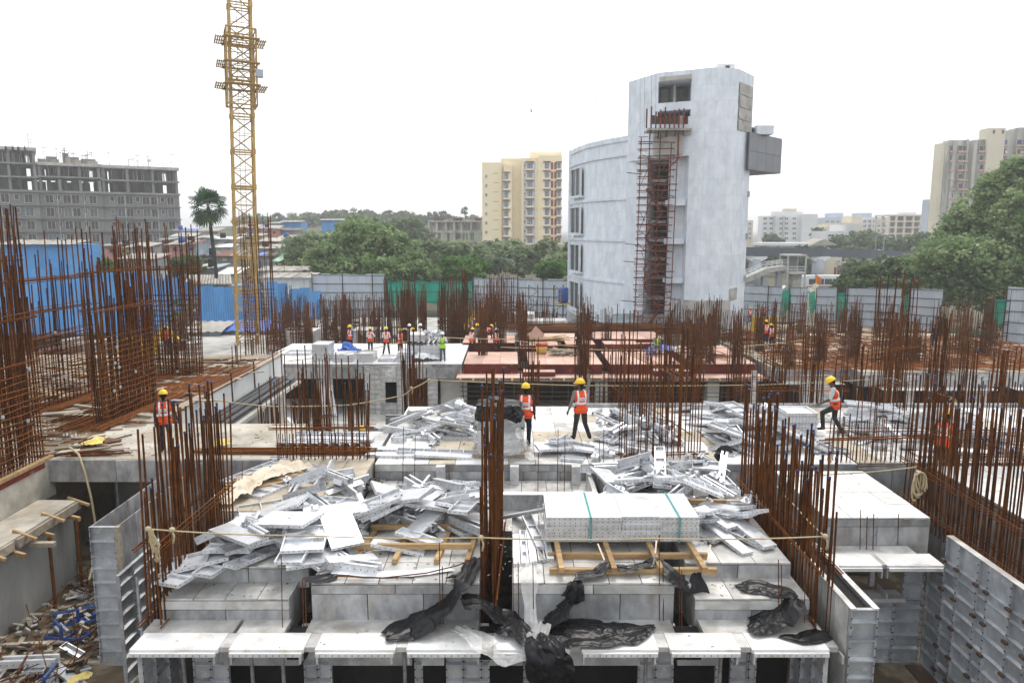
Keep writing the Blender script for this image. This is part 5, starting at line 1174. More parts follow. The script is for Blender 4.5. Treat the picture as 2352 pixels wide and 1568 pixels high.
for k in range(7): rod('ledger', 'steel_brown', t, (-3, 42.3, -4.5 + .28 * k), (14.5, 42.3, -4.5 + .28 * k + uni(-.1, .1)), .05)
for xa in (1387, 1650): x = qx(xa, 42.9); piece('concrete_column', 'concrete', t, x - .35, x + .35, 42.6, 43.2, -4.9, -2.66)
piece('inner_wall', 'dark', t, -3, 14.4, 46, 46.3, -4.9, -2.7)  # near-black backing, shade beneath the plywood put into its colour
# loose things on the plywood
def heap_sticks(name, label, cat, c, n, ln, rad, mat, zs=.035, d=.03, group=None, dirr=None, flat=True, wd=None):
    t = thing(name, c, label, cat, group)
    for k in range(n):
        a = (dirr + random.gauss(0, .25)) if dirr is not None else uni(0, math.pi); l = ln * uni(.6, 1.2); x, y = random.gauss(0, rad[0]), random.gauss(0, rad[1]); z = zs * (k * .35) * uni(.6, 1)
        v = Vector((math.cos(a), math.sin(a), uni(-.06, .1))) * l / 2; p = Vector(c) + Vector((x, y, z + d * .6))
        if wd:
            m = MB(); m.bar(p - v, p + v, wd, d); m.build('board', mat, t)
        else: rod('bar', mat, t, p - v, p + v, d, 5)
    return t
heap_sticks('offcut_heap', 'heap of brown timber offcuts on the pink plywood', 'timber', P(1300, 815, -1.9), 26, 1.3, (.7, .35), 'timber_grey', .05, .04, wd=.12)
heap_sticks('board_stack', 'flat pile of thin boards at the back of the plywood deck', 'timber', P(1255, 783, -1.6), 22, 2.6, (.6, .4), 'timber', .03, .03, dirr=.05, wd=.2)
heap_sticks('wire_bundle', 'tangle of yellowish rebar offcuts on the plywood edge', 'rebar', P(1650, 820, -1.9), 22, 1.5, (.3, .5), 'rust_band', .03, .03, dirr=2.3)
q = P(1244, 812, -1.9); t2 = thing('paint_bucket', q, 'yellow bucket with a red rim on the pink plywood', 'bucket'); MB().tube((0, 0, 0), (0, 0, .62), .32, .38, 12).build('body', 'machine_yellow', t2, True, False); MB().tube((0, 0, .5), (0, 0, .7), .39, .4, 12).build('rim', 'red_paint', t2, True, False)
q = P(1238, 795, -1.9); t2 = thing('leaning_board', q, 'pink plywood board propped up beside the bucket', 'board'); m = MB(); m.bar((-.7, .1, 0), (.1, .7, 1.0), .9, .03, (0, 1, .3)); m.build('board', 'ply_pink', t2, world=False)

# ---------------------------------------------------------------- aluminium block with cream deck, beyond the rear deck
t = thing('cream_deck_block', (25, 42, -4.9), 'aluminium formwork block with cream deck covered in reinforcement', 'formwork')
form_box(t, 14.9, 19.2, 42.2, 52, -2.75, -1.95, 'deck_cream', 'alu_side', 1.2, 2.0, 1.6); form_box(t, 19.3, 33.5, 40.6, 56, -2.75, -1.9, 'deck_cream', 'alu_side', 1.2, 2.4, 1.6); form_box(t, 14.9, 19.2, 52.2, 62, -3.2, -2.5, 'deck_cream', 'alu_side', 1.2, 2.4, 1.6, False); form_box(t, 33.6, 46, 42, 53, -3.1, -2.3, 'deck_cream', 'alu_side', 1.4, 2.4, 1.6, False)
tiles(t, 'ledge_panel', 'deck_white', 'z', 15.2, 18.8, 41.2, 42.1, -2.72, 1.8, 1, th=.03); tiles(t, 'ledge_panel', 'deck_white', 'z', 20.2, 26.5, 39.6, 40.5, -2.72, 1.8, 1, th=.03); tiles(t, 'ledge_panel', 'deck_white', 'z', 27.5, 33.5, 39.6, 40.5, -2.72, 1.8, 1, th=.03)
for xa, xb, Y in [(1742, 1756, 41.6), (1858, 1874, 40.3), (1874, 1891, 40.3), (1891, 1908, 40.3), (1908, 1932, 40.3), (2062, 2082, 40.3), (2110, 2132, 40.2), (2250, 2270, 40.2), (2270, 2290, 40.2), (2290, 2312, 40.2)]:
    ribbed_panel(t, qx(xa, Y), qx(xb, Y), -4.9, -2.02, Y, mat='alu_worn')
for xa, xb, Y in [(1752, 1856, 43.5), (1932, 2062, 42.5), (2082, 2110, 42), (2130, 2250, 42), (2310, 2420, 42)]: piece('opening_shade', 'dark', t, qx(xa, Y), qx(xb, Y), Y + 1.5, Y + 1.7, -4.9, -2.76)  # near-black sheets standing in for the shade inside the openings
for x in (1790, 1955, 1990, 2030, 2160, 2200, 2330): a = qx(x, 40.6); rod('prop', 'prop_grey', t, (a, 40.5, -4.9), (a, 40.4, -2.76), .08)
# reinforcement lying on the cream deck: far too many bars to count
rg = random.Random(5); bars = []
for k in range(4200):
    x, y = rg.uniform(15, 46), 41 + 36 * rg.random() ** 1.3; zt = (-1.86 if y < 54 else -4.5) if 19.3 < x < 33.5 else (-1.9 if x < 19.3 and y < 51 else -2.45 if x < 19.3 and y < 60 else -2.25 if x > 33.5 and y < 51 else -4.5)
    a = rg.choice([0, math.pi / 2, .3, -.35, 1.2]) + rg.gauss(0, .25); l = rg.uniform(.8, 3); v = Vector((math.cos(a), math.sin(a), 0)) * l; bars.append((Vector((x, y, zt + rg.uniform(0, .12))), Vector((x, y, zt + rg.uniform(0, .16))) + v))
mt = link('loose_reinforcement', bars_mesh('loose_reinforcement', bars, .055, 'rust_band', (0, 0, 0)), None); tag(mt, 'rusty reinforcement bars strewn over the cream deck', 'rebar', kind='stuff')
bars = []
for k in range(260):
    x, y = rg.uniform(-1, 11), rg.uniform(54.2, 57); l = rg.uniform(3, 6); bars.append((Vector((x, y, -1.7 + .002 * k)), Vector((x + l * rg.uniform(.9, 1), y + rg.uniform(-.3, .3), -1.7 + .002 * k))))
mt = link('bar_stock', bars_mesh('bar_stock', bars, .06, 'rust_far', (0, 0, 0)), None); tag(mt, 'long flat stock of rusty bars behind the plywood deck', 'rebar', kind='stuff')
MB_ = MB(); MB_.box(-1.5, 13.5, 54.3, 57.5, -4.2, -1.76); struct('bar_plinth', MB_, 'concrete')

# ---------------------------------------------------------------- far cages
rg = random.Random(21)
for i in range(46):
    xp = 605 + (i % 23) * 30.5 + rg.uniform(-10, 10); Y = 55 + (i // 23) * 9 + rg.uniform(-3, 4) ; xx = qx(xp, Y); w_ = rg.uniform(.9, 1.9); al = rg.random() < .55
    h = rg.uniform(2.6, 3.6) if xp < 880 else rg.uniform(3.4, 5.2) if xp < 1130 else rg.uniform(2.2, 4)
    if xp > 1240: h *= .45
    far_cage('dense rusty rebar cage %s the podium %s' % ('on the near edge of' if i < 23 else 'well back on', 'before the blue fence' if xp < 745 else 'before the tall grey fence' if xp < 885 else 'before the wide green net' if xp < 1090 else 'near the blue barrel' if xp < 1250 else 'at the curved wing foot'), 'cages on the podium', (xx, Y), (xx + (w_ if al else .15), Y + (.15 if al else w_)), -4.2, h, h + 1.3, 34 if al else 26, .05, .3, 4, i)
for i, (xp, Y, w_, h) in enumerate([(1330, 56, 1.2, 2.4), (1350, 49.5, .5, 2.3), (1390, 49.8, .5, 2.2), (1130, 52, .5, 2.6), (1145, 49.6, .4, 2.7), (1200, 47.6, .35, 2.4), (1335, 42.6, .4, 3.1), (1100, 46, .4, 2.6), (1190, 49.8, .5, 3.2), (1610, 46, .8, 3.0), (1545, 49.8, .8, 2.8), (1580, 48.2, .8, 2.5), (1640, 51, .7, 2.6)]):
    xx = qx(xp, Y); far_cage('slender rusty starter cage rising between the red plywood boxes', 'cages between the plywood boxes', (xx, Y), (xx + w_, Y + .4), -2.6, h, h + .9, 24, .042, .3, 4, 100 + i)
rg = random.Random(22)
for i in range(52):
    xp = 1560 + (i % 20) * 39 + rg.uniform(-14, 14); Y = 42.5 + (i // 20) * 10 + rg.uniform(-2, 5); xx = qx(xp, Y)
    if xx > 45: continue
    al = rg.random() < .5; w_ = rg.uniform(.7, 1.6); h = rg.uniform(1.4, 2.4); zb = (-1.95 if Y < 55 else -4.6) if 19.3 < xx < 33.5 else (-2.0 if xx < 19.3 and Y < 52 else -2.6 if (xx < 19.3 and Y < 61) or (xx > 33.5 and Y < 52.5) else -4.6); h *= (1.7 if zb < -4 else 1)
    far_cage('rusty cage %s the cream deck %s' % (['at the front edge of', 'in the middle of', 'at the back of'][i // 20], 'by the plywood corner' if xp < 1700 else 'near the yellow shutter' if xp < 1880 else 'before the tall grey sheets' if xp < 2080 else 'before the narrow grey sheets' if xp < 2180 else 'before the huge tree'), 'cages on the cream deck', (xx, Y), (xx + (w_ if al else .1), Y + (.1 if al else w_)), zb, h, h + .9, 22, .042, .28, 4, 200 + i)
# white stacks, machines and boards in the far yard
def stack(label, x, y0, z0, wd, dp, n, th=.065, mat='alu', group=None, jit=.02):
    t = thing('panel_stack', (x, y0, z0), label, 'panel stack', group)
    for k in range(n):
        dx, dy = uni(-jit, jit), uni(-jit, jit)
        p = link('stacked_panel', panel_mesh(wd, dp, th, 2), t, (dx + wd / 2, dy + dp / 2, th * k + .002 * k), (0, 0, uni(-.03, .03)))
    return t
# ================================================================ the foreground storey (its floor is 3 m below the deck)
mb = MB(); mb.box(-14, 18, 2, 24.5, -3.3, -3.0); struct('storey_floor', mb, 'mud')
ZL = -.66
# ---------------------------------------------------------------- front ledge and boxes of the main deck
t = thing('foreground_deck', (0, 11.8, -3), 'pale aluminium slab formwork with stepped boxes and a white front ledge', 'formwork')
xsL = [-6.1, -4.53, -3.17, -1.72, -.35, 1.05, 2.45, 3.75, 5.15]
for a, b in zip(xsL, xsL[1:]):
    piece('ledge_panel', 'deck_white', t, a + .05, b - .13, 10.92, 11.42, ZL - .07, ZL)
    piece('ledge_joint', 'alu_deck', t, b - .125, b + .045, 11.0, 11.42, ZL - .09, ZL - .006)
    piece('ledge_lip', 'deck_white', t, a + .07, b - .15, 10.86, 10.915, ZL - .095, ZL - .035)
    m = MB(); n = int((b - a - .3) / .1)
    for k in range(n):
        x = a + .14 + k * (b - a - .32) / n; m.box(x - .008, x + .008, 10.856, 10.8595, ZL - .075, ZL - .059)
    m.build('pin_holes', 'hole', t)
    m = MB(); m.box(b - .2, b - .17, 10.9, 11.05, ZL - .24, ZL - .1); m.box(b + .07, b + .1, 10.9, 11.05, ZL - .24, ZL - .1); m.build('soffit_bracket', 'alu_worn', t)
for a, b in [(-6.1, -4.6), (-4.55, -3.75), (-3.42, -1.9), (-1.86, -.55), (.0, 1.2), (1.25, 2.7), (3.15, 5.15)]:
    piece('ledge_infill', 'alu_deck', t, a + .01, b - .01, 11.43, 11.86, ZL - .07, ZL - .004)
for a, b in [(-3.74, -3.43), (2.71, 3.14), (-.54, -.01)]: piece('gap_shade', 'dark', t, a, b, 11.45, 11.85, ZL - .5, ZL - .12)  # near-black blocks drawn where the column gaps are in shade
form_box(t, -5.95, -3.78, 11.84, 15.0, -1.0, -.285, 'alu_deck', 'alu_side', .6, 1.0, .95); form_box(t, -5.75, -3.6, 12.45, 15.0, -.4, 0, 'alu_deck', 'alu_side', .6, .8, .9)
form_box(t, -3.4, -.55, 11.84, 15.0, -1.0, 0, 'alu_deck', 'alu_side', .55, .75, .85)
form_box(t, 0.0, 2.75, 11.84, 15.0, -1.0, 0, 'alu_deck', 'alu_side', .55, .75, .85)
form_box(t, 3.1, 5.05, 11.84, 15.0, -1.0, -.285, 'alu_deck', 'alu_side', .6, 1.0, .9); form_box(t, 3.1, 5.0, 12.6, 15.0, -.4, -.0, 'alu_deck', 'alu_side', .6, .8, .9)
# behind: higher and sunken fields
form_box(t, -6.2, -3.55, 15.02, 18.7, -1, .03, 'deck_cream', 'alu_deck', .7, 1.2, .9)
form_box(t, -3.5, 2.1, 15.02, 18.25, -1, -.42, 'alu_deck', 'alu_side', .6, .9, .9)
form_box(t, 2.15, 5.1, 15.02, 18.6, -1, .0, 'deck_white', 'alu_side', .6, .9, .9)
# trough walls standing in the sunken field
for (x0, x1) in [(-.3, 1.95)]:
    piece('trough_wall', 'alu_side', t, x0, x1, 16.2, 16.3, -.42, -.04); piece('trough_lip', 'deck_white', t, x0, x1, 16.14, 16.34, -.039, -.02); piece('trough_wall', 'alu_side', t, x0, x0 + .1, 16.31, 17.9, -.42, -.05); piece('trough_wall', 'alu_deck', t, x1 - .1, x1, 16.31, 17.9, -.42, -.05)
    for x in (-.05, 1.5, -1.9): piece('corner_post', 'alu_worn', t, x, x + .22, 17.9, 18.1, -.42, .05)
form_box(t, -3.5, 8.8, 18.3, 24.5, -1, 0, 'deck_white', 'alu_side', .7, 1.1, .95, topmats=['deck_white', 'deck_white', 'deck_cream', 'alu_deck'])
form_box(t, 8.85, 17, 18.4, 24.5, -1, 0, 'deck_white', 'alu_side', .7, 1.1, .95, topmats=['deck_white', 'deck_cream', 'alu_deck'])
piece('edge_upstand', 'alu_side', t, 2.0, 17, 24.4, 24.5, .002, .12)
# under the ledge: ribbed panels, dark openings, props
for xa, xb in [(355, 400), (401, 447), (640, 676), (677, 712), (925, 946), (1006, 1050), (1051, 1096), (1097, 1118), (1205, 1250), (1500, 1545), (1546, 1592), (1700, 1716), (1738, 1785), (1786, 1805)]:
    ribbed_panel(t, qx(xa, 11.5) * 1.005, qx(xb, 11.5) * 1.005, -3, ZL - .1, 11.9)
for xa, xb in [(447, 640), (712, 925), (946, 1006), (1118, 1205), (1250, 1500), (1592, 1700)]:
    x0, x1 = qx(xa, 11.7), qx(xb, 11.7); piece('opening_sill', 'panel_blue', t, x0 + .01, x1 - .01, 11.75, 12.0, -1.45, -1.2)
for x in (522, 906, 1235, 1512, 1700, 350, 600): a = qx(x, 11.3); rod('prop', 'prop_grey', t, (a, 11.35, -3), (a, 11.3, ZL - .1), .065, 8)
piece('ledge_shade', 'dark', t, -6.0, 5.04, 12.6, 12.7, -3, -1.0)  # near-black sheet added behind the openings as the shade under the ledge
for k in range(3): ribbed_panel(t, 11.0 + k * .45, 11.45 + k * .45, -3, ZL - .1, -5.98, 'x', 1); ribbed_panel(t, 11.0 + k * .45, 11.45 + k * .45, -3, ZL - .1, 5.05, 'x', -1)

# ---------------------------------------------------------------- platform beyond the second cage, with its own ledge
t = thing('side_platform', (7.6, 14.8, -3), 'white topped aluminium platform with a narrow ledge over the window wall', 'formwork')
form_box(t, 6.55, 8.75, 14.85, 17.9, -1, -.05, 'deck_white', 'alu_side', .55, .75, 1.05)
for a, b in [(6.3, 7.32), (7.42, 8.55)]:
    piece('ledge_panel', 'deck_white', t, a, b, 13.9, 14.45, ZL - .07, ZL); piece('ledge_lip', 'deck_white', t, a + .02, b - .02, 13.84, 13.895, ZL - .1, ZL - .035)
piece('ledge_joint', 'alu_deck', t, 7.325, 7.415, 13.95, 14.45, ZL - .09, ZL - .006); piece('ledge_infill', 'alu_deck', t, 6.6, 8.3, 14.46, 14.84, ZL - .07, ZL - .004)
piece('bracket', 'alu_worn', t, 7.3, 7.33, 13.88, 14.0, ZL - .26, ZL - .1); piece('bracket', 'alu_worn', t, 7.41, 7.44, 13.88, 14.0, ZL - .26, ZL - .1)
t = thing('window_wall_formwork', (7.3, 14.4, -3), 'blue grey ribbed formwork wall with a low window opening under the ledge', 'formwork')
for k in range(4): ribbed_panel(t, 6.15 + k * .57, 6.72 + k * .57, -3, -1.62, 14.4); 
for x0, x1 in [(6.15, 6.5), (8.0, 8.43)]: ribbed_panel(t, x0, x1, -1.6, -.76, 14.4)
piece('opening_sill', 'alu_worn', t, 6.5, 8.0, 14.2, 14.6, -1.6, -1.52); piece('opening_back', 'mud', t, 6.4, 8.1, 15.6, 15.7, -1.7, -.7); piece('brace', 'alu_worn', t, 7.5, 7.6, 14.7, 14.78, -1.5, -.75)
for k in range(3): piece('sill_rib', 'alu_worn', t, 6.6 + k * .5, 6.63 + k * .5, 14.19, 14.6, -1.519, -1.4)
t = thing('long_wall_formwork', (8.5, 11, -3), 'long ribbed aluminium wall formwork with pinned panels beside the deep room', 'formwork')
yy = 13.8; k = 0
while yy > 6.5:
    wv = [.42, .6, .3, .6, .45, .6][k % 6]; ribbed_panel(t, yy - wv, yy, -3, -.5, 8.55, 'x', -1, 'panel_blue', .33); ribbed_panel(t, yy - wv, yy, -.498, 0, 8.55, 'x', -1, 'panel_blue', .5)
    for z in (-.5, -1.1, -1.7, -2.3, -2.8): piece('wedge_clip', 'steel_brown', t, 8.42, 8.475, yy - .07, yy + .05, z - .02, z + .03)
    yy -= wv; k += 1
piece('top_rail', 'alu_deck', t, 8.47, 8.6, 6.5, 13.8, .002, .012); piece('far_face', 'alu_side', t, 8.56, 8.58, 6.5, 13.8, -3, -.002)
ribbed_panel(t, 13.8, 14.35, -3, -.75, 8.55, 'x', -1)
piece('floor_plate', 'steel_brown', t, 8.1, 8.42, 6.5, 14.2, -2.998, -2.96)
t = thing('end_capped_wall_formwork', (5.6, 11, -3), 'tall narrow aluminium wall formwork with a capped end beside the second cage', 'formwork')
ribbed_panel(t, 5.35, 5.78, -3, -.55, 11.05); ribbed_panel(t, 5.35, 5.78, -.548, -.02, 11.05)
for k in range(5): piece('flank_panel', 'alu_deck', t, 5.34, 5.36, 11.07 + k * .5, 11.55 + k * .5, -3, -.03); ribbed_panel(t, 11.07 + k * .5, 11.56 + k * .5, -3, -.03, 5.74, 'x', 1)
piece('top_cap', 'alu_deck', t, 5.34, 5.44, 10.99, 13.5, -.018, -.006); piece('top_cap', 'alu_deck', t, 5.7, 5.8, 10.99, 13.5, -.018, -.006); piece('wall_gap_shade', 'dark', t, 5.44, 5.7, 11.07, 13.5, -.5, -.1)  # gap between the panels filled near-black in place of its shade
t = thing('tall_end_wall_formwork', (-8.2, 14.3, -3), 'tall slim aluminium wall formwork with an open ribbed end near the debris', 'formwork')
ribbed_panel(t, -8.5, -7.98, -3, -.62, 14.3); ribbed_panel(t, -8.5, -7.98, -.618, 0, 14.3)
for k in range(6): piece('flank_panel', 'alu_side', t, -7.97, -7.95, 14.32 + k * .7, 14.99 + k * .7, -3, -.01); piece('outer_flank', 'alu_side', t, -8.5, -8.48, 14.32 + k * .7, 14.99 + k * .7, -3, -.01)
piece('corner_strip', 'timber_grey', t, -7.975, -7.88, 14.2, 14.3, -3, .01)
t = thing('low_ribbed_wall_formwork', (-7.6, 13.5, -3), 'low ribbed aluminium wall formwork propped beside the first cage', 'formwork')
for k in range(4): ribbed_panel(t, 13.45 + k * .52, 13.97 + k * .52, -3, ZL, -7.6, 'x', 1)
rod('push_prop', 'prop_grey', t, (-7.45, 13.9, -.9), (-6.85, 12.9, -2.95), .07, 8)
t = thing('cage_side_formwork', (10.4, 15, -3), 'white topped aluminium platform beyond the rope hung cage', 'formwork')
form_box(t, 10.6, 17, 13.6, 18.2, -1, -.02, 'deck_white', 'alu_side', .6, .9, 1); tiles(t, 'support_panel', 'alu_side', 'x', 13.6, 18.2, -3, -1, 10.62, .8, 2)

# ---------------------------------------------------------------- concrete slab, raft and walls on the other flank
t = thing('concrete_slab_edge', (-9, 18.7, -3), 'cast concrete slab with a grey shuttered edge beam over a dark void', 'slab')
piece('slab', 'concrete_light', t, -12.2, -6.3, 18.72, 22.3, -.55, -.005); 
for a, b in [(-12.2, -10.3), (-10.29, -8.2), (-8.19, -6.3)]: piece('edge_shutter', 'alu_side', t, a, b, 18.66, 18.715, -.6, -.02)
piece('void_back', 'concrete_wall', t, -12.2, -6.3, 21.9, 22.2, -3, -.56); piece('void_pier', 'concrete', t, -8.0, -7.4, 18.9, 19.5, -3, -.56); piece('slab_alu', 'alu_deck', t, -6.29, -3.6, 18.75, 21.4, -.6, .0)
for x, y in [(-9.8, 18.9), (-9.2, 19.4), (-10.6, 19.2)]: rod('prop', 'prop_grey', t, (x, y, -3), (x, y, -.55), .08, 8)
t = thing('raft_slab', (-20, 28, -5), 'muddy concrete raft with a white painted retaining wall', 'slab')
piece('raft', 'raft_mud', t, -34, -11.0, 22.31, 35, -4.9, 0); piece('raft_near', 'raft_mud', t, -34, -12.25, 18.9, 22.3, -4.9, .01)
for k in range(6): piece('wall_face', 'white_wall', t, -11.0, -10.9, 22.4 + k * 2.09, 24.47 + k * 2.09, -4.9, -.02)
piece('kerb_board', 'timber_grey', t, -11.3, -10.88, 22.3, 35, .0, .07)
for k in range(5): y = 23 + k * 2.5; rod('prop', 'steel_brown', t, (-10.7, y, -4.9), (-10.75, y, .5), .07); 
rod('guard_rail', 'scaffold_red', t, (-10.75, 23, .35), (-10.75, 34.8, .3), .05)
mb = MB(); n = 18; pts = [(-13.6 + 1.5 * math.cos(2 * math.pi * k / n) * (1 + .25 * math.sin(3 * k)), 21.7 + 1.35 * math.sin(2 * math.pi * k / n) * (1 + .2 * math.cos(2.3 * k)), .016) for k in range(n)]
mb.add(pts, [tuple(range(n))]); tag(mb.build('puddle', 'water', None), kind='structure')
t = thing('retaining_wall', (-12.4, 15, -3), 'concrete retaining wall topped by a timber strip under the great cage', 'wall')
piece('wall', 'concrete_light', t, -12.9, -12.05, 8, 18.88, -1, -.02); piece('top_board', 'timber', t, -12.15, -12.02, 8, 18.9, -.02, .06); piece('red_strip', 'ply_red', t, -12.05, -12.03, 8, 18.5, -.16, -.03)
t = thing('balcony_slab', (-11.5, 15, -3), 'unfinished balcony slab with timber joist ends over a stained wall', 'slab')
piece('slab', 'concrete_light', t, -12.03, -11.05, 8, 18.1, -1.05, -.88)
for k in range(9): y = 9.5 + k * 1.05; m = MB(); m.bar((-11.6, y, -1.12), (-10.72, y - .28, -1.2), .07, .1); m.build('joist', 'timber', t); m = MB(); m.bar((-11.3, y + .25, -.84), (-10.68, y + .1, -.98), .06, .06); m.build('batten', 'timber', t)
for k in range(4): piece('edge_board', 'timber_grey', t, -11.04 + .03 * (k % 2), -10.98 + .03 * (k % 2), 8.2 + 2.5 * k, 10.6 + 2.5 * k, -1.1, -.9)
tiles(t, 'wall_face', 'concrete_wall', 'x', 8, 18.2, -3, -1.06, -11.25, 2.4, 3, gap=.004); piece('wall_core', 'concrete', t, -12, -11.3, 8, 18.2, -3, -1.06)
for y in (13.9, 16.5, 17.6): rod('prop', 'rust_band', t, (-10.8, y, -3), (-10.8, y, -1.2), .075, 8)
for k, y in enumerate((14.0, 16.3)): piece('cross_timber', 'timber_grey', t, -11.1, -10.55, y - .06, y + .06, -1.32, -1.22)

# ================================================================ loose formwork pieces
_pm = {}
def panel_mesh(wd, ln, th=.065, ribs=2, inv=False, hole=True):
    key = (round(wd, 2), round(ln, 2), th, inv, 'p')
    if key not in _pm:
        m = MB(); e = .008; h, v = wd / 2, ln / 2; z = (lambda q: th - q) if inv else (lambda q: q)
        def b(x0, x1, y0, y1, z0, z1, mi=0): m.box(x0, x1, y0, y1, min(z(z0), z(z1)), max(z(z0), z(z1)), mi)
        b(-h, h, -v, v, 0, .005)
        b(-h, -h + e, -v, v, .0052, th); b(h - e, h, -v, v, .0052, th); b(-h + e, h - e, -v, -v + e, .0052, th); b(-h + e, h - e, v - e, v, .0052, th)
        b(-h + e, -h + .026, -v + e, v - e, th - .006, th - .001); b(h - .026, h - e, -v + e, v - e, th - .006, th - .001)
        if hole:
            n = int(ln / .11)
            for k in range(n):
                y = -v + .06 + k * (ln - .12) / max(1, n - 1)
                for s in (-1, 1): b(s * (h + .0008) - .0006, s * (h + .0008) + .0006, y - .008, y + .008, th * .45, th * .72, 1)
            n = int(wd / .09)
            for k in range(n):
                x = -h + .05 + k * (wd - .1) / max(1, n - 1)
                for s in (-1, 1): b(x - .008, x + .008, s * (v + .0008) - .0006, s * (v + .0008) + .0006, th * .45, th * .72, 1)
        _pm[key] = m.mesh('form_panel', ['alu', 'hole'])
    return _pm[key]
_rib = {}
def rib_mesh(wd):
    key = round(wd, 2)
    if key not in _rib: _rib[key] = MB().box(-wd / 2 + .03, wd / 2 - .03, -.006, .006, .006, .055).box(-wd / 2 + .03, wd / 2 - .03, -.018, .006, .0552, .06).mesh('rib', 'alu')
    return _rib[key]
def section_mesh(kind, wd, ln):
    key = (kind, round(wd, 2), round(ln, 2))
    if key not in _pm:
        m = MB(); h, v = wd / 2, ln / 2; e = .007
        if kind == 'channel': m.box(-h, h, -v, v, 0, e); m.box(-h, -h + e, -v, v, e * 1.02, wd * .8); m.box(h - e, h, -v, v, e * 1.02, wd * .8); m.box(-h, -h + .05, -v, v, wd * .8, wd * .8 + e); m.box(h - .05, h, -v, v, wd * .8, wd * .8 + e)
        elif kind == 'angle': m.box(-h, h, -v, v, 0, e); m.box(-h, -h + e, -v, v, e * 1.02, wd); m.box(-h + e, h, -v, -v + e, e * 1.02, wd * .6); m.box(-h + e, h, v - e, v, e * 1.02, wd * .6); m.box(-h + e * 1.1, -h + .05, -v, v, wd - e, wd)
        elif kind == 'beam': m.box(-h, h, -v, v, 0, e); m.box(-h * .3, h * .3, -v, v, e * 1.02, wd * .75); m.box(-h, h, -v, v, wd * .75, wd * .75 + e)
        elif kind == 'head': m.box(-h, h, -v, v, 0, e); m.box(-h, -h + e, -v, v, e * 1.02, wd); m.box(h - e, h, -v, v, e * 1.02, wd); m.box(-h, h, -v, v, wd, wd + e); m.tube((0, 0, wd + e), (0, 0, wd + .09), .03, n=8)
        n = max(2, int(ln / .12))
        for k in range(n):
            y = -v + .05 + k * (ln - .1) / max(1, n - 1)
            for s in (-1, 1): m.box(s * (h + .0008) - .0006, s * (h + .0008) + .0006, y - .009, y + .009, wd * .35, wd * .35 + .018, 1)
        _pm[key] = m.mesh('form_section', ['alu', 'hole'])
    return _pm[key]
class Heap:
    """keeps a height map so that every piece rests on what lies under it"""
    def __init__(s, x0, x1, y0, y1, base, c=.05):
        s.base = base
        s.x0, s.y0, s.c = x0 - 1.2, y0 - 1.2, c; s.H = np.full((int((x1 - x0 + 2.4) / c) + 1, int((y1 - y0 + 2.4) / c) + 1), float(base))
    def raise_box(s, x0, x1, y0, y1, z):
        i0, i1, j0, j1 = [int(round(v)) for v in ((x0 - s.x0) / s.c, (x1 - s.x0) / s.c, (y0 - s.y0) / s.c, (y1 - s.y0) / s.c)]
        s.H[max(0, i0):i1, max(0, j0):j1] = np.maximum(s.H[max(0, i0):i1, max(0, j0):j1], z)
    def lower_box(s, x0, x1, y0, y1, z):
        i0, i1, j0, j1 = [int(round(v)) for v in ((x0 - s.x0) / s.c, (x1 - s.x0) / s.c, (y0 - s.y0) / s.c, (y1 - s.y0) / s.c)]
        s.H[max(0, i0):i1, max(0, j0):j1] = z
    def rest(s, x, y, yaw, wd, ln, th, sink=.8, maxs=.42):
        ca, sa = math.cos(yaw), math.sin(yaw); u = np.arange(-wd / 2, wd / 2 + .01, s.c * .8); v = np.arange(-ln / 2, ln / 2 + .01, s.c * .8)
        U, V = np.meshgrid(u, v); I = np.clip(((x + ca * U - sa * V - s.x0) / s.c).astype(int), 0, s.H.shape[0] - 1); J = np.clip(((y + sa * U + ca * V - s.y0) / s.c).astype(int), 0, s.H.shape[1] - 1)
        h = s.H[I, J]; a = V < -ln * .08; b = V > ln * .08
        ia = np.argmax(np.where(a, h, -99)); ib = np.argmax(np.where(b, h, -99)); va, vb = V.flat[ia], V.flat[ib]; ha, hb = h.flat[ia], h.flat[ib]
        sl = max(-maxs, min(maxs, (hb - ha) / max(vb - va, ln * .35)))
        z0 = np.percentile(h - sl * V, 86); s.H[I, J] = np.maximum(h, z0 + sl * V + th * sink)
        return z0, math.atan(sl)
HEAPN = [0]
def drop(heap, label, group, x, y, yaw, kind, wd, ln, inv=False, roll=0.0):
    th = .065 if kind == 'panel' else wd * (.8 if kind != 'angle' else .75)
    z, pit = heap.rest(x, y, yaw, wd, ln, th, .75 if kind == 'panel' else .4)
    if kind == 'panel':
        o = link('aluminium_form_panel', panel_mesh(wd, ln, .065, 2, inv), None, (x, y, z), (pit, roll, yaw)); tag(o, label, 'form panel', group)
        if not inv:
            n = max(1, int(ln / .33))
            for k in range(1, n): link('rib', rib_mesh(wd), o, (0, -ln / 2 + ln * k / n, 0))
    else:
        nm = {'channel': 'aluminium_channel', 'angle': 'aluminium_corner_piece', 'beam': 'aluminium_beam', 'head': 'prop_head'}[kind]
        o = link(nm, section_mesh(kind, wd, ln), None, (x, y, z), (pit, roll, yaw)); tag(o, label + (' (channel)' if False else ''), 'form section', group)
    HEAPN[0] += 1
    return o
LEN = [.6, .9, 1.2, 1.5]; WID = [.15, .2, .3, .4]
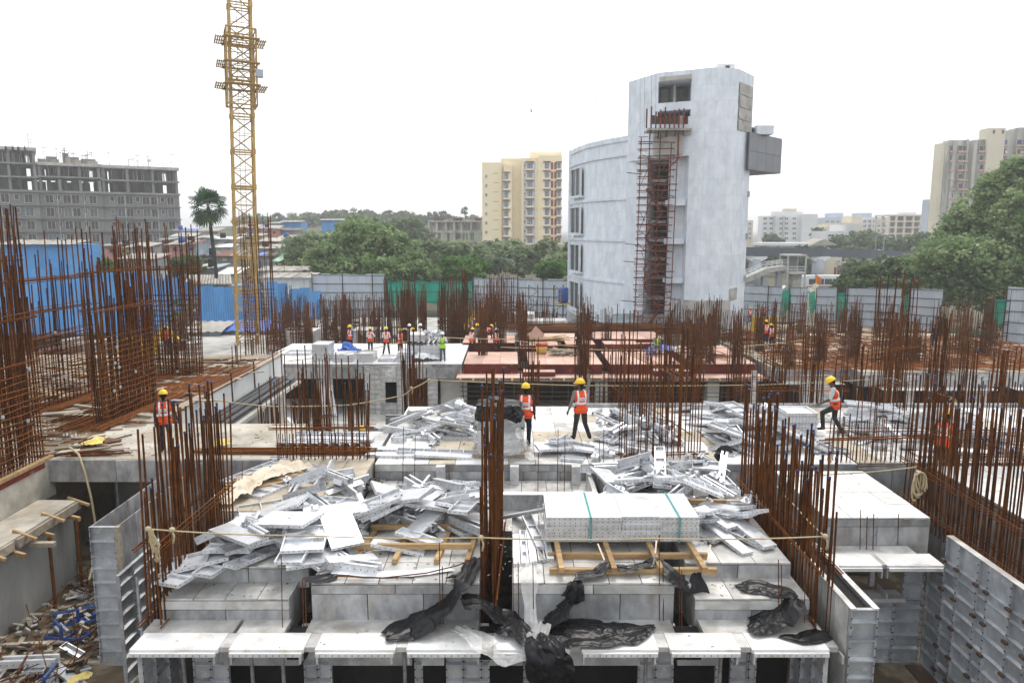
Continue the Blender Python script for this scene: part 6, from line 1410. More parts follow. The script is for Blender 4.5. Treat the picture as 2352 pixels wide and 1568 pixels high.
def scatter(label, group, heap, n, xr, yr, mix, yaw=None, spread=.5, lens=LEN, wids=WID, seed=0, peak=None, invp=.4):
    rg = random.Random(seed)
    for k in range(n):
        if peak: x, y = rg.gauss(peak[0], peak[2]), rg.gauss(peak[1], peak[3]); x = min(max(x, xr[0]), xr[1]); y = min(max(y, yr[0]), yr[1])
        else: x, y = rg.uniform(*xr), rg.uniform(*yr)
        r = rg.random(); yw = rg.uniform(0, math.pi * 2) if yaw is None else yaw + rg.gauss(0, spread)
        kind = 'panel' if r < mix[0] else 'channel' if r < mix[1] else 'angle' if r < mix[2] else 'beam' if r < mix[3] else 'head'
        if kind == 'panel':
            wv, lv, iv = rg.choice(wids), rg.choice(lens), rg.random() < invp
            o = drop(heap, '', group + ' (panels)', x, y, yw, kind, wv, lv, iv, rg.gauss(0, .05))
            o['label'] = '%s %s aluminium panel %s %s' % ('narrow' if wv < .3 else 'broad' if wv > .45 else 'medium', 'smooth faced' if iv else 'ribbed tray', 'high' if o.location.z > heap.base + .3 else 'low', label)
        elif kind == 'head': drop(heap, 'boxy aluminium prop head ' + label, group + ' (prop heads)', x, y, yw, kind, .16, .22, False, rg.choice([0, .4, -.3]))
        else:
            lv = rg.choice([.4, .6, .9, 1.1])
            drop(heap, ('long ' if lv > .8 else 'short ') + {'channel': 'open aluminium channel ', 'angle': 'angled aluminium corner piece ', 'beam': 'aluminium beam '}[kind] + label, group + {'channel': ' (channels)', 'angle': ' (corners)', 'beam': ' (beams)'}[kind], x, y, yw, kind, rg.choice([.12, .16, .2]), lv, False, rg.gauss(0, .15))
# first great heap, over the first box
h1 = Heap(-6.3, -2.4, 12, 17, 0); h1.lower_box(-6.4, -3.7, 11, 12.44, -.285)
for (x, y, yw, l, wv) in [(-5.45, 12.65, -.32, 2.0, .45), (-5.0, 12.85, -.3, 1.9, .4), (-4.55, 12.75, -.42, 1.5, .3)]: drop(h1, 'long ladder like aluminium panel sloping off the first box', 'long panels on the first box', x, y, yw, 'panel', wv, l)
scatter('in the great heap on the first box', 'great heap', h1, 58, (-5.6, -2.4), (12.5, 15.8), (.42, .66, .84, .93), seed=1, peak=(-4.0, 13.9, .95, .95), wids=[.3, .4, .5, .6], lens=[.6, .9, 1.2, 1.2])
for (x, y, yw, l, wv, inv) in [(-3.75, 12.95, .1, 1.1, .75, False), (-4.2, 13.3, 1.2, 1.2, .7, True), (-3.2, 13.2, .5, 1.0, .6, True), (-3.45, 13.9, 1.9, 1.2, .6, True), (-4.7, 14.3, 1.45, 1.3, .8, True)]: drop(h1, 'broad aluminium panel lying on top of the great heap', 'broad top panels', x, y, yw, 'panel', wv, l, inv)
scatter('on the cream block behind the great heap', 'cream block pieces', h1, 13, (-5.2, -3.7), (15.4, 17.0), (.25, .55, .9, .97), seed=2)
# second heap beside the centre cage
h2 = Heap(-3.4, -.5, 13.2, 17.6, 0); h2.lower_box(-4, 0, 15.0, 19, -.42); h2.raise_box(-3, -.7, 13.2, 14.6, .12)
scatter('in the heap over the wooden pallet frame', 'pallet heap', h2, 40, (-3.2, -.75), (13.7, 15.8), (.36, .66, .86, .95), seed=3, wids=[.2, .3, .4], lens=[.6, .9, 1.1])
for (x, y, yw, l, wv, inv) in [(-2.2, 14.2, 1.25, 1.15, .7, True), (-2.35, 14.9, 1.9, 1.2, .7, True), (-1.2, 14.95, 1.5, 1.3, .6, False), (-2.75, 14.0, 1.75, 1.2, .6, False)]: drop(h2, 'broad aluminium panel tipped over the pallet frame heap', 'broad pallet panels', x, y, yw, 'panel', wv, l, inv)
scatter('in the sunken field by the centre cage', 'sunken field pieces', h2, 34, (-3.0, -.6), (15.5, 17.6), (.3, .65, .85, .95), seed=4, lens=[.6, .9, 1.1])
for k, (x, y, yw, l, inv) in enumerate([(-2.1, 13.05, 1.5, 1.0, True), (-1.75, 13.3, 1.15, .9, False), (-2.9, 12.35, 1.3, 1.25, True)]): drop(h2, 'single aluminium piece lying across the empty pallet frame', 'pieces on the pallet frame', x, y, yw, 'channel' if k == 2 else 'panel', .2 if k == 2 else .28, l, inv)
# upright row of channels beside the centre cage
h2b = Heap(-.2, .7, 12, 15, 0)
for k in range(5): drop(h2b, 'narrow aluminium channel laid along the edge beside the centre cage', 'edge channels', .08 + .14 * k * 1.0, 13.1 + .05 * k, .02 * k, 'panel', .13, 1.3, k % 2 == 0)
drop(h2b, 'long aluminium channel slanting off the edge beside the wrapped stack', 'edge channels by the stack', .42, 13.6, .2, 'panel', .2, 1.3, False); drop(h2b, 'pair of grooved aluminium planks lying behind the edge channels', 'grooved planks', .3, 14.4, .75, 'panel', .25, 1.3, True)
# third heap, beyond the wrapped stack
h3 = Heap(2.0, 5.2, 14.6, 19.2, 0)
scatter('in the wide heap beyond the wrapped stack', 'wide heap', h3, 84, (2.2, 5.0), (15.1, 18.6), (.26, .55, .76, .86), seed=5, lens=[.6, .9, 1.2], peak=(3.6, 16.6, .95, 1.1), wids=[.25, .3, .4])
for (x, y, yw, l, wv, inv) in [(3.0, 15.6, .7, 1.9, .25, True), (3.5, 15.9, .45, 1.6, .3, True), (4.6, 16.0, 1.4, 1.0, .8, False), (3.9, 15.1, 1.5, 1.1, .5, False)]: drop(h3, 'large aluminium panel on the crest of the wide heap', 'crest panels', x, y, yw, 'panel', wv, l, inv)
# fanned panels in front of the second cage
h4 = Heap(3.1, 5.1, 12.6, 15, 0)
for k in range(15): drop(h4, 'white aluminium panel fanned out on the box before the second cage', 'fanned panels', 3.35 + (k % 5) * .33 + uni(-.08, .08), 13.6 + (k // 5) * .45 + uni(-.2, .2), .55 + uni(-.25, .25), 'panel', random.choice([.25, .3, .35]), random.choice([1.1, 1.3, .9]), k % 3 != 0)
# rear deck heaps
h5 = Heap(-3.6, -.7, 19.6, 24, 0); scatter('in the low heap beside the wrapped pallet', 'low rear heap', h5, 40, (-3.3, -1.2), (20.2, 23.2), (.7, .85, .95, .98), yaw=1.4, spread=.5, seed=6, lens=[.9, 1.2, 1.5])
for (x, y, l) in [(-2.9, 18.95, 1.9), (-2.0, 19.15, 2.1), (-1.8, 18.8, 1.5), (-3.0, 19.5, 1.6)]: drop(h5, 'long aluminium panel laid flat along the rear deck edge', 'edge panels', x, y, 1.57 + uni(-.05, .05), 'panel', .3, l, uni(0, 1) < .5)
h6 = Heap(1.6, 4.8, 19, 24, 0); scatter('in the jumbled heap beside the pointing worker', 'jumbled rear heap', h6, 66, (2.75, 4.6), (19.9, 23.6), (.4, .64, .86, .95), seed=7, lens=[.6, .9, 1.2])
scatter('scattered round the feet of the pointing worker', 'scattered rear pieces', h6, 14, (1.0, 3.6), (18.6, 19.5), (.75, .85, .95, .98), yaw=1.5, spread=.4, seed=8, lens=[.6, .9, 1.1], wids=[.3, .4, .5])
h7 = Heap(5.2, 9.2, 19, 24.4, 0); scatter('in the broad flat heap past the rebar row', 'broad rear heap', h7, 84, (5.6, 8.6), (19.3, 23.9), (.85, .93, .97, .99), yaw=1.3, spread=.6, seed=9, lens=[.9, 1.2, 1.5], wids=[.25, .3, .4, .5], invp=.25)
h8 = Heap(9.4, 16, 18.6, 24.4, 0); scatter('laid out on the deck by the walking worker', 'laid out panels', h8, 60, (9.9, 14.5), (18.9, 23.6), (.85, .94, .97, .99), yaw=1.1, spread=.5, seed=10, lens=[1.2, 1.5, 1.8], wids=[.25, .3, .4], invp=.35)
# two long panels parked on timbers by the slab edge
h10 = Heap(-7.4, -4, 17, 21.5, .03)
for (x, y, yw, l, wv, inv) in [(-5.4, 16.9, -.42, 2.3, .75, False), (-6.3, 17.6, -.45, 2.0, .3, False), (-5.35, 20.0, 1.45, 2.2, .35, False), (-5.0, 20.4, 1.5, 2.2, .3, True), (-5.2, 20.8, 1.6, 2.0, .3, False)]: drop(h10, 'long tray panel parked on timbers near the slab edge', 'parked tray panels', x, y, yw, 'panel', wv, l, inv)
# neat stacks
stack('tall neat stack of aluminium panels beside the walking worker', 7.75, 20.4, .0, .85, .9, 12)
for (x, y, wv, n, lab) in [(-11.9, 43.7, 1.0, 16, 'tallest white panel stack on the far deck edge'), (-10.8, 44.1, .9, 3, 'low white panel stack next to the tallest one on the far deck'), (-10.6, 43.6, 1.1, 7, 'middle white panel stack on the far deck edge'), (-9.2, 43.4, 1.0, 8, 'white panel stack with an open top on the far deck edge'), (-8.0, 43.7, 1.0, 3, 'flat white panel stack between two taller ones on the far deck'), (-6.8, 43.5, .9, 9, 'square white panel stack near the rope on the far deck'), (-14.3, 46, 1.6, 2, 'lone flat panel stack at the far deck corner')]:
    stack(lab, x, y, -1.9, wv, 1.4, n)
# debris in the sunken court
h9 = Heap(-11.2, -8.4, 9, 18.6, -3); rgd = random.Random(33)
t = thing('debris_bars', (-9.8, 14, -3), 'tangle of rusty bars and wire over the debris', 'rebar')
for k in range(120):
    x, y = rgd.uniform(-11, -8.7), rgd.uniform(11, 18); a = rgd.uniform(0, 3.14); l = rgd.uniform(.5, 1.6); z = -2.97 + rgd.random() * .3
    rod('bar', 'rust', t, (x, y, z), (x + math.cos(a) * l * .5, y + math.sin(a) * l, z + rgd.uniform(-.05, .25)), .022, 5)
for k in range(14):
    x, y = rgd.uniform(-11, -8.8), rgd.uniform(11, 17); a = rgd.uniform(0, 3.14); l = rgd.uniform(1, 2.4); z, pt = h9.rest(x, y, a, .1, l, .05); m = MB(); m.box(-.05, .05, -l / 2, l / 2, 0, .045)
    tag(link('timber_batten', m.mesh('timber_batten', 'timber_grey'), None, (x, y, z), (pt, 0, a)), 'grey timber batten thrown on the court debris', 'batten', 'battens in the debris')
for k in range(6):
    x, y = rgd.uniform(-10.8, -8.8), rgd.uniform(11.5, 17); a = rgd.uniform(0, 3.14); z, pt = h9.rest(x, y, a, .4, .8, .06); m = MB()
    for s in (-1, 1): m.bar((-.2 * s - .0, -.4, .03), (.2 * s * 0 - .2 * s, .4, .03), .05, .05)
    m.bar((-.2, -.4, .035), (.2, -.4, .035), .05, .05); m.bar((-.2, .4, .035), (.2, .4, .035), .05, .05); m.bar((-.2, 0, .03), (.2, 0, .03), .04, .04); m.bar((-.2, 0, .03), (-.25, 0, .3), .05, .05); m.bar((-.25, 0, .3), (.05, .4, .32), .05, .05)
    tag(link('blue_bracket', m.mesh('blue_bracket', 'blue_plastic'), None, (x, y, z), (pt, .2, a)), 'blue steel bracket frame dumped among the court debris', 'bracket', 'blue brackets in the debris')
scatter('dumped in the court debris', 'court debris', h9, 22, (-11, -8.7), (10.5, 17.8), (.55, .75, .92, .98), seed=12, lens=[.5, .7, 1.0], wids=[.2, .3, .4])
for k in range(6):
    m = MB(); a = .2 + uni(-.08, .08); m.bar((-9.6, 11.6 + k * .13, -2.72), (-8.6, 12.0 + k * .13, -2.7), .11, .03); tag(m.build('pallet_board', 'timber_grey', None), 'grey pallet board lying among the court debris', 'board', 'pallet boards in the debris')
h11 = Heap(6.4, 8.2, 9, 13.5, -3); scatter('dropped on the wet room floor', 'room floor pieces', h11, 16, (6.5, 8.0), (10, 13), (.2, .6, .9, .97), seed=13, lens=[.3, .4, .6], wids=[.15, .2])

# ---------------------------------------------------------------- wrapped stack on its timber frames
t = thing('timber_bearer_frame', (2, 12.6, 0), 'timber bearer frame with cross beams under the wrapped stack', 'timber frame')
for y in (12.15, 12.75, 13.9): piece('bearer', 'timber', t, .65, 3.55, y, y + .09, .004, .1)
for x in (.85, 1.75, 2.55, 3.3): m = MB(); m.bar((x, 12.0, .15), (x - .05, 14.2, .15), .09, .09); m.build('cross_beam', 'timber', t)
t = thing('wrapped_panel_stack', (2.0, 13.7, .2), 'long low stack of new white panels tied with green straps under clear film', 'panel stack')
for k in range(7):
    for i, (x0, x1) in enumerate([(.62, 1.4), (1.41, 2.02), (2.03, 2.72), (2.73, 3.45)]):
        dx = uni(-.015, .015); dy = uni(-.02, .02); link('stacked_panel', panel_mesh(round(x1 - x0, 2), 1.25, .065, 2, True), t, ((x0 + x1) / 2 - 2.0 + dx, dy, .003 + .067 * k))
for x in (1.45, 3.08):
    m = MB(); zt = .2 + .067 * 7 + .006; y0, y1 = 13.03, 14.37; m.box(x - .02, x + .02, y0, y1, zt, zt + .004); m.box(x - .02, x + .02, y0 - .005, y0, .2, zt); m.box(x - .02, x + .02, y1, y1 + .005, .2, zt); m.build('strap', 'strap_green', t)
m = MB(); pts = []
for (x, y0, y1) in [(.56, 13.0, 14.4)]:
    for j in range(6):
        for i in range(8): pts.append((x + .05 * math.sin(j * 1.7 + i) - .02, y0 + (y1 - y0) * i / 7, .2 + .48 * j / 5))
m.grid(pts, 8, 6)
pts = [(.58 + 2.9 * i / 19, 13.0 + .012 * math.sin(i * 2.1 + j), .22 + .46 * j / 5) for j in range(6) for i in range(20)]; m.grid(pts, 20, 6); m.build('film', 'thin_film', t, True)
t = thing('timber_pallet', (-1.8, 13, 0), 'empty timber pallet frame with rails and cross beams beside the centre cage', 'timber frame')
for y, x0, x1 in [(12.95, -2.95, -.75), (13.85, -2.75, -.6)]: piece('rail', 'timber', t, x0, x1, y, y + .08, .1, .2)
for x in (-2.75, -2.05, -1.3, -.75): m = MB(); m.bar((x - .05, 12.55, .05), (x + .1, 14.2, .05), .09, .09); m.build('cross_beam', 'timber', t)
t = thing('wire_pallet_timbers', (4.3, 15.2, 0), 'timber frame poking out under the wide heap', 'timber frame')
for y in (14.7, 15.25): piece('rail', 'timber', t, 3.4, 5.0, y, y + .09, .1, .18)
for x in (3.5, 4.2, 4.8): m = MB(); m.bar((x, 14.5, .05), (x + .1, 15.6, .05), .09, .09); m.build('cross_beam', 'timber', t)
for k in range(5):
    m = MB(); m.bar((-6.6 + .35 * k * 0, 16.0 + k * .25 - .0, .06), (-5.1, 16.9 + k * .3, .06), .1, .05); tag(m.build('timber_plank', 'timber', None), 'brown plank under the parked tray panels', 'plank', 'planks under the tray panels')
# ================================================================ rebar cages of the foreground and the middle ground
cage('rusty wall cage with blue capped bars and a slanting tie bundle at the first box', (-6.02, 11.65), (-5.97, 14.9), -.95, [2.6, 4.3], 27, .036, .24, [(.25, 6), (1.58, 7)], None, .6, 1, .012, tops=lambda u, rg: rg.choice([2.5 + .9 * u, 3.6 + .35 * u, 3.0 + .6 * u]))
cage('dense dark wall cage with blue capped bars at the fanned panels', (5.22, 11.6), (5.28, 16.2), -.95, [2.5, 3.3], 34, .038, .26, [(.3, 6), (1.25, 5)], None, .75, 2, .012, tops=lambda u, rg: rg.choice([2.4 + .55 * u, 3.1 + .5 * u, 2.75 + .5 * u]))
cage('narrow edge on wall cage standing in the gap between the two middle boxes', (-.42, 11.95), (-.30, 15.3), -.95, [4.0, 4.4], 20, .038, .2, [(.55, 5)], None, .6, 3, .01, tops=lambda u, rg: rg.choice([4.25, 3.2, 2.6, 3.8]) - .25 * u)
cage('wall cage hung with stirrup bundles behind the cream block', (-6.1, 18.62), (-3.65, 18.66), -.2, [2.2, 3.0], 13, .03, .22, [(1.0, 5), (.35, 3)], None, .5, 4, .012, hang=.55)
cage('row of dark upright bars behind the wide heap', (2.72, 18.75), (5.0, 18.9), -.05, [2.2, 2.9], 13, .032, .2, [(.12, 4)], None, .6, 5, .01)
cage('curving row of bars with a leaning bundle beyond the jumbled heap', (4.6, 19.2), (3.55, 25), -.1, [2.5, 3.4], 14, .032, .22, [(2.05, 4), (.6, 3)], None, .3, 6, .015)
cage('low wide wall cage with a heavy top tie beside the side platform', (8.1, 18.5), (11.4, 18.55), -.15, [1.2, 2.3], 26, .026, .2, [(.95, 4), (.05, 5)], None, .3, 7, .012)
cage('tall dense wall cage hung with the coiled rope', (9.6, 11.6), (9.75, 17.6), -.95, [2.5, 3.3], 36, .038, .26, [(1.2, 6), (.35, 6)], None, .7, 8, .012, tops=lambda u, rg: rg.choice([2.5, 3.2, 2.9]) + .2 * u)
cage('wall cage of long bars behind the rope hung cage', (11.2, 18.2), (14.2, 18.4), -.1, [2.1, 2.9], 24, .03, .22, [(.9, 4), (.3, 3)], None, .5, 9, .012)
cage('slim cage of long bars rising behind the bending worker', (11.6, 23.5), (13.2, 24.2), -.1, [3.2, 4.6], 11, .032, .25, [(1.0, 3), (2.2, 3)], None, .4, 10, .02)
cage('sparse row of long bars by the walking worker', (7.6, 24.45), (11.2, 24.6), -.3, [2.1, 3.1], 13, .03, .22, [(.9, 4), (1.3, 3)], None, .4, 11, .02)
# tall wall cages on the raft
cage('great wall cage with a woven lower mesh and grey spacer discs above the retaining wall', (-12.45, 13.6), (-12.35, 18.8), -.03, [5.6, 6.4], 46, .042, .3, [(3.7, 8), (2.6, 4)], (.1, 2.5, .16), .35, 12, .014, tops=lambda u, rg: rg.choice([6.6, 5.6, 4.6]) - .3 * u)
cage('wall cage with a woven lower mesh standing in the muddy raft', (-12.5, 21.9), (-12.3, 25.0), 0, [4.6, 6.2], 30, .042, .3, [(3.4, 8), (4.6, 4)], (.1, 2.7, .17), .3, 13, .016, tops=lambda u, rg: rg.choice([5.9, 5.0, 4.2, 3.6]) + rg.uniform(-.3, .3))
cage('wall cage beside the puddle with thick tie bundles', (-15.6, 22.6), (-15.2, 27), 0, [4.2, 5.8], 22, .038, .3, [(4.2, 8), (3.2, 6), (2.4, 3)], (.1, 2.6, .17), .3, 14, .018, tops=lambda u, rg: rg.choice([5.6, 4.7, 3.9]) + rg.uniform(-.4, .3))
cage('wall cage at the far end of the muddy raft with a thin mesh', (-15.5, 29.2), (-12.6, 29.9), 0, [5.0, 6.2], 30, .042, .3, [(4.3, 6)], (.1, 3.4, .2), .3, 15, .016, tops=lambda u, rg: rg.choice([6.0, 5.0, 4.2]) + rg.uniform(-.4, .3))
cage('wall cage partly behind the great cage on the raft', (-17.5, 20.5), (-16.6, 25), 0, [4.6, 6.6], 20, .04, .3, [(3.3, 5), (4.9, 5)], (.1, 2.6, .18), .2, 16, .02)
cage('square column cage with grey spacers in front of the crane foot', (-14.4, 39.6), (-12.8, 40.2), -.8, [5.0, 7.5], 13, .036, .7, [(5.9, 5)], (.1, 3.6, .2), .2, 17, .012)
# starter bars in the deep pit and along the raft wall
for i, (x0, Y0, x1, Y1, zb, hs, n, lab) in enumerate([
    (515, 31, 560, 35, -4.9, [4.6, 5.8], 9, 'sparse bars along the white retaining wall'), (575, 26.5, 625, 26.6, -4.9, [4.4, 5.4], 8, 'loose cage in the pit beside the parked tray panels'), (655, 27, 700, 27.2, -4.9, [4.4, 5.6], 9, 'cage in the pit behind the stirrup hung cage'),
    (705, 30, 745, 30.4, -4.9, [4.8, 5.6], 8, 'cage in the pit before the far dark opening'), (780, 28, 830, 28.4, -4.9, [4.6, 5.4], 9, 'cage in the pit before the panel wall window'), (925, 30, 945, 30.8, -4.9, [5.6, 6.8], 9, 'tall narrow cage in the pit beside the knotted rope'), (945, 27, 960, 30, -4.9, [4.8, 5.6], 8, 'leaning cage in the pit under the knotted rope'),
    (1205, 31, 1235, 31.4, -4.9, [5.2, 6.2], 8, 'thin cage in the pit behind the worker with his hands down'), (1330, 33, 1365, 33.3, -4.9, [5.6, 6.9], 10, 'thin cage in the pit behind the pointing worker'), (1400, 28, 1440, 28.6, -4.9, [4.9, 6.2], 9, 'cage in the pit past the pointing worker'),
    (1530, 29, 1560, 33, -4.9, [5.6, 6.8], 12, 'thick cage in the pit before the red plywood edge'), (1585, 29.5, 1615, 31, -4.9, [5.6, 6.8], 12, 'second thick cage in the pit before the red plywood edge'), (1690, 31, 1720, 31.6, -4.9, [5.2, 6.2], 9, 'cage in the pit before the plywood corner'), (1775, 30, 1820, 30.4, -4.9, [5.0, 6.0], 10, 'cage in the pit before the first prop opening'),
    (1870, 30, 1900, 30.6, -4.9, [5.4, 6.6], 8, 'cage in the pit behind the walking worker'), (1975, 29, 2010, 29.4, -4.9, [5.0, 6.2], 9, 'cage in the pit before the long dark opening'), (2060, 30, 2090, 30.4, -4.9, [6, 7.2], 9, 'tall cage in the pit near the looped white rope'), (2160, 27, 2200, 27.6, -4.9, [6.2, 7.6], 12, 'tallest dark cage in the pit behind the bending worker'),
    (2230, 29, 2270, 29.4, -4.9, [5.2, 6.4], 9, 'cage in the pit before the ribbed panels'), (2310, 28, 2350, 28.6, -4.9, [5.2, 6.2], 10, 'cage in the pit past the ribbed panels')]):
    a, b = (qx(x0, Y0), Y0), (qx(x1, Y1), Y1)
    cage('rusty ' + lab, a, b, zb, hs, int(n * 1.3), .038, .3, [(3.1, 4), (1.6, 3)], None, .15, 40 + i, .02)
# single bars that poke up through the deck joints
sb = [(648, 1440, 1275), (697, 1440, 1330), (703, 1440, 1332), (1011, 1432, 1245), (1018, 1432, 1300), (1180, 1440, 1280), (1192, 1430, 1290), (1226, 1445, 1290), (1516, 1425, 1235), (1525, 1425, 1300), (1562, 1430, 1300), (1567, 1430, 1310), (1790, 1430, 1285), (1797, 1430, 1297), (1850, 1430, 1310)]
for (x, yb, yt) in sb:
    p = P(x, yb, ZL); q = Q(x - 2, yt, p.y + .1); o = thing('starter_bar', p, 'single thin rusty starter bar rising through the front ledge joints', 'rebar', 'thin starter bars at the front'); rod('bar', 'rust', o, p - Vector((0, 0, .2)), q, .016, 5)
for (x, yb, yt) in [(500, 1150, 1075), (555, 1150, 1060), (860, 1110, 1030), (925, 1110, 980), (952, 1110, 1000), (1235, 1150, 1040), (1280, 1140, 985), (1296, 1140, 1000), (1375, 1110, 1010), (1385, 1110, 985), (1445, 1090, 1010), (1990, 1262, 1185), (2005, 1262, 1180), (2062, 1250, 1180), (1975, 1262, 1170)]:
    p = P(x, yb, -.42 if yb < 1200 and x > 700 else -.3); q = Q(x + 2, yt, p.y); o = thing('starter_bar', p, 'single thin rusty starter bar standing in the sunken field', 'rebar', 'thin starter bars behind'); rod('bar', 'rust', o, p, q, .018, 5)
# bars and pipes lying about
def bundle(name, label, a, b, n, d, mat, wid, cat='rebar', z=.0, fan=.15):
    a, b = Vector(a), Vector(b); t = thing(name, a, label, cat); dr = (b - a).normalized(); nr = Vector((-dr.y, dr.x, 0)).normalized()
    for k in range(n):
        o = nr * uni(-wid, wid) + Vector((0, 0, d * uni(.3, 2.2))); e = nr * uni(-fan, fan); s = dr * uni(-.4, .4); rod('pipe' if cat == 'pipe' else 'bar', mat, t, a + o + s, b + o + e + s, d, 5)
    return t
bundle('bar_bundle', 'long bundle of rusty bars lying on the raft edge', P(185, 985, .03), P(470, 868, .03), 70, .032, 'rust_band', .8)
bundle('bar_bundle', 'second bundle of rusty bars lying towards the crane foot', P(420, 905, .03), P(545, 845, .03), 40, .04, 'rust_band', 1.0)
bundle('bar_bundle', 'flat bundle of rusty bars lying along the slab edge', (-8.2, 19.3, .02), (-3.9, 19.25, .02), 36, .026, 'rust_band', .22, fan=.08)
bundle('black_pipe_row', 'row of dark pipes laid side by side against the white wall', (-10.25, 22.6, -.82), (-10.2, 33, -.82), 30, .075, 'pipe_dark', .5, 'pipe', fan=.08)
m = MB(); m.box(-10.89, -9.6, 22.4, 33.2, -1.0, -.86); m.box(-10.89, -10.3, 22.4, 33.2, -4.9, -1.0); tag(m.build('pipe_bench', 'concrete', None), 'sloping concrete bench under the dark pipes', 'bench')
bundle('bar_bundle', 'loose rusty bars beside the yellow sack', P(170, 1045, .02), P(290, 1040, .02), 16, .022, 'rust', .25)
bundle('bar_bundle', 'curved brown bars on the far raft', P(150, 965, .03), P(215, 945, .03), 14, .03, 'rust', .3)
bundle('long_tie_bar', 'pair of long bars tied across the low wide cage', Q(1905, 1012, 18.3), Q(2160, 1003, 18.2), 3, .035, 'rust_band', .03, fan=.04)
bundle('pit_pipes', 'heap of grey pipes in the pit under the far deck', (-7.5, 36, -4.85), (-4.6, 38, -4.75), 22, .09, 'prop_grey', .8, 'pipe', fan=.6)
heap_sticks('pit_offcuts', 'dark heap of boards and offcuts in the pit', 'timber', (-2.9, 39.5, -4.88), 34, 1.3, (.7, .5), 'timber_grey', .07, .05, wd=.16)
heap_sticks('pit_scrap', 'grey heap of scrap panels in the pit before the far deck', 'scrap', (-11.6, 38, -4.88), 40, 1.1, (1.0, .8), 'alu_worn', .06, .05, wd=.2)
# low ribbed walls in the pit just behind the rear deck
t = thing('pit_wall_formwork', (-4, 27, -4.9), 'ribbed aluminium wall formwork rising from the pit behind the low heap', 'formwork')
for k in range(7): ribbed_panel(t, -5.9 + k * .6, -5.3 + k * .6, -4.9, -.9 if k > 1 else -1.4, 27, mat='panel_blue', rib=.35)
t = thing('pit_ribbed_wall', (1, 26, -4.9), 'ribbed aluminium wall formwork rising behind the worker at the wrapped pallet', 'formwork')
for k in range(5): ribbed_panel(t, -.1 + k * .6, .5 + k * .6, -4.9, -.35, 26, mat='panel_blue', rib=.35)
piece('post', 'alu_deck', t, 2.5, 2.75, 25.9, 26.1, -4.9, .25)
q = P(985, 930, -4.9); t = thing('orange_drum', (q.x, 37, -4.9), 'faded orange drum in the pit under the far deck', 'drum'); MB().path([(0, 0, 0), (0, 0, .35), (0, 0, .7), (0, 0, 1.1)], [.36, .38, .38, .36], 12).build('body', 'orange_flag', t, True, False); MB().tube((0, 0, 1.1), (0, 0, 1.13), .37, n=12).build('rim', 'red_paint', t, True, False)
# far yard odds and ends
def site_hut(x0, x1, yt, Y, label, wall, roof):
    a, b = Q(x0, yt, Y), Q(x1, yt, Y); wd = b.x - a.x; g = -4.9; t = thing('site_hut', (a.x, Y, g), label, 'shed'); n = max(3, int(wd / .9))
    for k in range(n): lbox(t, 'wall_sheet', wall, wd * k / n + .01, wd * (k + 1) / n, .03 * (k % 2), 2.5, 0, a.z - g)
    m = MB(); pts = [(-.4 + (wd + .8) * i / 16, -.6 + 3.6 * j / 6, a.z - g + .08 + .2 * j / 6 * 3 + .07 * math.sin(i * 1.9 + j * 1.3)) for j in range(7) for i in range(17)]; m.grid(pts, 17, 7); m.build('roof_cover', roof, t, True, False)
    return t
site_hut(430, 505, 762, 71, 'low tin site hut with a pale roof beside the tree stump', 'tin_roof', 'asbestos'); site_hut(512, 640, 760, 72, 'low site hut roofed with blue tarpaulin by the crane foot', 'tin_roof', 'tarp_blue')
t = thing('dead_tree_stump', (qx(425, 58), 58, G), 'leaning dead grey tree trunk in front of the blue fence', 'tree stump')
pts = [Q(428, 850, 58), Q(420, 790, 58), Q(412, 755, 58), Q(418, 735, 57.9), Q(432, 712, 57.8), Q(447, 690, 57.7)]
m = MB(); m.path(pts, [.75, .6, .55, .52, .45, .38], 10); m.path([pts[2], Q(404, 735, 58.2), Q(399, 715, 58.4)], [.4, .3, .18], 8); m.path([pts[0], Q(440, 800, 57.6)], [.4, .2], 7); m.path([pts[0], Q(408, 810, 57.6), Q(405, 770, 57.8)], [.35, .25, .15], 7); m.build('trunk', 'bark', t, True)
leaves('ivy', t, [tuple(Q(402, 728, 58)), tuple(Q(405, 700, 58.2))], [(.5, .5, .6), (.4, .4, .5)], 500, .18, 'leaf_bright', 77, t.location)
def machine(x, y, Y, s, label):
    q = Q(x, y, Y); t = thing('mini_excavator', (q.x, Y, q.z), label, 'machine'); b = MB(); b.box(-1.0 * s, .8 * s, -.6 * s, .6 * s, .5 * s, 1.1 * s); b.box(-.9 * s, -.1 * s, -.55 * s, .55 * s, 1.1 * s, 1.5 * s); b.build('body', 'machine_yellow', t, world=False)
    c = MB(); c.box(-1.1 * s, .9 * s, -.75 * s, -.4 * s, 0, .5 * s); c.box(-1.1 * s, .9 * s, .4 * s, .75 * s, 0, .5 * s); c.build('tracks', 'tyre', t, world=False)
    a = MB(); a.bar((.6 * s, 0, 1.0 * s), (1.5 * s, 0, 2.1 * s), .25 * s, .3 * s); a.bar((1.5 * s, 0, 2.1 * s), (2.2 * s, 0, 1.3 * s), .2 * s, .25 * s); a.build('boom', 'machine_yellow', t, world=False); k = MB(); k.box(2.0 * s, 2.5 * s, -.35 * s, .35 * s, .8 * s, 1.3 * s); k.build('bucket', 'steel_brown', t, world=False)
machine(325, 835, 46, 1.1, 'yellow digger half hidden behind the raft cages'); machine(1055, 772, 66, 1.0, 'yellow digger with raised boom behind the crouching workers')
q = Q(1757, 742, 66); t = thing('yellow_shutter', (q.x, 66, q.z - 1.0), 'yellow ribbed shutter panel on the cream deck with workers behind it', 'form panel')
for k in range(8): MB().box(q.x - 1.2 + k * .3, q.x - 1.2 + k * .3 + .28, 65.9 + .05 * (k % 2), 66.1, q.z - 1, q.z + .6).build('rib', 'machine_yellow', t)
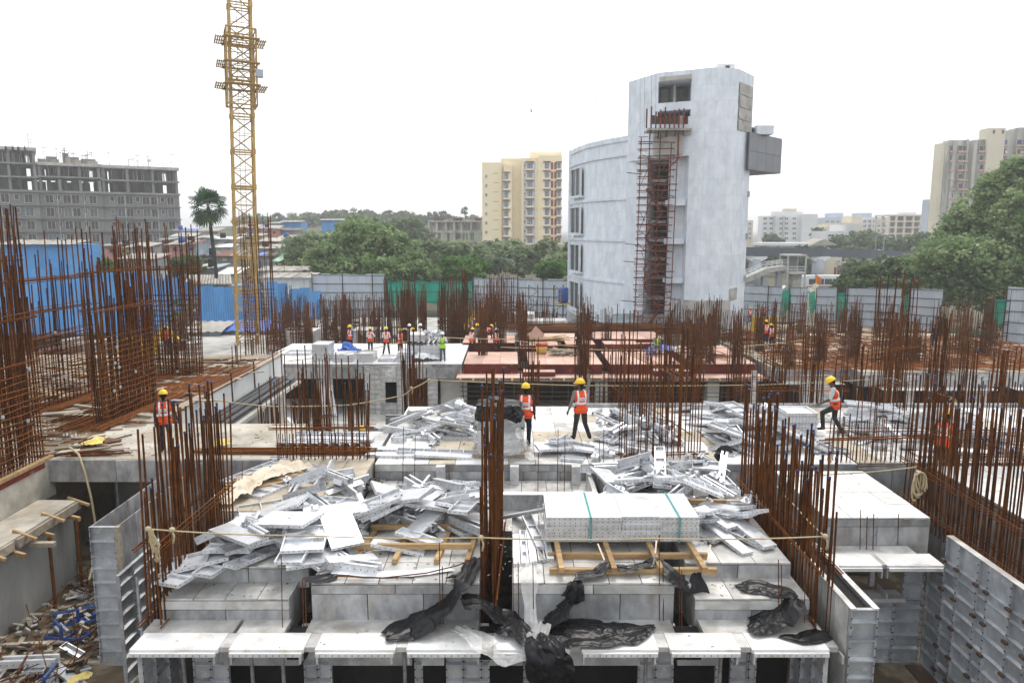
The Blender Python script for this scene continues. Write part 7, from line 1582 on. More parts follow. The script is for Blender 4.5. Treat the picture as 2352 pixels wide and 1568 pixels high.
for (x, y, Y, wv, hv, lab) in [(1250, 750, 60, 3.6, 1.0, 'white concrete block with boards on top beside the wing foot'), (1200, 742, 62, 2.0, 1.6, 'white wrapped bundle on a block behind the plywood'), (690, 772, 58, 2.6, .9, 'white ribbed shutter box behind the blue sheet bundle'), (850, 770, 57, 2.4, .9, 'pale shutter box behind the row of workers')]:
    q = Q(x, y, Y); t = thing('shutter_block', (q.x, Y, -4.2), lab, 'formwork'); z1 = q.z + hv / 2 + 4.2
    for k in range(4): lbox(t, 'side_panel', 'alu_deck', -wv / 2 + wv * k / 4 + .01, -wv / 2 + wv * (k + 1) / 4, -.8, -.75, 0, z1)
    lbox(t, 'core', 'concrete', -wv / 2, wv / 2, -.74, 1.2, 0, z1 - .02); lbox(t, 'lid', 'alu_deck', -wv / 2, wv / 2, -.8, 1.3, z1, z1 + .05)

# ================================================================ ropes
def rope(label, pts, sag=.0, d=.024, mat='rope', knots=()):
    pts = [Vector(p) for p in pts]; out = []
    for a, b in zip(pts, pts[1:]):
        for k in range(12):
            u = k / 12; p = a.lerp(b, u); p.z -= sag * 4 * u * (1 - u); out.append(p)
    out.append(pts[-1]); t = thing('rope', pts[0], label, 'rope'); m = MB(); m.path(out, d / 2, 6); m.build('strand', mat, t, True)
    for k in knots:
        p = Vector(k); m = MB(); m.ellipsoid(p, (.05, .05, .045), 8, 6); m.path([p, p + Vector((.04, -.02, -.1)), p + Vector((.02, -.03, -.22))], [.014, .016, .02], 5); m.build('knot', mat, t, True)
    return t
A, B, C_ = Q(340, 1214, 11.6), Q(1105, 1234, 11.75), Q(1895, 1231, 11.55)
rope('long straw rope strung across the front from cage to cage', [A, Q(700, 1229, 11.68), B, Q(1500, 1236, 11.65), C_], .03, .024, knots=[A, Q(395, 1216, 11.6), B, C_])
rope('straw rope sloping along the dense cage with blue capped bars', [C_, Q(1830, 1165, 13.2), Q(1763, 1090, 15.6)], .03, .03)
m = MB(); p = A; tt = thing('rope_tassel', p, 'frayed yellow rope end hanging from the first cage', 'rope')
for k in range(10): m.path([p + Vector((.05 + uni(-.03, .05), -.03, 0)), p + Vector((.12 + uni(-.08, .08), -.05, -.25)), p + Vector((.14 + uni(-.06, .06), -.05, -.48 - uni(0, .1)))], [.012, .016, .006], 4)
m.build('strands', 'rope', tt)
rope('thin straw rope running to the coil on the tall dense cage', [Q(1770, 1092, 15.5), Q(1925, 1088, 15.3), Q(2105, 1072, 15)], .02, .024)
rope('pale rope sagging over the pit beside the raft', [Q(490, 918, 24), Q(620, 933, 24.5), Q(800, 930, 25), Q(925, 908, 25.5), Q(945, 893, 25.5), Q(985, 872, 25.5)], .02, .04, knots=[Q(985, 872, 25.5), Q(945, 890, 25.5)])
rope('pale rope stretched level across the pit behind the two workers', [Q(985, 872, 25.5), Q(1340, 885, 26), Q(1740, 884, 27), Q(2050, 868, 27)], .02, .032)
rope('pale rope dropping to its loop beside the tallest cage', [Q(2050, 868, 27), Q(2185, 912, 26), Q(2205, 935, 25.5), Q(2225, 975, 25)], .03, .032)
rope('pale rope running over the far deck past the workers', [Q(620, 833, 44), Q(800, 810, 44), Q(900, 790, 44), Q(985, 772, 45), Q(1150, 778, 46), Q(1330, 795, 45)], .05, .05)
rope('pale rope crossing the plywood deck', [Q(1150, 797, 46), Q(1500, 803, 45), Q(1700, 795, 45), Q(1850, 780, 46)], .06, .05)
q = Q(2105, 1078, 14.9); t = thing('rope_coil', q, 'coil of straw rope hung on the tall dense cage', 'rope')
for k in range(7):
    m = MB(); ax, hh = uni(.06, .15), uni(.2, .34); ph = uni(-.25, .25); m.path([q + Vector((ax * math.sin(a) + ph * (1 - math.cos(a)) * .3, -.06 - .02 * k, -hh * (1 - math.cos(a)))) for a in [2 * math.pi * i / 18 for i in range(19)]], .017, 6, 0, False); m.build('loop', 'rope', t, True)
q = Q(2188, 915, 26); t = thing('rope_loop', q, 'white rope loop knotted on the tallest cage in the pit', 'rope'); m = MB(); m.path([q + Vector((.16 * math.sin(a), 0, -.22 * (1 - math.cos(a)))) for a in [2 * math.pi * i / 16 for i in range(17)]], .022, 6, 0, False); m.build('loop', 'rope', t, True)
m = MB(); pts = [Q(133, 1030, 19.0), Q(160, 1027, 18.9), Q(180, 1042, 18.6), Q(195, 1085, 18.5), Q(209, 1140, 18.45), Q(219, 1203, 18.4), Q(215, 1290, 18), Q(205, 1330, 17)]
tag(m.path(pts, .03, 8).build('water_hose', 'rope', None, True), 'pale water hose hanging over the slab edge into the court', 'hose')

# ================================================================ sheets of plastic, cloth, sacks
from mathutils import noise as mn
def ribbon(name, label, cat, pts, widths, mat, amp=.09, nu=44, nv=18, seed=0, across=None, fold=9.0, parent=None, up=None, thing_name=None):
    """a crumpled sheet laid along a path; pts in metres"""
    if mat == 'black_plastic': widths = [w_ * 1.3 for w_ in widths]; amp *= .8; nu, nv = int(nu * 1.8), int(nv * 2)
    pts = [Vector(p) for p in pts]; seg = [0]
    for a, b in zip(pts, pts[1:]): seg.append(seg[-1] + (b - a).length)
    out = []
    for i in range(nu):
        s = seg[-1] * i / (nu - 1); k = 0
        while k < len(pts) - 2 and s > seg[k + 1]: k += 1
        u = (s - seg[k]) / max(1e-6, seg[k + 1] - seg[k]); p = pts[k].lerp(pts[k + 1], u); d = (pts[k + 1] - pts[k]).normalized()
        wv = widths[k] + (widths[min(k + 1, len(widths) - 1)] - widths[k]) * u
        ac = Vector(across).normalized() if across else Vector((-d.y, d.x, 0)).normalized() if abs(d.z) < .95 else Vector((1, 0, 0))
        nrm = d.cross(ac).normalized()
        if nrm.z < -.01: nrm = -nrm
        if abs(nrm.z) < .3 and nrm.y > 0: nrm = -nrm
        for j in range(nv):
            v = j / (nv - 1) - .5; q = Vector((s * 2.2 + seed * 7.1, v * wv * 3.0, seed * 3.3)); edge = 1 + .35 * mn.noise(Vector((s * 3 + seed, 5.5 * (1 if v > 0 else -1), seed)))
            hgt = .9 * abs(mn.noise(q * .8)) + .4 * abs(mn.noise(q * 1.9)) + .22 * abs(mn.noise(q * 4.3)) + .10 * abs(mn.noise(q * 9.1)) + .45 * (.5 + .5 * math.sin(v * fold * 1.6 + 4 * mn.noise(q * .5))) * (1 - 2 * abs(v))
            w2 = p + ac * (v * wv * edge) + d * .12 * mn.noise(q * 1.7) + nrm * (hgt * amp) ; out.append(w2)
    m = MB(); m.grid(out, nv, nu)
    o = m.build(name, mat, parent, True)
    if parent is None: tag(o, label, cat)
    return o
E = lambda x, y, z: P(x, y, z)
f_ = lambda x, y, Y: Q(x, y, Y)
ribbon('black_plastic_sheet', 'black plastic sheet trailing from the pallet frame down the box front', 'plastic sheet', [E(1090, 1285, .05), E(1075, 1320, .05), f_(1055, 1342, 11.75), f_(1030, 1385, 11.7), f_(985, 1420, 11.6), E(940, 1445, ZL + .02), E(885, 1465, ZL + .02)], [.25, .3, .45, .5, .6, .6, .25], 'black_plastic', .10, seed=1)
ribbon('black_plastic_roll', 'rolled black plastic sheet slumped over the ledge under the centre cage', 'plastic sheet', [f_(1062, 1390, 11.55), f_(1100, 1385, 11.6), E(1150, 1425, ZL + .08), E(1200, 1452, ZL + .05), E(1240, 1478, ZL + .05)], [.3, .42, .5, .5, .4], 'black_plastic', .16, seed=2)
ribbon('black_plastic_drape', 'black plastic strip hanging from the bearer frame down the middle box', 'plastic sheet', [E(1315, 1335, .03), f_(1318, 1345, 11.74), f_(1318, 1375, 11.7), f_(1290, 1405, 11.65), E(1255, 1432, ZL + .03)], [.2, .25, .3, .42, .5], 'black_plastic', .1, seed=3)
ribbon('black_plastic_spread', 'wide crumpled black plastic sheet spread on the white ledge', 'plastic sheet', [E(1245, 1450, ZL + .01), E(1310, 1455, ZL + .01), E(1380, 1462, ZL + .01), E(1440, 1455, ZL + .01), E(1502, 1440, ZL + .01)], [.6, .75, .62, .5, .12], 'black_plastic', .11, 60, 26, 4)
ribbon('black_plastic_bag', 'bulging black plastic bag hanging over the front ledge', 'plastic sheet', [E(1235, 1475, ZL + .04), f_(1250, 1490, 10.8), f_(1262, 1515, 10.72), f_(1265, 1545, 10.72), f_(1268, 1572, 10.78), f_(1270, 1600, 10.8)], [.3, .5, .55, .6, .5, .3], 'black_plastic', .22, seed=5, across=(1, .05, 0))
ribbon('black_plastic_strip', 'black plastic strip knotted along the front of the bearer frame', 'plastic sheet', [E(1318, 1325, .06), E(1375, 1318, .08), E(1390, 1296, .16), E(1440, 1310, .08), E(1490, 1300, .1), E(1505, 1285, .17), E(1540, 1315, .08), f_(1570, 1350, 11.85), f_(1585, 1375, 11.8)], [.2, .22, .12, .2, .22, .12, .22, .3, .12], 'black_plastic', .08, 60, 14, 6)
ribbon('black_plastic_tail', 'small black plastic tail hanging off the end of the bearer frame', 'plastic sheet', [E(1600, 1300, .1), f_(1598, 1330, 12.1), f_(1603, 1360, 12.0)], [.08, .15, .3], 'black_plastic', .06, 24, 12, 7)
ribbon('black_plastic_scrap', 'torn black plastic scrap lying on the stepped box top', 'plastic sheet', [E(1690, 1352, -.27), E(1740, 1350, -.27), E(1790, 1362, -.27), E(1830, 1375, -.27)], [.2, .42, .4, .15], 'black_plastic', .09, 40, 18, 8)
ribbon('black_plastic_flap', 'black plastic flap hanging down the stepped box by the second cage', 'plastic sheet', [E(1830, 1370, -.25), f_(1815, 1385, 11.75), f_(1790, 1410, 11.7), E(1755, 1440, ZL + .03), E(1725, 1450, ZL + .02)], [.3, .55, .6, .5, .2], 'black_plastic', .1, 40, 18, 9)
ribbon('black_plastic_corner', 'flat triangular black plastic piece on the ledge corner', 'plastic sheet', [E(1795, 1462, ZL + .005), E(1840, 1468, ZL + .005), E(1895, 1455, ZL + .005)], [.08, .28, .3], 'black_plastic', .04, 24, 12, 10)
ribbon('black_plastic_tuft', 'black plastic tuft on the sunken field before the cream block', 'plastic sheet', [P(820, 1130, -.4), P(850, 1120, -.3), P(870, 1105, -.3)], [.4, .5, .3], 'black_plastic', .2, 26, 16, 11)
ribbon('black_plastic_wad', 'black plastic wad at the foot of the wide heap', 'plastic sheet', [P(1455, 1125, .02), P(1480, 1115, .05), P(1500, 1100, .1)], [.3, .45, .3], 'black_plastic', .2, 26, 16, 12)
ribbon('black_plastic_bundle', 'small black plastic bundle on the broad rear heap', 'plastic sheet', [Q(1648, 1055, 18.5), Q(1660, 1040, 18.5), Q(1658, 1025, 18.6)], [.25, .35, .2], 'black_plastic', .15, 24, 14, 13)
ribbon('black_plastic_patch', 'small black plastic patch on the middle box beside the pallet frame', 'plastic sheet', [E(700, 1333, .01), E(735, 1330, .01), E(770, 1322, .01)], [.15, .3, .2], 'black_plastic', .05, 24, 12, 14)
ribbon('clear_plastic_sheet', 'dirty clear plastic sheet crumpled over the front ledge', 'plastic sheet', [E(1050, 1445, ZL + .02), E(1090, 1465, ZL + .03), f_(1120, 1492, 10.85), f_(1165, 1525, 10.8), f_(1215, 1510, 10.8), E(1235, 1470, ZL + .06), E(1245, 1440, ZL + .1)], [.3, .45, .4, .32, .3, .35, .25], 'clear_film', .12, 60, 18, 15)
ribbon('clear_plastic_veil', 'thin clear plastic veil hanging in front of the middle box', 'plastic sheet', [Q(1216, 1272, 12.4), Q(1214, 1330, 11.85), Q(1217, 1390, 11.6), Q(1222, 1450, 11.3), Q(1222, 1490, 11.1)], [.04, .3, .2, .22, .3], 'clear_film', .06, 40, 12, 16, across=(1, .1, 0))
ribbon('blue_white_sheet', 'flat white plastic sheet with a curved edge under the pallet frame', 'plastic sheet', [E(760, 1312, .015), E(850, 1318, .012), E(950, 1318, .012), E(1040, 1305, .015)], [.2, .22, .22, .2], 'tarp_white', .03, 40, 10, 17)
ribbon('cream_canvas', 'crumpled cream canvas lying on the cream block', 'cloth', [P(505, 1165, .05), P(560, 1130, .05), P(620, 1095, .05), P(690, 1070, .05)], [.5, .55, .6, .9], 'cloth_cream', .24, 60, 30, 18)
ribbon('yellow_sack', 'crumpled yellow sack on the concrete slab', 'sack', [P(192, 1027, .01), P(215, 1022, .02), P(240, 1012, .05)], [.3, .4, .25], 'yellow_bag', .22, 26, 14, 19)
ribbon('yellow_sack', 'yellow sack beside the parked tray panels', 'sack', [P(487, 1027, .01), P(508, 1022, .02), P(528, 1020, .02)], [.3, .4, .2], 'yellow_bag', .2, 26, 14, 20)
ribbon('yellow_sack', 'yellow sack half buried in the court debris', 'sack', [P(165, 1568, -2.8), P(190, 1558, -2.75), P(215, 1555, -2.75)], [.3, .35, .2], 'yellow_bag', .12, 24, 12, 21)
ribbon('white_rag', 'white plastic rag beside the tall panel pile of the far deck', 'plastic sheet', [P(945, 830, -1.88), P(975, 825, -1.8), P(1010, 826, -1.88)], [.6, .9, .6], 'tarp_white', .5, 26, 14, 22)
ribbon('blue_bundle', 'blue plastic bundle behind the white stacks of the far deck', 'plastic sheet', [P(780, 815, -1.88), P(800, 808, -1.7), P(830, 818, -1.88)], [.6, .9, .5], 'tarp_blue', .6, 26, 14, 23)
ribbon('blue_white_bundle', 'blue and white sacks under the seated man', 'sack', [P(1483, 814, -1.88), P(1510, 808, -1.8), P(1545, 808, -1.8)], [.7, 1.0, .7], 'tarp_blue', .45, 26, 14, 24)
ribbon('white_sack', 'white sack beside the seated man', 'sack', [P(1545, 810, -1.88), P(1565, 806, -1.8), P(1580, 808, -1.88)], [.4, .8, .4], 'tarp_white', .45, 20, 12, 25)
for k in range(5):
    pts = [(1270, 1300, 1258), ] 
for (xa, ya, xb, yb, xc, yc, lab) in [(1232, 1258, 1250, 1282, 1300, 1310, 'loose steel strap end by the edge channels'), (1373, 1248, 1388, 1285, 1380, 1300, 'steel strap curling over the bearer frame'), (1508, 1240, 1505, 1270, 1500, 1300, 'upright steel strap before the wrapped stack'), (1632, 1250, 1625, 1290, 1600, 1315, 'rusty curved strap at the bearer frame end')]:
    a, b, c = Q(xa, ya, 12.7), Q(xb, yb, 12.3), Q(xc, yc, 12.2); t = thing('steel_strap', b, lab, 'strap'); m = MB(); m.bar(a, b, .03, .006); m.bar(b, c, .03, .006); m.build('band', 'strap_steel', t)
m = MB(); m.path([E(770, 1322, .05), E(880, 1326, .05), E(980, 1315, .06), E(1050, 1298, .1), E(1082, 1285, .15)], .012, 5); tag(m.build('curved_strip', 'rust_band', None), 'thin rusty strip curving along the pallet frame front', 'strip')

# ---------------------------------------------------------------- pallet wrapped in black and clear plastic
t = thing('wrapped_pallet', (-.35, 19.3, 0), 'tall load on a timber pallet wrapped in clear film under a black cover', 'pallet')
for y in (18.75, 19.25, 19.75): piece('runner', 'timber_grey', t, -1.0, .32, y, y + .09, .004, .1)
for k in range(7): piece('deck_board', 'timber_grey', t, -1.02, .34, 18.72 + k * .17, 18.84 + k * .17, .102, .13)
for k in range(12): link('stacked_panel', panel_mesh(1.1, 1.0, .065, 2, True), t, (uni(-.03, .03), uni(-.03, .03), .135 + .068 * k), (0, 0, uni(-.03, .03)))
def shell(name, mat, c, r, z0, z1, amp, seed, parent, top=True, taper=.85):
    out = []; nu, nv = 40, 14
    for j in range(nv):
        v = j / (nv - 1); zz_ = z0 + (z1 - z0) * min(1, v * 1.25); sh = 1 - (1 - taper) * v
        if top and v > .8: sh *= max(0.02, 1 - ((v - .8) / .2) ** 1.3)
        for i in range(nu):
            a = 2 * math.pi * i / (nu - 1); ce = abs(math.cos(a)) ** .55 * math.copysign(1, math.cos(a)); se = abs(math.sin(a)) ** .55 * math.copysign(1, math.sin(a))
            n_ = 1 + amp * (abs(mn.noise(Vector((ce * 3, se * 3, v * 5 + seed)))) + .6 * mn.noise(Vector((ce * 7, se * 7, v * 9 + seed))))
            out.append((c[0] + r[0] * ce * sh * n_, c[1] + r[1] * se * sh * n_, zz_ + (.12 * mn.noise(Vector((ce * 2, se * 2, seed + v * 3))) if v > .3 else 0)))
    m = MB(); m.grid(out, nu, nv); return m.build(name, mat, parent)
shell('clear_wrap', 'clear_film', (-.35, 19.25), (.66, .6), .12, 1.0, .12, 4, t, False, .97)
shell('black_cover', 'black_plastic', (-.35, 19.3), (.63, .58), .72, 1.38, .2, 9, t, True, .85)
ribbon('wrap_tail', '', '', [Q(1190, 985, 18.7), Q(1200, 1015, 18.5), P(1205, 1040, .03), P(1225, 1060, .02)], [.2, .25, .3, .2], 'clear_film', .08, 26, 10, 30, parent=t)
# tall load on the far deck (pipes, panels, loose heads on top)
t = thing('panel_load', (qx(975, 45), 45, -1.9), 'tall load of panels with tubes between the layers and loose heads on top', 'panel stack')
for k in range(10): link('stacked_panel', panel_mesh(2.1, 1.5, .08, 2, True), t, (0, 0, .1 + .082 * k))
for k in range(7): o = link('tube', unit_rod('pipe_dark', 8), t, (-.9 + k * .3, -.74, 1.05), (R(-90), 0, 0), (.14, .14, 1.45))
lbox(t, 'upper_tray', 'alu_worn', -1.05, 0, -.75, .7, 1.15, 1.55)
for k in range(30): link('loose_head', section_mesh('head', .16, .22), t, (uni(-.1, 1.0), uni(-.7, .5), 1.15 + .45 * (k / 30) + uni(0, .1)), (uni(-1, 1), uni(-1, 1), uni(0, 6)))
# ================================================================ workers
def capsule(m, a, b, ra, rb, n=10):
    a, b = Vector(a), Vector(b); d = b - a; L = d.length; d = d.normalized() if L > 1e-6 else Vector((0, 0, 1)); pts = []; rs = []
    for k in (90, 60, 30, 0): pts.append(a - d * ra * math.sin(R(k))); rs.append(max(.001, ra * math.cos(R(k))))
    for k in (0, 30, 60, 90): pts.append(b + d * rb * math.sin(R(k))); rs.append(max(.001, rb * math.cos(R(k))))
    m.path(pts, rs, n)
def remeshed(m, voxel):
    me = m.mesh('tmp', 'skin'); o = link('tmp', me); md = o.modifiers.new('r', 'REMESH'); md.mode = 'VOXEL'; md.voxel_size = voxel
    s = o.modifiers.new('s', 'SMOOTH'); s.factor = .5; s.iterations = 3
    bpy.context.view_layer.update(); dg = bpy.context.evaluated_depsgraph_get(); out = bpy.data.meshes.new_from_object(o.evaluated_get(dg)); bpy.data.objects.remove(o); bpy.data.meshes.remove(me)
    return out
def finger_set(m, wrist, dr, side, s, curl=.5):
    """palm and five bent fingers in the direction dr"""
    d = Vector(dr).normalized(); o = Vector(side).normalized(); o = (o - d * o.dot(d)).normalized(); n = d.cross(o).normalized(); w_ = Vector(wrist)
    capsule(m, w_ + d * .01 * s, w_ + d * .075 * s, .026 * s, .034 * s, 8)
    for k, (ln, off) in enumerate([(.07, -.03), (.08, -.01), (.075, .01), (.058, .03)]):
        p = w_ + d * .085 * s + o * off * s; q = p + (d + n * curl * .5) * ln * .5 * s; r = q + (d * .6 + n * curl) * ln * .5 * s
        m.path([p - d * .02 * s, p, q, r], [.009 * s, .0095 * s, .0085 * s, .006 * s], 6)
    p = w_ + d * .03 * s - o * .028 * s; q = p + (d * .6 - o * .8) * .04 * s; m.path([p, q, q + (d * .9 + n * curl * .5) * .032 * s], [.012 * s, .011 * s, .008 * s], 6)
def vest_mat(key, base):
    nm = 'vest_' + key
    if nm in MATS: return nm
    M(nm, *base, 6, .7, bump=.3, bscale=14); m = MATS[nm]; n = m.node_tree.nodes; l = m.node_tree.links
    return nm
def worker(label, loc, yaw, scale=1.0, shirt='shirt_maroon', trouser='trouser_navy', vest='vest_orange', helmet='helmet_yellow', lean=0.0, side=0.0, armL=None, armR=None, legL=None, legR=None, hip=.86, head_yaw=0.0, head_pitch=0.0, sleeve=True, lettering=True, detail=True, patch=True, skinm='skin'):
    """local frame: x to the worker's right, y forward, z up. arms: (elbow, wrist) offsets from the shoulder in the torso frame; legs: (knee, ankle) in the body frame"""
    t = thing('person', loc, label, 'person', None, yaw); t.scale = (scale,) * 3
    hipc = Vector((0, 0, hip)); rot = Matrix.Rotation(-lean, 3, 'X') @ Matrix.Rotation(side, 3, 'Y'); T = lambda v: hipc + rot @ Vector(v)
    lL = legL or ((-.10, .02, .46), (-.11, -.02, .08)); lR = legR or ((.10, .02, .46), (.11, .0, .08))
    aL = armL or ((-.06, .0, -.27), (-.07, .07, -.50)); aR = armR or ((.06, .0, -.27), (.07, .07, -.50))
    bones = []
    tr, sh, sk, so_ = 1, 2, 0, 3
    def B(a, b, ra, rb, mi): bones.append((Vector(a), Vector(b), ra, rb, mi))
    B(hipc + Vector((-.07, 0, 0)), hipc + Vector((.07, 0, 0)), .125, .125, tr)
    for (kn, an), sx in ((lL, -1), (lR, 1)):
        h = hipc + Vector((sx * .085, 0, -.04)); B(h, kn, .092, .068, tr); B(kn, an, .066, .056, tr)
        an = Vector(an); fy = Vector((sx * .02, .16, -.045)); B(an + Vector((0, -.03, -.025)), an + fy, .042, .036, so_)
    B(T((0, 0, .03)), T((0, .0, .24)), .125, .12, sh); B(T((-.05, 0, .32)), T((.05, 0, .32)), .125, .125, sh); B(T((-.12, 0, .44)), T((.12, 0, .44)), .075, .075, sh)
    for a, sx in ((aL, -1), (aR, 1)):
        s0 = T((sx * .165, 0, .455)); e = s0 + rot @ Vector(a[0]); w_ = s0 + rot @ Vector(a[1]); B(s0, e, .062, .046, sh); B(e, w_, .045, .033, sh if sleeve else sk)
    nb = T((0, .0, .5)); hd = nb + rot @ Vector((0, .03, .0)) + Vector((0, .0, .16)); B(nb, hd - Vector((0, 0, .08)), .056, .052, sk)
    HR = Matrix.Rotation(head_yaw, 3, 'Z') @ Matrix.Rotation(-lean * .5 - head_pitch, 3, 'X'); Hh = lambda v: hd + HR @ Vector(v)
    B(Hh((0, -.015, .02)), Hh((0, .012, .035)), .094, .09, sk); B(Hh((0, .03, -.05)), Hh((0, .045, -.075)), .06, .045, sk); B(Hh((0, .095, .0)), Hh((0, .108, -.02)), .014, .018, sk)
    for sx in (-1, 1): B(Hh((sx * .088, 0, .01)), Hh((sx * .092, -.01, -.025)), .016, .012, sk)
    m = MB()
    for (a, b, ra, rb, mi) in bones: capsule(m, a, b, ra, rb)
    me = remeshed(m, .016 if detail else .026)
    me.materials.clear()
    for k in ('skin', trouser, shirt, 'shoe', 'hair', 'ink'): me.materials.append(MATS[k])
    # colour each face by the limb it belongs to
    nf = len(me.polygons); ce = np.empty(nf * 3, np.float32); me.polygons.foreach_get('center', ce); ce = ce.reshape(-1, 3); best = np.full(nf, 1e9); idx = np.zeros(nf, np.int32)
    for (a, b, ra, rb, mi) in bones:
        a_, b_ = np.array(a), np.array(b); ab = b_ - a_; u = np.clip(((ce - a_) @ ab) / max(1e-9, ab @ ab), 0, 1); d = np.linalg.norm(ce - a_ - u[:, None] * ab, axis=1) - (ra + (rb - ra) * u); k = d < best; best[k] = d[k]; idx[k] = mi
    hl = (ce - np.array(hd)) @ np.array(HR); k = (idx == 0) & (np.linalg.norm(hl, axis=1) < .15) & ((hl[:, 1] < -.02) | (hl[:, 2] > .06)); idx[k] = 4
    if detail:
        k = (idx == 0) & (np.abs(np.abs(hl[:, 0]) - .035) < .014) & (np.abs(hl[:, 2] - .012) < .009) & (hl[:, 1] > .06); idx[k] = 5
        k = (idx == 0) & (np.abs(hl[:, 0]) < .03) & (np.abs(hl[:, 2] + .055) < .008) & (hl[:, 1] > .06); idx[k] = 4
    me.polygons.foreach_set('material_index', idx.astype(np.int32)); me.polygons.foreach_set('use_smooth', [True] * nf)
    # hands, rooted in the wrists of the same mesh
    bm = bmesh.new(); bm.from_mesh(me); hm = MB()
    for a, sx in ((aL, -1), (aR, 1)):
        s0 = T((sx * .165, 0, .455)); e = s0 + rot @ Vector(a[0]); w_ = s0 + rot @ Vector(a[1]); dd = (w_ - e).normalized(); finger_set(hm, w_ + dd * .015, dd, (0, 1, 0) if abs(dd.y) < .8 else (1, 0, 0), 1.0, .45)
    hme = hm.mesh('h', 'skin', True); n0 = len(bm.faces); bm.from_mesh(hme); bm.faces.ensure_lookup_table()
    for f in list(bm.faces)[n0:]: f.material_index = 0; f.smooth = True
    bm.to_mesh(me); bm.free(); bpy.data.meshes.remove(hme); me.name = 'body'
    link('body', me, t)
    q = rot.to_4x4(); q.translation = hipc
    if vest:
        vm = MB(); capsule(vm, (-.06, 0, -.02), (.06, 0, -.02), .142, .142, 12); capsule(vm, (0, 0, .03), (0, 0, .26), .145, .142, 12); capsule(vm, (-.06, 0, .32), (.06, 0, .32), .143, .143, 12); capsule(vm, (-.115, 0, .43), (.115, 0, .43), .083, .083, 12)
        vme = remeshed(vm, .014 if detail else .024); vme.materials.clear(); vme.materials.append(MATS[vest]); vme.materials.append(MATS['reflective' if vest == 'vest_orange' else 'prop_grey'])
        bm = bmesh.new(); bm.from_mesh(vme)
        for zc in (.135, .195): bmesh.ops.bisect_plane(bm, geom=bm.verts[:] + bm.edges[:] + bm.faces[:], plane_co=(0, 0, zc), plane_no=(0, 0, 1))
        for xc in (-.125, -.08, .08, .125): bmesh.ops.bisect_plane(bm, geom=bm.verts[:] + bm.edges[:] + bm.faces[:], plane_co=(xc, 0, 0), plane_no=(1, 0, 0))
        bmesh.ops.bisect_plane(bm, geom=bm.verts[:] + bm.edges[:] + bm.faces[:], plane_co=(0, 0, -.115), plane_no=(0, 0, -1), clear_outer=True)
        for f in bm.faces:
            c = f.calc_center_median(); f.material_index = 1 if (.135 < c.z < .195 or (.08 < abs(c.x) < .125 and c.z > .19)) else 0; f.smooth = True
        bm.to_mesh(vme); bm.free(); vme.name = 'vest'; v = link('vest', vme, t); v.matrix_local = q
        if patch:
            pm_ = link('name_patch', MB().box(-.075, .075, -.156, -.146, .245, .325).mesh('name_patch', 'reflective'), v)
            if lettering:
                cu = bpy.data.curves.new('txt', 'FONT'); cu.body = 'NIRMAN'; cu.size = .036; cu.align_x = 'CENTER'; cu.extrude = .001; to = link('tmp', cu); bpy.context.view_layer.update()
                tme = bpy.data.meshes.new_from_object(to.evaluated_get(bpy.context.evaluated_depsgraph_get())); bpy.data.objects.remove(to); tme.materials.clear(); tme.materials.append(MATS['ink']); tme.name = 'lettering'
                link('lettering', tme, pm_, (0, -.1575, .283), (R(90), 0, 0)); link('print_line', unit_box('ink'), pm_, (0, -.1572, .266), None, (.11, .001, .006))
    if helmet:
        hp = MB(); vs = []; nu, nv = 18, 7
        for j in range(nv):
            a = R(90 * j / (nv - 1)); rr = math.cos(a)
            for i in range(nu):
                th = 2 * math.pi * i / nu; vs.append((.118 * rr * math.cos(th), .14 * rr * math.sin(th) + .005, .045 + .125 * math.sin(a) * (1 + .05 * (abs(math.cos(th)) < .2))))
        hp.add(vs, [(j * nu + i, j * nu + (i + 1) % nu, (j + 1) * nu + (i + 1) % nu, (j + 1) * nu + i) for j in range(nv - 1) for i in range(nu)])
        ho = link('helmet', hp.mesh('helmet', helmet, True), t); hq = HR.to_4x4(); hq.translation = hd; ho.matrix_local = hq
        bp = MB(); ring = []
        for i in range(24):
            th = 2 * math.pi * i / 24; ex = .012 + .055 * max(0, math.sin(th)) ** 2; ring.append((math.cos(th), math.sin(th), ex))
        bp.add([(.117 * c, .139 * s + .005, .05) for c, s, e in ring] + [((.117 + e * .5) * c, (.139 + e) * s + .005, .038 - .012 * max(0, s)) for c, s, e in ring] + [(.112 * c, .134 * s + .005, .036) for c, s, e in ring], [(i, i + 24, (i + 1) % 24 + 24, (i + 1) % 24) for i in range(24)] + [(i + 24, i + 48, (i + 1) % 24 + 48, (i + 1) % 24 + 24) for i in range(24)])
        link('brim', bp.mesh('brim', helmet, True), ho); rd = MB(); rd.path([(0, -.125, .08), (0, -.08, .15), (0, 0, .178), (0, .08, .15), (0, .125, .08)], .012, 6); link('ridge', rd.mesh('ridge', helmet, True), ho)
    return t
def at(x, y, z): return P(x, y, z)
back = R(180)
# foreground workers
worker('worker in an orange vest seen from behind beyond the first capped cage', at(383, 1036, 0), R(20), 1.0, 'shirt_maroon', 'trouser_navy', lean=.08, head_pitch=.15, armR=((.08, .04, -.26), (.14, .1, -.48)))
worker('worker in an orange vest standing behind the wrapped pallet with arms down', at(1207, 1022, 0), R(-4), 1.04, 'shirt_maroon', 'trouser_navy', head_yaw=.1, lean=.03, legL=((-.09, .03, .46), (-.1, .0, .08)), legR=((.09, .03, .46), (.08, -.03, .08)))
worker('worker in an orange vest pointing up with one raised arm', at(1333, 1010, .06), R(14), 1.04, 'shirt_olive', 'trouser_charcoal', lean=.06, head_yaw=.9, armR=((.1, .08, .24), (.1, .13, .46)), armL=((-.1, -.02, -.26), (-.16, .06, -.48)), legL=((-.12, .04, .46), (-.16, .08, .08)), legR=((.13, .02, .46), (.24, -.06, .1)))
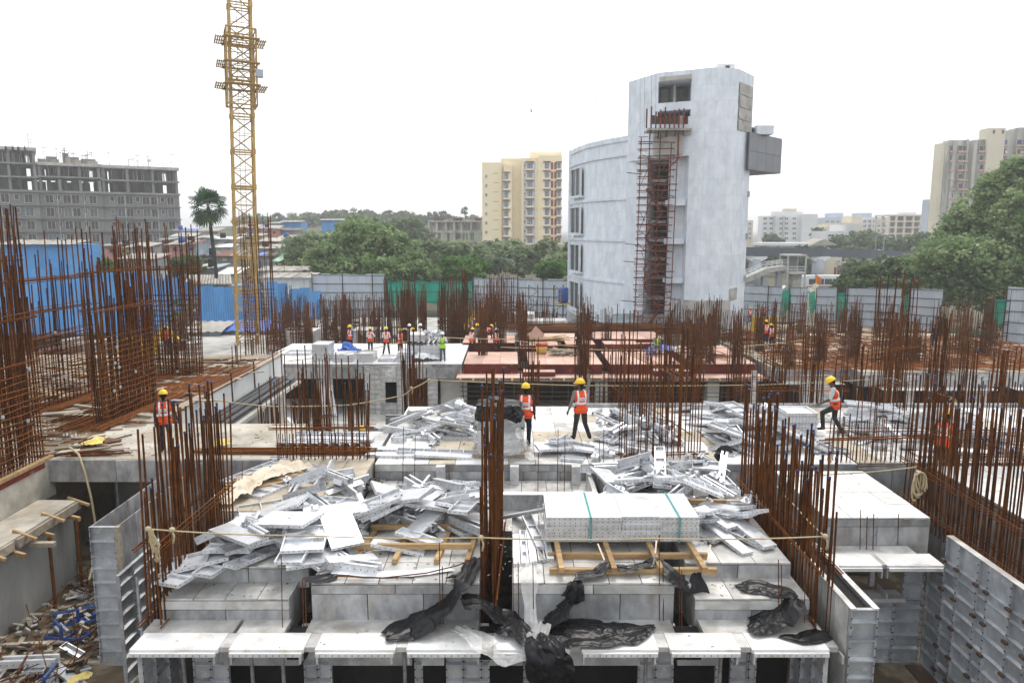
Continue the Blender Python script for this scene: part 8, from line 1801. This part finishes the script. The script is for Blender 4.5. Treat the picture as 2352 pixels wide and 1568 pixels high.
worker('worker in a mint shirt and orange vest stepping over the deck', at(1915, 997, 0), R(72), 1.04, 'shirt_mint', 'trouser_charcoal', lean=.22, head_pitch=.45, sleeve=False, patch=False, hip=.84, armL=((-.08, .12, -.22), (-.02, .36, -.30)), armR=((.1, -.12, -.22), (.12, .02, -.44)), legL=((-.09, .34, .62), (-.1, .3, .2)), legR=((.09, .0, .44), (.1, -.22, .08)))
worker('worker in an orange vest bending low among the blue capped bars', at(2160, 1072, -.1), R(-42), 1.04, 'shirt_dark', 'trouser_charcoal', lean=.35, head_pitch=.3, sleeve=False, lettering=True, hip=.62, armR=((.08, .16, -.2), (.1, .34, -.36)), legL=((-.12, .3, .5), (-.12, .0, .08)), legR=((.12, .3, .5), (.12, .02, .08)))
# workers on the far deck
worker('worker in a blue sleeved shirt and orange vest beside the white stacks', at(806, 806, -1.9), R(150), 1.02, 'shirt_blue', 'trouser_navy', detail=False, patch=False, head_yaw=-.5)
worker('worker in an orange vest and white sleeves walking past the white stacks', at(851, 811, -1.9), R(-15), 1.0, 'shirt_white', 'trouser_navy', detail=False, lettering=False, sleeve=False, armR=((.12, .1, -.24), (.2, .2, -.42)))
worker('worker in a pale orange vest seen from behind on the far deck', at(888, 814, -1.9), R(5), 1.04, 'shirt_white', 'trouser_navy', detail=False, lettering=False, sleeve=False, legL=((-.12, .0, .46), (-.2, .0, .08)), legR=((.12, .05, .46), (.16, .1, .08)))
worker('worker in an orange vest over a dark shirt facing out on the far deck', at(920, 814, -1.9), R(185), 1.0, 'shirt_dark', 'trouser_charcoal', detail=False, patch=False, armL=((-.14, .02, -.22), (-.3, .05, -.3)))
worker('supervisor in a white helmet behind the tall panel load', at(942, 803, -1.9), R(150), 1.02, 'shirt_white', 'trouser_charcoal', None, 'helmet_white', detail=False, armR=((.1, .2, .05), (.1, .4, .05)))
worker('supervisor in a white helmet and dark white shirt behind the panel load', at(967, 803, -1.9), R(120), 1.03, 'shirt_white', 'trouser_charcoal', None, 'helmet_white', detail=False)
worker('worker in a yellow helmet bending over the panel load', at(957, 806, -1.9), R(90), .98, 'shirt_dark', 'trouser_charcoal', detail=False, lean=.4, patch=False, hip=.8)
worker('supervisor in a lime vest and white helmet standing on the far deck edge', at(1017, 829, -1.9), R(182), 1.06, 'shirt_white', 'trouser_grey', 'vest_lime', 'helmet_white', detail=False, patch=False, sleeve=False, armL=((-.1, .05, -.24), (.02, .22, -.24)), armR=((.1, .05, -.24), (-.02, .22, -.24)))
# crouching group and others
cr = dict(legL=((-.14, .32, .42), (-.12, .1, .08)), legR=((.14, .32, .42), (.12, .1, .08)), hip=.26, detail=False)
worker('worker in an orange vest crouching over the plywood', at(1083, 790, -1.75), R(-20), 1.05, 'shirt_olive', 'trouser_charcoal', lettering=False, lean=.3, armL=((-.1, .2, -.1), (-.1, .45, -.15)), **cr)
worker('bare vested worker kneeling beside the crouching one', at(1097, 786, -1.75), R(170), 1.05, 'shirt_olive', 'trouser_charcoal', None, lean=.1, legL=((-.12, .2, .1), (-.12, -.15, .08)), legR=((.12, .25, .35), (.12, .2, .08)), hip=.45, detail=False)
worker('worker in an orange vest bent double over the plywood', at(1113, 790, -1.75), R(-60), 1.05, 'shirt_maroon', 'trouser_charcoal', lettering=False, lean=1.25, hip=.8, detail=False, armL=((-.03, .25, -.02), (-.02, .5, -.0)), armR=((.03, .25, -.02), (.02, .5, -.0)))
worker('worker squatting beside the plywood edge in an orange vest', at(1142, 790, -1.75), R(10), 1.05, 'shirt_maroon', 'trouser_charcoal', lettering=False, helmet='helmet_white', lean=.5, **cr)
worker('bareheaded youth in a dark shirt standing on the plywood with one arm out', at(1328, 812, -1.9), R(175), 1.0, 'shirt_dark', 'trouser_charcoal', None, None, detail=False, sleeve=False, armL=((-.2, .1, -.1), (-.42, .2, -.14)))
worker('seated man in a lime vest with a hand to his mouth on blue sacks', at(1508, 806, -1.65), R(170), 1.05, 'shirt_olive', 'trouser_grey', 'vest_lime', None, detail=False, patch=False, hip=.3, legL=((-.12, .38, .36), (-.12, .42, -.05)), legR=((.12, .38, .36), (.12, .42, -.05)), armR=((.05, .18, -.2), (-.1, .22, .05)))
for (x, y, lab, yw, kw) in [(1868 - 208, 745, 'worker in a red vest standing amid the rebar beyond the plywood', 0, {}), (1690, 752, 'worker bending amid the rebar beyond the plywood', 60, dict(lean=.6)), (1756, 735, 'worker with a yellow helmet behind the yellow shutter', 20, {}), (1740, 738, 'worker leaning over the yellow shutter', 90, dict(lean=.5)), (1722, 740, 'worker beside the yellow shutter facing the tower', 0, {}), (1939, 735, 'worker by the green net panel on the far side', 30, {}), (1772, 800, 'worker crouching in the cream deck reinforcement', 0, dict(lean=.4)), (1758, 790, 'worker in an orange vest standing in the cream deck reinforcement', 0, {}), (2145, 800, 'worker in dark clothes standing by the narrow grey sheets', 0, dict(vest=None, helmet=None, shirt='shirt_dark')), (385, 815, 'worker in red behind the raft cages', 30, dict(shirt='red_paint', vest=None, helmet=None)), (815, 1008, 'worker in the pit with only helmet and shoulders showing', 20, {})]:
    z = -2.5 if x < 1800 and y < 760 else -1.9
    if x == 385: z = -1.2
    if y < 760: z = -4.5
    loc = at(x, y, z)
    if x == 815: loc = Vector((qx(815, 25), 25.2, -2.55))
    worker(lab, loc, R(yw), 1.0, **{**dict(shirt='shirt_maroon', detail=False, lettering=False), **kw})
# hose of tiny figures on the grey block's roof
for k, (x, lab) in enumerate([(14, 'tiny figure in pink on the grey block roof'), (30, 'tiny squatting figure on the grey block roof'), (43, 'tiny figure in dark clothes on the grey block roof'), (58, 'tiny figure in blue on the grey block roof')]):
    q = Q(x, 350, 157); worker(lab, Vector((q.x, 157, q.z - .3)), R(30 * k), 1.0, ['shirt_maroon', 'shirt_dark', 'shirt_dark', 'shirt_blue'][k], 'trouser_navy', None, None, detail=False)
# white helmet left on the plywood
q = P(1232, 808, -1.9)

# ================================================================ haze
mb = MB(); mb.box(-3100, 3100, -260, 4100, G - 1.5, 47)
hz_o = mb.build('haze', 'dark', None); hz_o.data.materials.clear(); tag(hz_o, kind='stuff')
mm_ = bpy.data.materials.new('haze_air'); mm_.use_nodes = True; nn = mm_.node_tree.nodes; nn.clear(); vo = nn.new('ShaderNodeVolumePrincipled'); vo.inputs['Color'].default_value = (.97, .98, .99, 1); vo.inputs['Density'].default_value = 0.0007; vo.inputs['Anisotropy'].default_value = 0.2
ou = nn.new('ShaderNodeOutputMaterial'); mm_.node_tree.links.new(vo.outputs[0], ou.inputs['Volume']); hz_o.data.materials.append(mm_)
# ================================================================ clutter on and behind the raft
rgc = random.Random(44)
for k in range(26):
    x, y = rgc.uniform(60, 540), rgc.uniform(850, 960); p = P(x, y, .02)
    if p.x > -11.4: continue
    a = rgc.uniform(-.5, .9); l = rgc.uniform(1.2, 3); v = Vector((math.cos(a), math.sin(a), 0)) * l / 2; m = MB(); m.bar(p - v + Vector((0, 0, .03)), p + v + Vector((0, 0, .05)), rgc.uniform(.1, .25), .04)
    tag(m.build('loose_plank', rgc.choice(['timber', 'timber_grey', 'concrete_light']), None), 'loose plank lying on the muddy raft among the cages', 'plank', 'planks on the raft')
for k, (x, y, lab) in enumerate([(150, 930, 'bundle of brown bars across the muddy raft'), (250, 905, 'thin bundle of bars by the woven cage'), (330, 885, 'spread bundle of bars near the far raft cage'), (60, 955, 'bundle of bars behind the great cage')]):
    a = P(x - 60, y + 14, .03); b = P(x + 120, y - 38, .03)
    if max(a.x, b.x) < -11.2: bundle('bar_bundle', lab, a, b, 34, .035, 'rust_band', .5)
for k, (x, y, Y, wv, hv, m_, lab) in enumerate([(150, 835, 42, 5, 1.3, 'hut6', 'dark brown timber stack behind the puddle cage'), (60, 820, 44, 6, 1.5, 'steel_brown', 'brown scaffold frame stack behind the great cage'), (215, 850, 39, 3.4, 1.0, 'blue_plastic', 'blue steel frames stacked behind the raft'), (300, 845, 40, 3.0, .9, 'alu_worn', 'grey panel stack behind the raft'), (365, 800, 50, 5, 1.6, 'concrete', 'grey block wall behind the raft'), (100, 790, 54, 9, 1.6, 'dark', 'long dark shed below the blue fence'), (250, 795, 52, 6, 1.4, 'hut4', 'low dark hut below the blue fence')]):
    q = Q(x, y, Y); t = thing('material_stack', (q.x, Y, -4.9), lab, 'stack'); z1 = q.z + hv / 2 + 4.9
    n = max(3, int(wv / .8))
    for i in range(n):
        for j in range(3): lbox(t, 'stacked_piece', m_, -wv / 2 + wv * i / n + .02 + uni(-.05, .05), -wv / 2 + wv * (i + 1) / n - .02, -.8 + uni(-.1, .1), .8, z1 * j / 3 + .01, z1 * (j + 1) / 3 * (1 if j < 2 else uni(.85, 1)))
# small litter on the decks: clips, pins, chips and splinters nobody could count
m = MB(); rgl = random.Random(71)
def bits(n, xr, yr, z, s=(.006, .03)):
    for k in range(n):
        x, y = rgl.uniform(*xr), rgl.uniform(*yr); a = rgl.uniform(0, 3.1); l = rgl.uniform(*s); v = Vector((math.cos(a), math.sin(a), 0)) * l; m.bar(Vector((x, y, z + .008)) - v, Vector((x, y, z + .008)) + v, rgl.uniform(.006, .015), .01, mi=rgl.choice([0, 1, 1, 2, 2]))
bits(36, (-6, 5.1), (10.95, 11.8), ZL); bits(160, (-3.3, 2.6), (11.9, 14.6), .004); bits(26, (-5.7, -3.8), (11.9, 12.4), -.28); bits(26, (3.2, 4.9), (11.9, 12.5), -.28); bits(160, (-3.4, 2), (15.1, 18.2), -.42); bits(300, (-3.4, 16), (18.4, 24.3), .004, (.01, .06)); bits(120, (-12, -6.4), (18.8, 22), 0, (.02, .08)); bits(24, (6.6, 8.7), (14.9, 17.8), -.05)
o = m.build('deck_litter', ['steel_brown', 'timber_grey', 'spacer'], None); tag(o, 'scattered clips, splinters and chips on the decks', 'litter', kind='stuff')
m = MB()
for k in range(420):
    x, y = rgl.uniform(-11.2, -8.4), rgl.uniform(9.5, 18.2); a = rgl.uniform(0, 3.1); l = rgl.uniform(.05, .3); z = -2.96 + rgl.random() * .15; v = Vector((math.cos(a), math.sin(a), rgl.uniform(-.3, .3))) * l / 2; m.bar(Vector((x, y, z)) - v, Vector((x, y, z)) + v, rgl.uniform(.02, .1), rgl.uniform(.015, .05), mi=rgl.choice([0, 1, 2, 3, 4]))
o = m.build('court_rubble', ['steel_brown', 'timber_grey', 'concrete', 'alu_worn', 'dark'], None); tag(o, 'brown rubble of chips and offcuts covering the court floor', 'rubble', kind='stuff')
m = MB()
for k in range(700):
    x, y = rgl.uniform(-20, -11.2), rgl.uniform(19, 34); a = rgl.choice([.3, .5, .2]) + rgl.gauss(0, .3); l = rgl.uniform(.2, 1.2); v = Vector((math.cos(a), math.sin(a), 0)) * l / 2; m.bar(Vector((x, y, .02)) - v, Vector((x, y, .03)) + v, rgl.choice([.02, .03, .08]), .03, mi=rgl.choice([0, 0, 1, 2]))
o = m.build('raft_litter', ['rust_band', 'timber_grey', 'dark'], None); tag(o, 'short bars, chips and mud lumps littering the raft', 'litter', kind='stuff')
